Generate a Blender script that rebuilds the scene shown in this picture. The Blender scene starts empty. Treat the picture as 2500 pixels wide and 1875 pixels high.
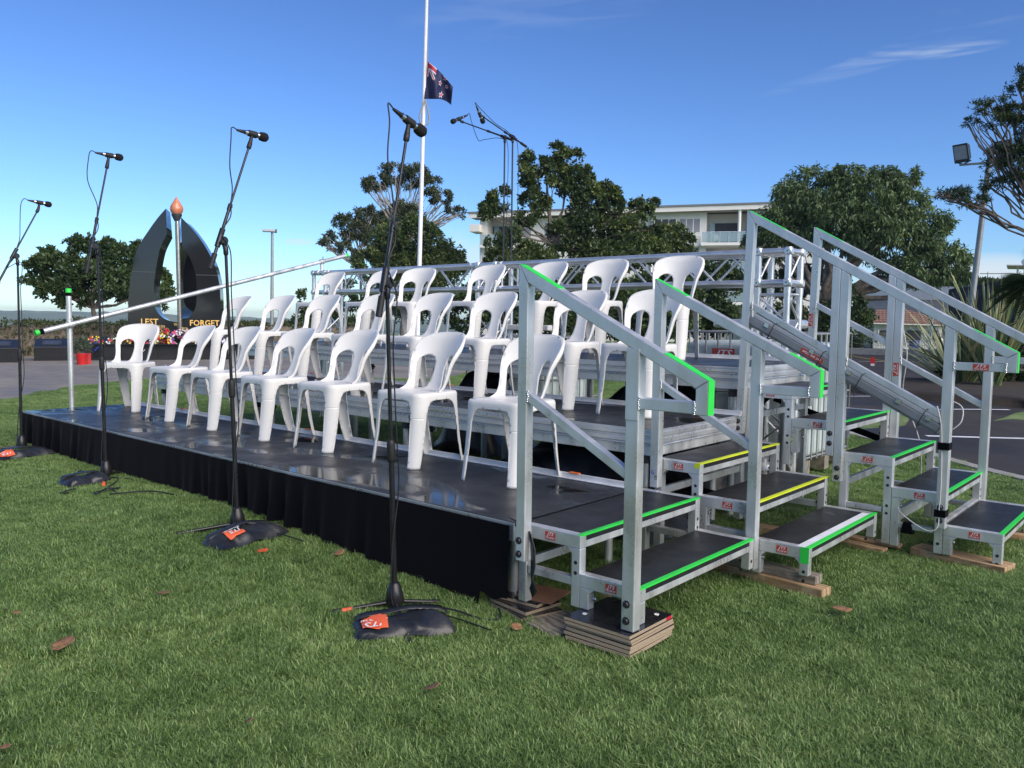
import bpy, bmesh, math, random
from math import sin, cos, pi, radians, sqrt, exp
from mathutils import Vector, Matrix, Euler
from mathutils.geometry import delaunay_2d_cdt
random.seed(7)
S = bpy.context.scene
COL = S.collection

# ------------------------------------------------------------------ camera
# world: z=0 is the top of the lowest stage tier, its front right corner is the origin,
# x runs along the stage, y away from the audience
CAM = Vector((2.374, -2.7186, 0.9062))
YAW, PITCH, ROLL, FPX = radians(-41.02), radians(4.51), radians(0.71), 1994.0
_f = Vector((sin(YAW), cos(YAW), 0)); _r = Vector((cos(YAW), -sin(YAW), 0)); _u = Vector((0, 0, 1))
_f2 = _f*cos(PITCH) - _u*sin(PITCH); _u2 = _u*cos(PITCH) + _f*sin(PITCH)
_r3 = _r*cos(ROLL) + _u2*sin(ROLL); _u3 = _u2*cos(ROLL) - _r*sin(ROLL)
cd = bpy.data.cameras.new('camera'); cam = bpy.data.objects.new('camera', cd); COL.objects.link(cam)
m3 = Matrix((_r3, _u3, -_f2)).transposed()
cam.matrix_world = Matrix.Translation(CAM) @ m3.to_4x4()
cd.sensor_width = 36; cd.lens = FPX/2500*36; cd.clip_end = 9000; cd.clip_start = 0.05
S.camera = cam

# ------------------------------------------------------------------ world and sun
SUN_EL, SUN_AZ = radians(35), radians(97)     # azimuth: compass-like angle from +y towards +x
W = bpy.data.worlds.new('World'); S.world = W; W.use_nodes = True
nt = W.node_tree; nt.nodes.clear()
out = nt.nodes.new('ShaderNodeOutputWorld'); bg = nt.nodes.new('ShaderNodeBackground')
sky = nt.nodes.new('ShaderNodeTexSky'); sky.sky_type = 'NISHITA'; sky.sun_disc = False
sky.sun_elevation = SUN_EL; sky.sun_rotation = SUN_AZ
sky.air_density = 1.0; sky.dust_density = 0.15; sky.ozone_density = 1.3; sky.altitude = 0
bg.inputs['Strength'].default_value = 0.055
tc = nt.nodes.new('ShaderNodeTexCoord')
def wn(t, **k):
    n = nt.nodes.new(t)
    for a, b in k.items(): setattr(n, a, b)
    return n
def wl(a, b): nt.links.new(a, b)
def mth(op, a, b=None, c=None):
    n = wn('ShaderNodeMath', operation=op)
    for i, v in enumerate((a, b, c)):
        if v is None: continue
        if isinstance(v, (int, float)): n.inputs[i].default_value = v
        else: wl(v, n.inputs[i])
    return n.outputs[0]
def dirnoise(scale, sx, rot, detail=6, dist=0.6):
    mp = wn('ShaderNodeMapping'); mp.inputs['Rotation'].default_value = rot; mp.inputs['Scale'].default_value = sx
    wl(tc.outputs['Generated'], mp.inputs['Vector'])
    n = wn('ShaderNodeTexNoise'); n.inputs['Scale'].default_value = scale; n.inputs['Detail'].default_value = detail
    n.inputs['Distortion'].default_value = dist; wl(mp.outputs[0], n.inputs['Vector']); return n.outputs[0]
def towards(px, py):
    v = _r3*((px-1250)/FPX) - _u3*((py-937.5)/FPX) + _f2
    return v.normalized()
def blob_mask(px, py, along, ra, rb):
    """elliptic mask round a direction of the sky: half sizes ra (along) and rb (across), radians"""
    c = towards(px, py); q = towards(*along); a = (q - c*q.dot(c)).normalized(); b = c.cross(a)
    def dot(v):
        n = wn('ShaderNodeVectorMath', operation='DOT_PRODUCT'); n.inputs[1].default_value = v
        wl(tc.outputs['Generated'], n.inputs[0]); return n.outputs['Value']
    da = mth('DIVIDE', dot(a), ra); db = mth('DIVIDE', dot(b), rb)
    r2 = mth('ADD', mth('MULTIPLY', da, da), mth('MULTIPLY', db, db))
    front = mth('GREATER_THAN', dot(c), 0.0)
    return mth('MULTIPLY', mth('SUBTRACT', 1.0, mth('MINIMUM', r2, 1.0)), front)
cur = None
def add_cloud(mask, noise, lo, hi, gain):
    global cur
    r = wn('ShaderNodeMapRange'); r.inputs['From Min'].default_value = lo; r.inputs['From Max'].default_value = hi
    r.interpolation_type = 'SMOOTHSTEP'
    wl(noise, r.inputs['Value'])
    v = mth('MULTIPLY', mth('MULTIPLY', r.outputs[0], mask), gain)
    cur = v if cur is None else mth('MAXIMUM', cur, v)
n1 = dirnoise(5, (1, 1, 9), (0, 0.25, 0.0), 8, 1.2)
n2 = dirnoise(9, (1, 1, 1.6), (0, 0, 0), 7, .5)
add_cloud(blob_mask(2170, 140, (2400, 72), .135, .010), n1, .34, .74, .46)
add_cloud(blob_mask(2190, 112, (2350, 62), .055, .006), n1, .34, .66, .40)
add_cloud(blob_mask(2330, 122, (2450, 105), .05, .007), n1, .30, .58, .40)
add_cloud(blob_mask(2250, 25, (2400, 20), .040, .010), n2, .4, .62, .26)
add_cloud(blob_mask(1300, 25, (1500, 5), .16, .03), n1, .40, .7, .10)
add_cloud(blob_mask(1150, 640, (1300, 640), .07, .05), n2, .38, .6, .55)
add_cloud(blob_mask(2440, 665, (2600, 668), .10, .022), n2, .36, .52, .9)
add_cloud(blob_mask(2030, 700, (2200, 700), .16, .045), n2, .36, .6, .5)
add_cloud(blob_mask(730, 590, (800, 592), .02, .005), n2, .3, .5, .5)
add_cloud(blob_mask(870, 720, (1000, 720), .12, .04), n2, .36, .6, .5)
hs = wn('ShaderNodeHueSaturation'); hs.inputs['Saturation'].default_value = .95
wl(sky.outputs[0], hs.inputs['Color'])
tn = wn('ShaderNodeMix', data_type='RGBA', blend_type='MULTIPLY'); tn.inputs[0].default_value = 1; tn.inputs[7].default_value = (.54, .75, 1.10, 1); gm = wn('ShaderNodeGamma'); gm.inputs[1].default_value = 1.3; wl(hs.outputs[0], gm.inputs[0]); wl(gm.outputs[0], tn.inputs[6])
mx = wn('ShaderNodeMix', data_type='RGBA'); mx.inputs[7].default_value = (8.6, 9.6, 10.6, 1)
wl(cur, mx.inputs[0]); wl(tn.outputs[2], mx.inputs[6])
wl(mx.outputs[2], bg.inputs['Color']); wl(bg.outputs[0], out.inputs['Surface'])

sd = bpy.data.lights.new('sun', 'SUN'); sun = bpy.data.objects.new('sun', sd); COL.objects.link(sun)
sd.energy = 3.1; sd.angle = radians(60); sd.color = (1.0, 0.88, 0.73)
sdir = Vector((sin(SUN_AZ)*cos(SUN_EL), cos(SUN_AZ)*cos(SUN_EL), sin(SUN_EL)))
sun.rotation_euler = (-sdir).to_track_quat('-Z', 'Y').to_euler()
vs = S.view_settings; vs.view_transform = 'Standard'; vs.look = 'None'; vs.gamma = 1; vs.exposure = 0.66
vs.use_curve_mapping = False

# ------------------------------------------------------------------ ground shape and placing
def ss(a, b, x):
    t = min(1, max(0, (x-a)/(b-a))); return t*t*(3-2*t)
def g(x, y):
    d = math.hypot(x, y)
    z = -.31 - .115*ss(-2.2, .25, x - .15*y)
    if d > 30: z -= min(20, .016*(d-30)) if d < 200 else 2.7 + min(22, .03*(d-200))
    return z
def at(px, dist, py=None):
    """point at a horizontal distance from the camera in the compass direction of photo column px"""
    v = towards(px, 790); h = Vector((v.x, v.y)).normalized()*dist
    p = Vector((CAM.x+h.x, CAM.y+h.y, 0))
    if py is None: p.z = g(p.x, p.y)
    else:
        w = towards(px, py); p.z = CAM.z + dist*w.z/math.hypot(w.x, w.y)
    return p

# ------------------------------------------------------------------ materials
MATS = {}
class NT:
    def __init__(s, name):
        s.m = bpy.data.materials.new(name); s.m.use_nodes = True; s.t = s.m.node_tree
        s.b = s.t.nodes['Principled BSDF']; s.out = s.t.nodes['Material Output']; s.tc = None
    def n(s, t, **k):
        n = s.t.nodes.new(t)
        for a, b in k.items(): setattr(n, a, b)
        return n
    def l(s, a, b): s.t.links.new(a, b)
    def co(s):
        if not s.tc: s.tc = s.n('ShaderNodeTexCoord')
        return s.tc.outputs['Object']
    def noise(s, scale, detail=4, vec=None, sc=None, dist=0):
        n = s.n('ShaderNodeTexNoise'); n.inputs['Scale'].default_value = scale; n.inputs['Detail'].default_value = detail
        n.inputs['Distortion'].default_value = dist
        v = vec or s.co()
        if sc:
            mp = s.n('ShaderNodeMapping'); mp.inputs['Scale'].default_value = sc; s.l(v, mp.inputs[0]); v = mp.outputs[0]
        s.l(v, n.inputs['Vector']); return n.outputs[0]
    def ramp(s, v, stops):
        r = s.n('ShaderNodeValToRGB'); e = r.color_ramp.elements
        while len(e) < len(stops): e.new(.5)
        for i, (p, c) in enumerate(stops):
            e[i].position = p; e[i].color = c if len(c) == 4 else (*c, 1)
        s.l(v, r.inputs[0]); return r.outputs[0]
    def mr(s, v, a, b, c=0., d=1.):
        r = s.n('ShaderNodeMapRange'); 
        for i, x in enumerate((a, b, c, d)): r.inputs[i+1].default_value = x
        s.l(v, r.inputs[0]); return r.outputs[0]
    def math(s, op, a, b):
        n = s.n('ShaderNodeMath', operation=op)
        for i, v in enumerate((a, b)):
            if isinstance(v, (int, float)): n.inputs[i].default_value = v
            else: s.l(v, n.inputs[i])
        return n.outputs[0]
    def bump(s, h, strength, dist=.01):
        b = s.n('ShaderNodeBump'); b.inputs['Strength'].default_value = strength; b.inputs['Distance'].default_value = dist
        s.l(h, b.inputs['Height']); s.l(b.outputs[0], s.b.inputs['Normal'])
    def set(s, **k):
        for a, v in k.items():
            i = s.b.inputs[a.replace('_', ' ')]
            if hasattr(v, 'is_output'): s.l(v, i)
            else: i.default_value = v
def c3(r, g_, b): return (r, g_, b, 1)
def var(c, k): return (min(1, c[0]*k), min(1, c[1]*k), min(1, c[2]*k))

def simple(name, col, rough=.5, metal=0, vary=.12, scale=8, bump=0, spec=None, coat=0):
    """one-colour material with procedural mottling, roughness variation and optional bump"""
    q = NT(name); nz = q.noise(scale, 5)
    q.set(Base_Color=q.ramp(nz, [(.3, var(col, 1-vary)), (.7, var(col, 1+vary))]), Metallic=metal)
    q.set(Roughness=q.mr(q.noise(scale*2.7, 3), .3, .7, max(0, rough-.08), min(1, rough+.08)))
    if spec is not None: q.b.inputs['Specular IOR Level'].default_value = spec
    if coat: q.b.inputs['Coat Weight'].default_value = coat
    if bump: q.bump(q.noise(scale*12, 4), bump)
    MATS[name] = q.m; return q.m

def metal_mat(name, col, rough, streak=(1, 1, 1), rv=.12, metal=.92, dk=.72, bmp=.10):
    q = NT(name); nz = q.noise(9, 6, sc=streak); n2_ = q.noise(55, 3)
    q.set(Base_Color=q.ramp(nz, [(.28, var(col, dk)), (.5, col), (.72, var(col, 1.18))]), Metallic=metal)
    q.set(Roughness=q.math('ADD', q.mr(nz, .3, .7, rough-rv, rough+rv), q.mr(n2_, .3, .7, -.06, .06) if bmp else 0.0))
    if bmp: q.bump(n2_, bmp, .002)
    MATS[name] = q.m; return q.m
metal_mat('galvanised', (.66, .675, .67), .38, (1, 1, .35), .16, .60, .77, .12)
metal_mat('aluminium', (.62, .635, .65), .34, (.25, 1, 1), .10, .7, .86, .05)
metal_mat('truss_metal', (.74, .75, .76), .33, (1, 1, 1), .05, .75, .9, 0)
metal_mat('zinc_bolt', (.5, .5, .52), .35)
simple('black_bolt', (.02, .02, .025), .4)
simple('steel_dark', (.05, .055, .06), .45, .3)
simple('stand_black', (.014, .014, .017), .34, 0, .2)
simple('rubber', (.012, .012, .012), .6)
simple('foam', (.006, .006, .008), .95, bump=.5, scale=20)
simple('chrome', (.7, .7, .7), .2, 1)
simple('bronze', (.40, .34, .29), .22, .9)
simple('soil', (.035, .028, .02), .95, vary=.4, scale=4, bump=.8)
simple('white_angle', (.72, .73, .74), .35, .3)
simple('orange_tie', (.75, .16, .03), .5)
simple('cable_black', (.012, .014, .018), .5)
simple('cable_white', (.55, .55, .54), .45)
simple('sticker_red', (.50, .06, .035), .45, vary=.06)
simple('label_orange', (.75, .13, .05), .5)
simple('lettering_white', (.85, .85, .85), .5)
simple('lettering_gold', (.80, .50, .14), .4, .3)
simple('ink_blue', (.03, .10, .45), .5)
simple('tape_green', (.03, .66, .07), .42, vary=.05, scale=25)
simple('tape_yellow', (.62, .72, .02), .45, vary=.08, scale=25)
simple('tape_white', (.75, .78, .82), .45)
simple('fixture_grey', (.22, .235, .25), .4)
simple('fixture_lens', (.42, .44, .46), .2, spec=.6)
simple('pole_white', (.80, .81, .83), .35, vary=.05)
simple('pole_grey', (.30, .31, .31), .5, .4)
simple('rope', (.30, .29, .27), .8)
simple('red_pot', (.55, .02, .02), .35)
simple('plastic_tote', (.52, .60, .58), .35, vary=.06)
simple('cage_dark', (.16, .18, .18), .4, .6)
simple('velcro', (.01, .01, .012), .8)
simple('blue_drum', (.02, .06, .30), .4)
simple('bark', (.16, .13, .10), .9, vary=.4, scale=6, bump=.6)
simple('bark_pale', (.30, .27, .23), .9, vary=.3, scale=6, bump=.4)
simple('kerb_concrete', (.30, .30, .28), .8, vary=.2, scale=12, bump=.3)
simple('render_white', (.78, .77, .73), .8, vary=.05, scale=2)
simple('render_cream', (.72, .70, .64), .8, vary=.04, scale=1)
simple('roof_grey', (.16, .165, .17), .6, vary=.1)
simple('louvre_grey', (.24, .25, .27), .6)
simple('dark_recess', (.06, .06, .07), .7)
simple('soffit', (.45, .43, .40), .8)
simple('van_white', (.75, .77, .78), .3, vary=.03)
simple('van_glass', (.03, .04, .05), .08, spec=.8)
simple('tyre', (.015, .015, .015), .8)
simple('card_white', (.85, .85, .83), .7)
simple('petal_white', (.80, .79, .76), .7); simple('petal_red', (.50, .015, .03), .6)
simple('petal_yellow', (.75, .60, .04), .7); simple('petal_pink', (.60, .10, .25), .7)
simple('petal_purple', (.16, .08, .38), .7); simple('wheat', (.42, .31, .14), .8)
simple('ribbon_blue', (.03, .06, .4), .4)
simple('dead_leaf', (.27, .145, .07), .75, vary=.5, scale=60)
simple('pvc_red', (.55, .03, .02), .5)
simple('caution_rope', (.55, .40, .08), .6)

q = NT('chair_plastic'); nz = q.noise(3, 3)
q.set(Base_Color=q.ramp(nz, [(.3, (.69, .69, .665)), (.7, (.76, .76, .735))]), Roughness=q.mr(q.noise(14, 4), .3, .7, .24, .42))
q.b.inputs['Subsurface Weight'].default_value = .0
q.bump(q.noise(220, 2), .03, .001); MATS['chair_plastic'] = q.m

# wet black phenolic-ply deck: fine mesh pattern, puddles
def wet_deck(name, wet, base=(.016, .017, .020), spec=.38):
    q = NT(name)
    geo = q.n('ShaderNodeNewGeometry'); P = geo.outputs['Position']
    pud = q.noise(1.5, 7, vec=P, sc=(1, 1.8, 1), dist=.5)
    mask = q.mr(pud, wet, wet+.05)
    fine = q.noise(26, 5, vec=P)
    vor = q.n('ShaderNodeTexVoronoi'); vor.inputs['Scale'].default_value = 90; vor.feature = 'DISTANCE_TO_EDGE'
    q.l(P, vor.inputs['Vector'])
    scr = q.noise(7, 6, vec=P, sc=(1, 6, 1), dist=1.5)
    dry = q.math('MULTIPLY', q.math('SUBTRACT', 1.0, mask), 1.0)
    q.set(Base_Color=q.ramp(q.math('ADD', q.math('MULTIPLY', fine, .5), q.math('MULTIPLY', scr, .5)), [(.35, var(base, .7)), (.55, base), (.72, var(base, 1.9))]))
    rdry = q.mr(q.noise(5, 5, vec=P), .3, .7, .22, .42)
    q.set(Roughness=q.math('ADD', q.math('MULTIPLY', rdry, dry), .085))
    hh = q.math('ADD', q.math('MULTIPLY', q.mr(vor.outputs[0], 0, .12), q.math('MULTIPLY', dry, .6)), q.math('MULTIPLY', fine, .25))
    q.bump(hh, .35, .0012)
    q.b.inputs['Specular IOR Level'].default_value = spec
    MATS[name] = q.m
wet_deck('wet_deck', .535); wet_deck('dry_deck', .66, (.026, .028, .033)); wet_deck('tread_ply', .66, (.020, .020, .022), .25)

# black velvet drape
q = NT('velvet'); q.set(Base_Color=(.0022, .0025, .0045, 1), Roughness=.95); q.b.inputs['Sheen Weight'].default_value = .03
q.bump(q.noise(120, 3), .3, .002); q.b.inputs['Specular IOR Level'].default_value = .1; MATS['velvet'] = q.m
# tarpaulin, vinyl bags
for nm, rr in (('tarp', .32), ('vinyl', .34)):
    q = NT(nm); nz = q.noise(7, 6, dist=.8)
    q.set(Base_Color=q.ramp(nz, [(.3, (.012, .014, .018)), (.75, (.035, .038, .045))]), Roughness=q.mr(nz, .3, .7, rr-.08, rr+.14)); q.bump(nz, .5, .02); MATS[nm] = q.m
# granite
q = NT('granite'); q.set(Base_Color=q.ramp(q.noise(300, 2), [(.4, (.008, .009, .011)), (.75, (.035, .037, .04))]), Roughness=.06)
q.b.inputs['Specular IOR Level'].default_value = .45; MATS['granite'] = q.m
# plywood edge / timber
q = NT('ply_edge'); w = q.n('ShaderNodeTexWave', bands_direction='Z'); w.inputs['Scale'].default_value = 130; w.inputs['Distortion'].default_value = 1.2
q.l(q.co(), w.inputs[0]); q.set(Base_Color=q.ramp(w.outputs[0], [(.15, (.16, .10, .06)), (.5, (.42, .32, .21)), (.8, (.58, .47, .33))]), Roughness=.8); q.bump(w.outputs[0], .4, .002); MATS['ply_edge'] = q.m
simple('ply_black', (.018, .018, .022), .22, vary=.3, scale=20)
simple('ply_brown', (.20, .11, .07), .55, vary=.15)
def wood(name, a, b):
    q = NT(name); nz = q.noise(3, 6, sc=(1, 14, 14), dist=1.4); w = q.n('ShaderNodeTexWave', bands_direction='Y'); w.inputs['Scale'].default_value = 9
    w.inputs['Distortion'].default_value = 7; w.inputs['Detail'].default_value = 3; q.l(q.co(), w.inputs[0])
    q.set(Base_Color=q.ramp(q.math('ADD', q.math('MULTIPLY', nz, .65), q.math('MULTIPLY', w.outputs[0], .3)), [(.3, a), (.65, b)]), Roughness=.75)
    q.bump(nz, .4, .004); MATS[name] = q.m
wood('timber_pine', (.28, .17, .08), (.50, .36, .21)); wood('timber_grey', (.13, .11, .085), (.30, .27, .21))
# asphalt
def asphalt(name, col):
    q = NT(name); geo = q.n('ShaderNodeNewGeometry'); P = geo.outputs['Position']
    big = q.noise(.35, 5, vec=P, sc=(1, 2.2, 1)); fine = q.noise(160, 3, vec=P); mid = q.noise(3, 6, vec=P)
    v = q.math('ADD', q.math('MULTIPLY', fine, .45), q.math('ADD', q.math('MULTIPLY', big, .35), q.math('MULTIPLY', mid, .25)))
    q.set(Base_Color=q.ramp(v, [(.36, var(col, .6)), (.52, col), (.68, var(col, 1.6))]), Roughness=q.mr(big, .35, .65, .55, .9)); q.bump(fine, .5, .004); MATS[name] = q.m
asphalt('asphalt', (.031, .028, .025)); asphalt('old_asphalt', (.20, .185, .165))
# soil/lawn base
def grass_col(q, P, vtx=None):
    a = q.mr(q.noise(.8, 5, vec=P, dist=.4), .30, .72, .10, .95); b = q.mr(q.noise(5.5, 4, vec=P), .3, .7, .1, .9)
    v = q.math('ADD', q.math('MULTIPLY', a, .55), q.math('MULTIPLY', b, .45))
    if vtx is not None: v = q.math('ADD', q.math('MULTIPLY', v, .45), q.math('MULTIPLY', vtx, .55))
    return q.ramp(v, [(.18, (.060, .115, .034)), (.40, (.145, .250, .072)), (.60, (.25, .375, .120)), (.76, (.37, .48, .19)), (.90, (.52, .47, .27))])
q = NT('lawn_soil'); geo = q.n('ShaderNodeNewGeometry'); P = geo.outputs['Position']
mixc = q.n('ShaderNodeMix', data_type='RGBA'); mixc.inputs[0].default_value = .5
q.l(grass_col(q, P), mixc.inputs[6]); mixc.inputs[7].default_value = (.03, .035, .015, 1)
q.set(Base_Color=mixc.outputs[2], Roughness=.95); q.bump(q.noise(60, 4, vec=P), .8, .02); MATS['lawn_soil'] = q.m
q = NT('grass_blade'); geo = q.n('ShaderNodeNewGeometry'); at_ = q.n('ShaderNodeAttribute', attribute_name='rnd')
colr = grass_col(q, geo.outputs['Position'], at_.outputs['Fac'])
q.set(Base_Color=colr, Roughness=.38); q.b.inputs['Specular IOR Level'].default_value = .4
tr = q.n('ShaderNodeBsdfTranslucent'); q.l(colr, tr.inputs[0]); ms = q.n('ShaderNodeMixShader'); ms.inputs[0].default_value = .3
q.l(q.b.outputs[0], ms.inputs[1]); q.l(tr.outputs[0], ms.inputs[2]); q.l(ms.outputs[0], q.out.inputs[0]); MATS['grass_blade'] = q.m
# foliage
def foliage(name, dark, mid, light, rough=.45):
    q = NT(name); at_ = q.n('ShaderNodeAttribute', attribute_name='rnd')
    c = q.ramp(at_.outputs['Fac'], [(0, dark), (.5, mid), (1, light)])
    q.set(Base_Color=c, Roughness=rough)
    tr = q.n('ShaderNodeBsdfTranslucent'); q.l(c, tr.inputs[0]); ms = q.n('ShaderNodeMixShader'); ms.inputs[0].default_value = .22
    q.l(q.b.outputs[0], ms.inputs[1]); q.l(tr.outputs[0], ms.inputs[2]); q.l(ms.outputs[0], q.out.inputs[0]); MATS[name] = q.m
foliage('leaf_dark', (.018, .036, .013), (.045, .082, .024), (.11, .16, .04))
foliage('leaf_olive', (.030, .045, .022), (.062, .085, .038), (.12, .145, .06))
foliage('leaf_bush', (.020, .038, .013), (.062, .100, .026), (.17, .21, .045))
foliage('leaf_mango', (.038, .066, .024), (.095, .155, .050), (.20, .27, .09))
foliage('leaf_hedge', (.022, .036, .012), (.060, .080, .026), (.13, .14, .05))
foliage('leaf_flax', (.06, .12, .05), (.18, .24, .11), (.55, .52, .25), .35)
foliage('leaf_pot', (.03, .06, .03), (.07, .10, .06), (.14, .16, .09))
q = NT('hill_forest'); geo = q.n('ShaderNodeNewGeometry'); P = geo.outputs['Position']
q.set(Base_Color=q.ramp(q.math('ADD', q.math('MULTIPLY', q.noise(.012, 6, vec=P), .6), q.math('MULTIPLY', q.noise(.08, 4, vec=P), .4)), [(.38, (.06, .10, .055)), (.55, (.11, .16, .075)), (.66, (.24, .26, .13))]), Roughness=1); MATS['hill_forest'] = q.m
q = NT('block_wall'); br = q.n('ShaderNodeTexBrick'); br.inputs['Scale'].default_value = 1; br.inputs['Brick Width'].default_value = .4; br.inputs['Row Height'].default_value = .2
br.inputs['Mortar Size'].default_value = .008; br.inputs['Color1'].default_value = (.42, .41, .39, 1); br.inputs['Color2'].default_value = (.36, .35, .34, 1); br.inputs['Mortar'].default_value = (.28, .27, .26, 1)
mp = q.n('ShaderNodeMapping'); mp.inputs['Rotation'].default_value = (pi/2, 0, 0); q.l(q.co(), mp.inputs[0]); q.l(mp.outputs[0], br.inputs[0]); q.set(Base_Color=br.outputs[0], Roughness=.9); MATS['block_wall'] = q.m
q = NT('dark_stone'); v = q.n('ShaderNodeTexVoronoi'); v.inputs['Scale'].default_value = 3.2; q.l(q.co(), v.inputs[0])
q.set(Base_Color=q.ramp(v.outputs['Color'], [(.2, (.018, .016, .020)), (.6, (.045, .038, .045)), (.9, (.09, .07, .085))]), Roughness=.85); q.bump(v.outputs[0], .9, .08); MATS['dark_stone'] = q.m
q = NT('tile_roof'); w = q.n('ShaderNodeTexWave', bands_direction='X'); w.inputs['Scale'].default_value = 1.6; q.l(q.co(), w.inputs[0])
w2 = q.n('ShaderNodeTexWave', bands_direction='Z'); w2.inputs['Scale'].default_value = 2.4; q.l(q.co(), w2.inputs[0])
q.set(Base_Color=q.ramp(q.math('ADD', q.math('MULTIPLY', w.outputs[0], w2.outputs[0]), q.math('MULTIPLY', q.noise(3, 5), .6)), [(.2, (.08, .045, .035)), (.55, (.19, .095, .065)), (.95, (.33, .19, .13))]), Roughness=.85); MATS['tile_roof'] = q.m
q = NT('glass_pane'); q.set(Base_Color=(.35, .48, .50, 1), Roughness=.08, Alpha=.55); q.b.inputs['Specular IOR Level'].default_value = .7; MATS['glass_pane'] = q.m
q = NT('torch_glass'); q.set(Base_Color=q.ramp(q.noise(6, 4, sc=(1, 1, .3)), [(.3, (.55, .13, .06)), (.7, (.68, .30, .16))]), Roughness=.18); q.b.inputs['Specular IOR Level'].default_value = .7; MATS['torch_glass'] = q.m
# flag: blue ensign with crosses in the canton and four stars, drawn in the cloth's own UV
def flag_mat():
    q = NT('flag_cloth'); uv = q.n('ShaderNodeUVMap', uv_map='UVMap'); sp = q.n('ShaderNodeSeparateXYZ'); q.l(uv.outputs[0], sp.inputs[0])
    U, V = sp.outputs[0], sp.outputs[1]
    M = q.math
    def band(e, h): return M('LESS_THAN', M('ABSOLUTE', e, 0), h)
    u = M('MULTIPLY', U, 2.0); v = M('MULTIPLY', M('SUBTRACT', V, .5), 2.0)   # canton 0..1
    inc = M('MULTIPLY', M('LESS_THAN', u, 1.0), M('GREATER_THAN', v, 0.0))
    cu = M('SUBTRACT', u, .5); cv = M('SUBTRACT', v, .5)
    d1 = M('SUBTRACT', cu, cv); d2 = M('ADD', cu, cv)
    white = M('MAXIMUM', M('MAXIMUM', band(d1, .13), band(d2, .13)), M('MAXIMUM', band(cu, .10), band(cv, .17)))
    red = M('MAXIMUM', M('MAXIMUM', band(cu, .055), band(cv, .10)), M('MULTIPLY', M('SUBTRACT', 1.0, M('MAXIMUM', band(cu, .10), band(cv, .17))), M('MAXIMUM', band(d1, .045), band(d2, .045))))
    blue = (.008, .011, .060, 1); W_ = (.55, .56, .62, 1); R_ = (.42, .02, .03, 1)
    def mix(f, a, b):
        n = q.n('ShaderNodeMix', data_type='RGBA'); q.l(f, n.inputs[0])
        for i, x in ((6, a), (7, b)):
            if isinstance(x, tuple): n.inputs[i].default_value = x
            else: q.l(x, n.inputs[i])
        return n.outputs[2]
    c = mix(M('MULTIPLY', inc, white), blue, W_); c = mix(M('MULTIPLY', inc, red), c, R_)
    def star(cx, cy, r):
        x = M('SUBTRACT', U, cx); y = M('MULTIPLY', M('SUBTRACT', V, cy), .5)
        rad = M('SQRT', M('ADD', M('MULTIPLY', x, x), M('MULTIPLY', y, y)), 0); ang = M('ARCTAN2', x, y)
        k = M('ABSOLUTE', M('SUBTRACT', M('FRACT', M('ADD', M('MULTIPLY', ang, 5/(2*pi)), 10.5), 0), .5), 0)  # 0 at the tip
        k2 = M('MULTIPLY', k, 2.0)
        lim = M('SUBTRACT', 1.0, M('MULTIPLY', M('POWER', k2, .6), .62))
        return M('LESS_THAN', rad, M('MULTIPLY', lim, r)), M('LESS_THAN', rad, M('MULTIPLY', lim, r*.66))
    for cx, cy, r in ((.75, .83, .055), (.66, .56, .055), (.84, .60, .05), (.75, .22, .065)):
        a, b = star(cx, cy, r); c = mix(a, c, W_); c = mix(b, c, R_)
    q.set(Base_Color=c, Roughness=.7); MATS['flag_cloth'] = q.m
flag_mat()

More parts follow.
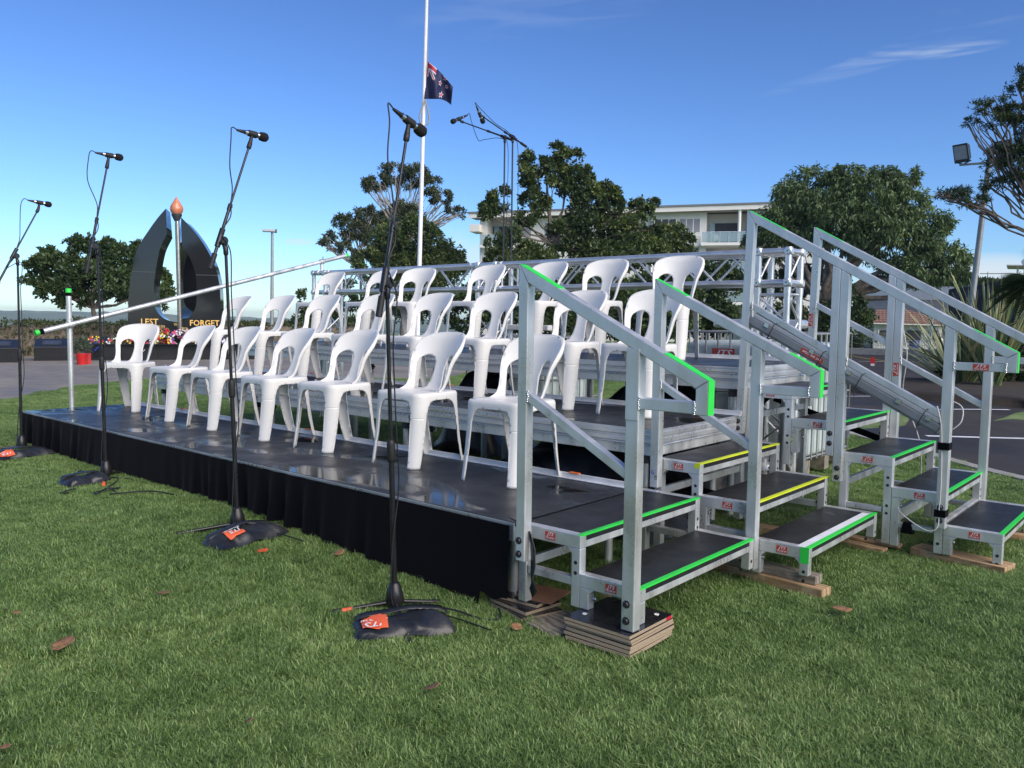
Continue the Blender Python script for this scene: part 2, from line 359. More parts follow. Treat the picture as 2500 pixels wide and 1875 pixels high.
# ------------------------------------------------------------------ mesh helpers
class MB:
    """collects shapes and links them as one mesh object"""
    def __init__(s): s.v = []; s.f = []; s.mi = []; s.cur = 0; s.sm = []; s.smooth = False; s.uv = None; s.rnd = None
    def add(s, vs_, fs, smooth=None):
        o = len(s.v); s.v += [tuple(p) for p in vs_]
        for f in fs: s.f.append(tuple(i+o for i in f)); s.mi.append(s.cur); s.sm.append(s.smooth if smooth is None else smooth)
        return s
    def box(s, x0, x1, y0, y1, z0, z1):
        return s.add([(x0, y0, z0), (x1, y0, z0), (x1, y1, z0), (x0, y1, z0), (x0, y0, z1), (x1, y0, z1), (x1, y1, z1), (x0, y1, z1)],
                     [(0, 3, 2, 1), (4, 5, 6, 7), (0, 1, 5, 4), (1, 2, 6, 5), (2, 3, 7, 6), (3, 0, 4, 7)])
    def obox(s, c, ax, ay, az):
        c = Vector(c); ax, ay, az = Vector(ax), Vector(ay), Vector(az); p = []
        for k in (-1, 1):
            for j, i in ((-1, -1), (-1, 1), (1, 1), (1, -1)): p.append(c + ax*i + ay*j + az*k)
        return s.add(p, [(0, 3, 2, 1), (4, 5, 6, 7), (0, 1, 5, 4), (1, 2, 6, 5), (2, 3, 7, 6), (3, 0, 4, 7)])
    def prism(s, poly, d, o=(0, 0, 0)):
        """poly: list of 3-D points in order, extruded by vector d"""
        n = len(poly); d = Vector(d); P_ = [Vector(p)+Vector(o) for p in poly]; Q = [p+d for p in P_]
        return s.add(P_+Q, [tuple(range(n))[::-1], tuple(range(n, 2*n))] + [(i, (i+1) % n, n+(i+1) % n, n+i) for i in range(n)])
    def loft(s, A, B):
        n = len(A)
        return s.add(list(A)+list(B), [tuple(range(n))[::-1], tuple(range(n, 2*n))] + [(i, (i+1) % n, n+(i+1) % n, n+i) for i in range(n)])
    def loft_smooth(s, A, B):
        n = len(A); s.add(list(A)+list(B), [tuple(range(n))[::-1], tuple(range(n, 2*n))]); s.add(list(A)+list(B), [(i, (i+1) % n, n+(i+1) % n, n+i) for i in range(n)], True); return s
    def tube(s, pts, r, n=10, caps=True, r2=None):
        pts = [Vector(p) for p in pts]; rings = []; m = len(pts); rr = r if isinstance(r, (list, tuple)) else [r + ((r2 if r2 is not None else r)-r)*i/(m-1) for i in range(m)]
        t0 = (pts[1]-pts[0]).normalized(); a = t0.orthogonal().normalized()
        vs_ = []
        for i, p in enumerate(pts):
            t = (pts[min(i+1, m-1)]-pts[max(i-1, 0)]).normalized()
            a = (a - t*a.dot(t)); a = a.normalized() if a.length > 1e-6 else t.orthogonal().normalized(); b = t.cross(a)
            for k in range(n): vs_.append(p + (a*cos(2*pi*k/n)+b*sin(2*pi*k/n))*rr[i])
        fs = [(i*n+k, i*n+(k+1) % n, (i+1)*n+(k+1) % n, (i+1)*n+k) for i in range(m-1) for k in range(n)]
        s.add(vs_, fs, True)
        if caps: s.add([vs_[k] for k in range(n)], [tuple(range(n))[::-1]], False); s.add([vs_[(m-1)*n+k] for k in range(n)], [tuple(range(n))], False)
        return s
    def lathe(s, c, axis, prof, n=14):
        """prof: list of (along, radius)"""
        axis = Vector(axis).normalized(); c = Vector(c)
        return s.tube_rings([(c+axis*h, r) for h, r in prof], axis, n)
    def tube_rings(s, L, axis, n):
        a = axis.orthogonal().normalized(); b = axis.cross(a); vs_ = []
        for p, r in L:
            for k in range(n): vs_.append(p+(a*cos(2*pi*k/n)+b*sin(2*pi*k/n))*max(r, 1e-4))
        m = len(L)
        s.add(vs_, [(i*n+k, i*n+(k+1) % n, (i+1)*n+(k+1) % n, (i+1)*n+k) for i in range(m-1) for k in range(n)], True)
        s.add([vs_[k] for k in range(n)], [tuple(range(n))[::-1]], False); s.add([vs_[(m-1)*n+k] for k in range(n)], [tuple(range(n))], False)
        return s
    def beam(s, a, b, w, h, up=(0, 1, 0)):
        """square tube from a to b; w along 'up', h across"""
        a, b = Vector(a), Vector(b); t = (b-a).normalized(); up = Vector(up); up = (up - t*up.dot(t)).normalized(); sd_ = t.cross(up)
        return s.obox((a+b)/2, (b-a)/2, up*w/2, sd_*h/2)
def E_(name, loc=(0, 0, 0), rz=0, parent=None):
    o = bpy.data.objects.new(name, None); COL.objects.link(o); o.location = loc; o.rotation_euler = (0, 0, rz); o.empty_display_size = .1
    if parent: o.parent = parent
    return o
def tag(o, label=None, cat=None, group=None, kind=None):
    if label: o['label'] = label
    if cat: o['category'] = cat
    if group: o['group'] = group
    if kind: o['kind'] = kind
    return o
def thing(name, label, cat, loc=(0, 0, 0), rz=0, group=None): return tag(E_(name, loc, rz), label, cat, group)
def build(mb, name, mats, parent=None, origin=None, bevel=0, local=False, seg=2, solid=0, subs=0):
    """origin: where a top-level mesh has its origin; for a part, world points are turned into its thing's frame unless local"""
    me = bpy.data.meshes.new(name)
    root = parent
    while root is not None and root.parent: root = root.parent
    if root is not None and not local:
        Mi = (Matrix.Translation(root.location) @ Euler(root.rotation_euler).to_matrix().to_4x4()).inverted()
        V_ = [tuple(Mi @ Vector(p)) for p in mb.v]
    elif origin is not None and root is None: V_ = [(p[0]-origin[0], p[1]-origin[1], p[2]-origin[2]) for p in mb.v]
    else: V_ = mb.v
    me.from_pydata(V_, [], mb.f)
    if isinstance(mats, str): mats = [mats]
    for m_ in mats: me.materials.append(MATS[m_])
    me.polygons.foreach_set('material_index', mb.mi); me.polygons.foreach_set('use_smooth', mb.sm)
    if mb.rnd is not None:
        a = me.attributes.new('rnd', 'FLOAT', 'POINT'); a.data.foreach_set('value', mb.rnd)
    if mb.uv is not None:
        l = me.uv_layers.new(name='UVMap')
        for lp in me.loops: l.data[lp.index].uv = mb.uv[lp.vertex_index]
    me.update()
    o = bpy.data.objects.new(name, me); COL.objects.link(o)
    if parent: o.parent = parent
    elif origin is not None: o.location = origin
    if solid: md = o.modifiers.new('s', 'SOLIDIFY'); md.thickness = solid; md.offset = 0
    if bevel: md = o.modifiers.new('b', 'BEVEL'); md.width = bevel; md.segments = seg; md.limit_method = 'ANGLE'; md.angle_limit = radians(50)
    if subs: md = o.modifiers.new('u', 'SUBSURF'); md.levels = subs; md.render_levels = subs
    return o
def bx(name, mat, b, parent=None, bevel=.002, origin=None): return build(MB().box(*b), name, mat, parent, origin, bevel)
def copy_tree(o, parent=None):
    c = o.copy(); COL.objects.link(c); c.parent = parent
    for ch in o.children: copy_tree(ch, c)
    return c
def struct(name, mb, mat, **k): return tag(build(mb, name, mat, **k), kind='structure')

_fc = {}
def letters(text, size, M4, name, mat, parent, extr=.0006, shear=0, align='CENTER', sx=1.0):
    """flat lettering as a mesh; M4 maps the text plane (x right, y up) into the thing's frame"""
    key = (text, shear, align)
    if key not in _fc:
        c = bpy.data.curves.new('t', 'FONT'); c.body = text; c.size = 1; c.align_x = align; c.align_y = 'CENTER'; c.shear = shear; c.resolution_u = 2
        c.offset = .012
        o = bpy.data.objects.new('t', c); COL.objects.link(o); dg = bpy.context.evaluated_depsgraph_get()
        me = bpy.data.meshes.new_from_object(o.evaluated_get(dg)); bpy.data.objects.remove(o)
        _fc[key] = ([v.co.copy() for v in me.vertices], [tuple(p.vertices) for p in me.polygons]); bpy.data.meshes.remove(me)
    vv, ff = _fc[key]
    mb = MB(); mb.add([M4 @ Vector((p.x*size*sx, p.y*size, extr)) for p in vv], ff)
    return build(mb, name, mat, parent, local=True)
def frame(o, x, y):
    x = Vector(x).normalized(); y = Vector(y); y = (y-x*y.dot(x)).normalized(); z = x.cross(y)
    M = Matrix((x, y, z)).transposed().to_4x4(); M.translation = Vector(o); return M
def rel(parent, p):
    root = parent
    while root.parent: root = root.parent
    return (Matrix.Translation(root.location) @ Euler(root.rotation_euler).to_matrix().to_4x4()).inverted() @ Vector(p)
def sticker(parent, c, x, y, w, h, big='JTS', small='0432 408 347', mat='sticker_red', name='sticker'):
    """red hire-company sticker lying on a face; c centre in world, x / y directions in world"""
    M = frame(rel(parent, c), x, y)
    mb = MB(); n = M.to_3x3() @ Vector((0, 0, 1))
    mb.obox(M.translation, (M.to_3x3() @ Vector((1, 0, 0)))*w/2, (M.to_3x3() @ Vector((0, 1, 0)))*h/2, n*.0008)
    s_ = build(mb, name, mat, parent, local=True)
    M2 = M.copy()
    if big:
        M2.translation = M.translation + M.to_3x3() @ Vector((0, h*.20, .0009)); letters(big, h*.62, M2, 'lettering', 'lettering_white', s_, shear=.35, sx=w/h*.72)
        M3 = M.copy(); M3.translation = M.translation + M.to_3x3() @ Vector((0, -h*.28, .0009)); letters(small, h*.34, M3, 'lettering', 'lettering_white', s_, sx=w/h*.45)
    else:
        M2.translation = M.translation + M.to_3x3() @ Vector((0, 0, .0009)); letters(small, h*.62, M2, 'lettering', 'lettering_white', s_, sx=1.15)
    return s_

# ================================================================== GROUND
def inside(poly, x, y):
    c = False; n = len(poly)
    for i in range(n):
        x1, y1 = poly[i]; x2, y2 = poly[(i+1) % n]
        if (y1 > y) != (y2 > y) and x < (x2-x1)*(y-y1)/(y2-y1)+x1: c = not c
    return c
def sheet(poly, off, step):
    """triangulated sheet over a ground polygon, following the ground's own shape"""
    pts = []; n = len(poly)
    for i in range(n):
        a, b = Vector(poly[i]), Vector(poly[(i+1) % n]); k = max(1, int((b-a).length/step))
        for j in range(k): pts.append(a.lerp(b, j/k))
    m = len(pts); xs = [p.x for p in pts]; ys = [p.y for p in pts]; extra = []
    x = min(xs)+step/2
    while x < max(xs):
        y = min(ys)+step/2
        while y < max(ys):
            if inside(poly, x, y): extra.append(Vector((x, y)))
            y += step
        x += step
    r = delaunay_2d_cdt(pts+extra, [(i, (i+1) % m) for i in range(m)], [], 0, 1e-4)
    mb = MB(); V_ = [(v.x, v.y, g(v.x, v.y)+off) for v in r[0]]
    F_ = []
    for f in r[2]:
        cx = sum(r[0][i].x for i in f)/len(f); cy = sum(r[0][i].y for i in f)/len(f)
        if inside(poly, cx, cy): F_.append(tuple(f))
    mb.add(V_, F_, True); return mb
# lawn base: radial grid out to the far plain
mb = MB(); rings = [0, .7, 1.4, 2.1, 2.8, 3.5, 4.5, 6, 8, 10, 13, 17, 22, 30, 40, 55, 75, 100, 140, 200, 300, 450, 700, 1000, 1500, 2300, 4000]
NA = 64; V_ = []; F_ = []
for r_ in rings:
    for k in range(NA):
        a = 2*pi*k/NA; x, y = r_*cos(a)-.8, r_*sin(a); V_.append((x, y, g(x, y)))
for i in range(len(rings)-1):
    for k in range(NA): F_.append((i*NA+k, (i+1)*NA+k, (i+1)*NA+(k+1) % NA, i*NA+(k+1) % NA))
mb.add(V_, F_, True); lawn = struct('lawn', mb, 'lawn_soil')
PATH = [(-10.1, .95), (-11.25, 1.9), (-12.3, 3.0), (-13.0, 4.3), (-13.0, 5.3), (-12.0, 6.4), (-10.6, 7.6), (-9.6, 8.6), (-14, 20), (-30, 22), (-45, 8), (-30, -8), (-14, -3.5)]
struct('path', sheet(PATH, .004, 1.5), 'old_asphalt')
ROAD = [(3.2, 4.05), (2.2, 4.75), (1.15, 5.45), (.1, 6.17), (-.8, 6.6), (-1.8, 7.6), (-3.0, 10), (-4.5, 15), (-7.5, 24), (-10.5, 32.5), (-4, 33.5), (0, 26), (8, 24), (16, 12), (10, 3), (6, 2.2)]
struct('car_park', sheet(ROAD, .004, 1.2), 'asphalt')
# kerb along the lawn side of the car park
kp = [(4.2, 3.4), (3.2, 4.05), (2.2, 4.75), (1.15, 5.45), (.1, 6.17), (-.8, 6.6), (-1.8, 7.6), (-3.0, 10), (-4.5, 15), (-7.5, 24)]
def ribbon(pts, w, off, h):
    mb = MB(); L = []; n = len(pts)
    for i, p in enumerate(pts):
        a = Vector(pts[max(0, i-1)]); b = Vector(pts[min(n-1, i+1)]); t = (b-a).normalized(); q_ = Vector((-t.y, t.x))
        for s_ in (-w/2, w/2):
            c = Vector(p)+q_*s_; z = g(c.x, c.y)+off; L += [(c.x, c.y, z), (c.x, c.y, z+h)]
    F_ = []
    for i in range(n-1):
        o = i*4; F_ += [(o+1, o+5, o+7, o+3), (o, o+4, o+5, o+1), (o+2, o+3, o+7, o+6)]
    F_ += [(0, 1, 3, 2), (4*n-4, 4*n-2, 4*n-1, 4*n-3)]
    mb.add(L, F_); return mb
def fine(pts, k=6):
    out_ = []
    for a, b in zip(pts, pts[1:]):
        for j in range(k): out_.append((a[0]+(b[0]-a[0])*j/k, a[1]+(b[1]-a[1])*j/k))
    return out_+[pts[-1]]
tag(build(ribbon(fine(kp), .14, -.03, .055), 'kerb', 'kerb_concrete'), kind='structure')
# far kerb and raised verge behind the car park
vk = [(-14.0, 30.4), (-10.6, 32.6), (-4, 33.6), (1.0, 27.5), (5, 26.5)]
tag(build(ribbon(fine(vk), .3, -.05, .32), 'far_kerb', 'kerb_concrete'), kind='structure')
# painted bay lines on the car park
mb = MB()
for a, b in (((-2.45, 11.1), (-1.88, 11.75)), ((-1.12, 9.5), (.06, 11.05)), ((-.1, 7.27), (.75, 8.3)), ((-6.5, 24.5), (-3.9, 27.5)), ((1.2, 7.0), (2.2, 8.2))):
    a, b = Vector(a), Vector(b); k = 8
    pts = [a.lerp(b, i/k) for i in range(k+1)]; t = (b-a).normalized(); q_ = Vector((-t.y, t.x))*.035
    V_ = []
    for p in pts:
        for s_ in (-1, 1): c = p+q_*s_; V_.append((c.x, c.y, g(c.x, c.y)+.008))
    mb.add(V_, [(2*i, 2*i+2, 2*i+3, 2*i+1) for i in range(k)])
struct('road_marking', mb, 'tape_white')

# ================================================================== STAGE TIERS
T1, T2, T3 = 0.0, .305, .615
TY = {1: (0.0, 1.02), 2: (1.19, 2.21), 3: (2.29, 3.33)}
TZ = {1: T1, 2: T2, 3: T3}
XS = [(-6.03, -4.012), (-4.008, -2.012), (-2.008, .03)]
nm3 = ['left', 'middle', 'right']; nmT = {1: 'lowest front', 2: 'middle', 3: 'top rear'}
def deck(ti, k):
    y0, y1 = TY[ti]; z = TZ[ti]; x0, x1 = XS[k]
    if ti > 1 and k == 0: x0 = -6.0
    gr = g((x0+x1)/2, y0)
    t = thing('stage_deck', 'wet black stage deck panel, %s of three in the %s tier' % (nm3[k], nmT[ti]), 'stage deck', ((x0+x1)/2, (y0+y1)/2, gr), 0, 'stage deck panels')
    fr = MB(); w = .03
    def prof_front(yf, s):     # grooved aluminium edge profile, running along x
        pr = [(0, -.012), (-.006, -.018), (-.006, -.038), (.002, -.042), (.002, -.05), (-.006, -.054), (-.006, -.078), (.002, -.083), (-.003, -.092), (w, -.092), (w, -.001), (0, -.001)]
        fr.prism([(x0, yf+a*s, z+b) for a, b in (pr if s > 0 else pr[::-1])], (x1-x0, 0, 0))
    def prof_side(xf, s):
        pr = [(0, -.012), (-.006, -.018), (-.006, -.038), (.002, -.042), (.002, -.05), (-.006, -.054), (-.006, -.078), (.002, -.083), (-.003, -.092), (w, -.092), (w, -.001), (0, -.001)]
        fr.prism([(xf+a*s, y0+w, z+b) for a, b in (pr[::-1] if s > 0 else pr)], (0, y1-y0-2*w, 0))
    if ti == 1:
        fr.box(x0, x1, y0, y0+.012, z-.085, z-.0015); fr.box(x0, x1, y1-.03, y1, z-.085, z-.001)
        fr.box(x0, x0+.03, y0+.012, y1-.03, z-.085, z-.001); fr.box(x1-.03, x1, y0+.012, y1-.03, z-.085, z-.001)
    else:
        prof_front(y0, 1); prof_front(y1, -1); prof_side(x0, 1); prof_side(x1, -1)
    build(fr, 'frame', 'aluminium', t, bevel=.0012, seg=1)
    ins = .006 if ti == 1 else .012
    e0 = .0015 if k else ins; e1 = .0015 if k < 2 else (0 if ti == 1 else ins)
    bx('deck_surface', 'wet_deck' if ti < 3 else 'dry_deck', (x0+e0, x1-e1, y0+ins, y1-ins, z-.02, z+.0012), t, bevel=.001)
    if ti > 1:
        ub = MB(); ub.box(x0+.01, x1-.01, y0+.012, y0+.06, z-.150, z-.0935); ub.box(x0+.01, x1-.01, y1-.06, y1-.012, z-.150, z-.0935)
        ub.box(x0+.01, x0+.06, y0+.061, y1-.061, z-.150, z-.0935); ub.box(x1-.06, x1-.01, y0+.061, y1-.061, z-.150, z-.0935)
        build(ub, 'under_frame', 'galvanised', t, bevel=.002, seg=1)
    zl = z-.086 if ti == 1 else z-.151
    for lx in (x0+.12, x1-.12):
        for ly in (y0+.09, y1-.09):
            if ti == 1 and ly < .3: ly = .14
            lg = g(lx, ly)+.012
            l_ = MB(); l_.tube([(lx, ly, lg), (lx, ly, zl)], .0242, 14); l_.tube([(lx, ly, lg-.012), (lx, ly, lg+.002)], .05, 14)
            build(l_, 'leg', 'galvanised', t)
            if ti > 1:
                c_ = MB(); c_.tube([(lx, ly, zl-.055), (lx, ly, zl-.0005)], .032, 14); c_.tube([(lx+.03, ly, zl-.03), (lx+.062, ly, zl-.03)], .007, 8)
                build(c_, 'leg_clamp', 'steel_dark', t)
    return t
for ti in (1, 2, 3):
    for k in range(3): deck(ti, k)
# white angle along the back of every tier
for ti, nmx in ((1, 'lowest'), (2, 'middle'), (3, 'top')):
    y1 = TY[ti][1]; z = TZ[ti]; xa = -6.0 if ti > 1 else -6.05
    xb = {1: -.02, 2: .06, 3: -.01}[ti]
    t = thing('kick_rail', 'white metal toe rail running along the back edge of the %s tier' % nmx, 'kick rail', ((xa+xb)/2, y1-.02, z))
    mb = MB(); mb.box(xa, xb, y1-.022, y1-.006, z+.0015, z+.033); mb.box(xa, xb, y1-.046, y1-.0225, z+.0015, z+.008)
    build(mb, 'rail', 'white_angle', t, bevel=.002)
    for xx in {1: (-4.95, -2.95, -.38), 2: (-4.6, -2.6, -.22), 3: (-4.0, -2.0)}[ti]:
        bx('tie', 'orange_tie', (xx-.035, xx+.035, y1-.030, y1-.0055, z+.0335, z+.040), t)
# black velvet valance along the front and left end
t = thing('stage_skirt', 'black pleated velvet skirt hanging from the front edge down to the grass', 'stage skirt', (-3, -.03, g(-3, 0)))
def drape(path, name, seed):
    rnd = random.Random(seed); mb = MB(); L = 0; pts = [Vector(p) for p in path]; cum = [0]
    for a, b in zip(pts, pts[1:]): cum.append(cum[-1]+(b-a).length)
    n = int(cum[-1]/.012); NR = 9; ph = [rnd.uniform(0, 6) for _ in range(6)]
    for i in range(n+1):
        s_ = cum[-1]*i/n; j = 0
        while j < len(cum)-2 and cum[j+1] < s_: j += 1
        p = pts[j].lerp(pts[j+1], (s_-cum[j])/(cum[j+1]-cum[j])); tt = (pts[j+1]-pts[j]).normalized(); nn = Vector((tt.y, -tt.x))
        for k in range(NR+1):
            v = k/NR; am = .003+.022*v
            w_ = am*(.45+.55*sin(s_*1.7+ph[5]))*(sin(s_*26+ph[0]+4.5*sin(s_*1.9+ph[1]))+.6*sin(s_*47+ph[2]+3*sin(s_*3.3)))+.012*v*sin(s_*2.1+ph[3])+.02*v
            c = p+nn*w_; zb = g(c.x, c.y)+.006+.012*sin(s_*3.1+ph[4])+.008*sin(s_*11)
            if c.x > -.16: zb = max(zb, -.356+.01*sin(s_*40))
            z = (T1-.013)*(1-v)+zb*v
            mb.v.append((c.x, c.y, z))
    NR1 = NR+1
    for i in range(n):
        for k in range(NR): mb.f.append((i*NR1+k, i*NR1+k+1, (i+1)*NR1+k+1, (i+1)*NR1+k)); mb.mi.append(0); mb.sm.append(True)
    return mb
build(drape([(-6.06, .25), (-6.06, -.012), (.015, -.012)], 'd', 3), 'drape', 'velvet', t)
mb = MB(); mb.box(-6.045, -6.035, 0, 1.0, -.10, -.012); build(mb, 'side_board', 'velvet', t)

# ================================================================== STAIRS
def bolts(parent, pts, axis=(0, -1, 0), mat='black_bolt', r=.013, name='bolt'):
    for p in pts:
        mb = MB(); p = Vector(p); ax = Vector(axis)
        mb.lathe(p-ax*.0005, ax, [(0, r*1.25), (.0018, r*1.25)], 14); mb.lathe(p+ax*.0018, ax, [(0, r), (.007, r), (.009, r*.75)], 6)
        build(mb, name, mat, parent)
def holes(parent, pts, axis=(0, -1, 0), r=.0085):
    for p in pts:
        mb = MB(); mb.lathe(Vector(p)-Vector(axis)*.002, Vector(axis), [(0, r), (.0026, r)], 12); build(mb, 'bolt_hole', 'black_bolt', parent)
def tread(t, x0, x1, y0, y1, z, zf, zr, tape='tape_green', tie=None, stick=True, back_leg=True, white=False):
    """one bolt-on step: two side frames, cross bars, ply tread, taped nosing; zf / zr are the foot heights of front and rear legs"""
    b = .045
    for yy, side in ((y0, -1), (y1-b, 1)):
        mb = MB(); mb.box(x0, x1, yy, yy+b, z-.058, z)
        # gusset webs in the corners
        sy = yy+b/2
        for xa, d in ((x1-b, -1), (x0+b, 1)):
            if d > 0 and not back_leg: continue
            mb.prism([(xa, yy+.002, z-.058), (xa, yy+.002, z-.085), (xa+d*.027, yy+.002, z-.058)][::d], (0, b-.004, 0))
        build(mb, 'side_frame', 'galvanised', t, bevel=.003)
        mb = MB(); mb.box(x1-b, x1-.0005, yy+.0005, yy+b-.0005, zf, z-.0582); build(mb, 'leg', 'galvanised', t, bevel=.003)
        if back_leg:
            mb = MB(); mb.box(x0+.0005, x0+b, yy+.0005, yy+b-.0005, zr, z-.0582); build(mb, 'leg', 'galvanised', t, bevel=.003)
        if tie is not None: bx('tie_bar', 'galvanised', (x0+b+.001, x1-b-.001, yy+.006, yy+b-.006, tie, tie+.035), t)
    hp = []
    for dz in (.12, .165):
        hp += [(x1-b/2, y0, z-dz)]
        if z-dz-.2 > zf: hp += [(x1-b/2, y0, z-dz-.165)]
    holes(t, hp)
    holes(t, [(x1, y1-b/2, z-.11), (x1, y1-b/2, z-.155)], (1, 0, 0))
    holes(t, [(x1-b, y1-b/2-.02, z-.11), (x1-b, y1-b/2-.02, z-.155)], (0, -1, 0))
    mb = MB(); mb.box(x1-.04, x1-.006, y0+b+.001, y1-b-.001, z-.060, z-.030); mb.box(x0+.004, x0+.034, y0+b+.001, y1-b-.001, z-.060, z-.030)
    if zr < z-.25 and back_leg: mb.box(x0+.006, x0+.03, y0+b+.001, y1-b-.001, z-.205, z-.165)
    build(mb, 'cross_bar', 'galvanised', t, bevel=.002)
    tp = bx('tread', 'tread_ply', (x0+.002, x1-.002, y0+b+.0012, y1-b-.0012, z-.0285, z-.002), t)
    if tape:
        w = .022
        mb = MB(); mb.box(x1-w, x1-.0015, y0+.004, y1-.004, z+.0002, z+.0012); mb.box(x1-.0016, x1+.0006, y0+.004, y1-.004, z-.006, z+.0012)
        mb.box(x1-w, x1-.0022, y0+b+.003, y1-b-.003, z-.0018, z+.0004)
        build(mb, 'edge_tape', tape, tp)
        if white:
            mb = MB(); mb.box(x1-w-.042, x1-w-.0005, y0+.01, y1-.06, z-.0018, z+.0010); build(mb, 'edge_tape', 'tape_white', tp)
    if stick: sticker(t, ((x0+x1)/2+.01, y0-.0006, z-.029), (1, 0, 0), (0, 0, 1), .055, .034)
# lowest flight (right of the front tier)
A0, A1 = .035, 1.085
t = thing('access_stairs', 'two galvanised steps leading up to the lowest tier, nearest the camera', 'steps', (.36, .55, g(.4, .5)), 0, 'galvanised stage steps')
tread(t, .0305, .372, A0, A1, -.002, -.314, -.3608)
tread(t, .373, .672, A0, A1, -.165, -.314, -.314, back_leg=True)
bolts(t, [(.435, A0+.022, -.265)], (1, 0, 0), 'zinc_bolt', .010)
bx('tie_bar', 'galvanised', (.083, .326, A0+.004, A0+.04, -.225, -.19), t)
bx('tie_bar', 'galvanised', (.083, .326, A1-.04, A1-.004, -.225, -.19), t)
# middle flight
B0, B1 = 1.17, 2.205
t = thing('access_stairs', 'three galvanised steps with yellow tape on the upper two, between the other two flights', 'steps', (.47, 1.68, g(.5, 1.6)), 0, 'galvanised stage steps')
tread(t, .045, .318, B0, B1, .155, -.185, -.36, 'tape_yellow')
tread(t, .319, .625, B0, B1, -.012, -.36, -.20, 'tape_yellow', tie=-.20)
tread(t, .626, .915, B0, B1, -.185, -.325, -.36, 'tape_green', white=True)
mb = MB(); mb.box(.873, .9165, B0-.0012, B0+.0002, -.262, -.184); build(mb, 'edge_tape', 'tape_green', t)
mb = MB(); mb.box(.285, .32, B0-.0012, B0+.0002, .130, .1555); build(mb, 'edge_tape', 'tape_yellow', t)
bolts(t, [(.365, B0+.022, -.10), (.672, B0+.022, -.28)], (1, 0, 0), 'zinc_bolt', .009)
# top flight
C0, C1 = 2.255, 3.195
t = thing('access_stairs', 'five galvanised steps with green edge tape climbing to the top tier', 'steps', (.8, 2.72, g(.8, 2.7)), 0, 'galvanised stage steps')
tread(t, .06, .365, C0, C1, .487, .02, -.37)
tread(t, .366, .672, C0, C1, .315, -.03, .10, tie=None)
tread(t, .673, .972, C0, C1, .138, -.37, -.36, tie=None)
tread(t, .973, 1.252, C0, C1, -.034, -.375, -.375, tie=None)
tread(t, 1.253, 1.545, C0, C1, -.210, -.375, -.375)
bolts(t, [(1.020, C0+.022, -.14), (1.300, C0+.022, -.30), (.43, C0+.022, .20)], (1, 0, 0), 'zinc_bolt', .009)
mb = MB()
mb.box(.72, .92, C0+.003, C0+.035, -.19, -.16); mb.box(1.02, 1.2, C0+.003, C0+.035, -.265, -.235); mb.box(.72, .92, C1-.035, C1-.003, -.19, -.16); mb.box(1.02, 1.2, C1-.035, C1-.003, -.265, -.235)
build(mb, 'tie_bar', 'galvanised', t, bevel=.002)
mb = MB()
for xx, zz in ((.93, -.16), (.98, -.20), (1.21, -.24)):
    mb.box(xx, xx+.035, C0+.046, C1-.046, zz, zz+.035)
build(mb, 'cross_bar', 'galvanised', t, bevel=.002)

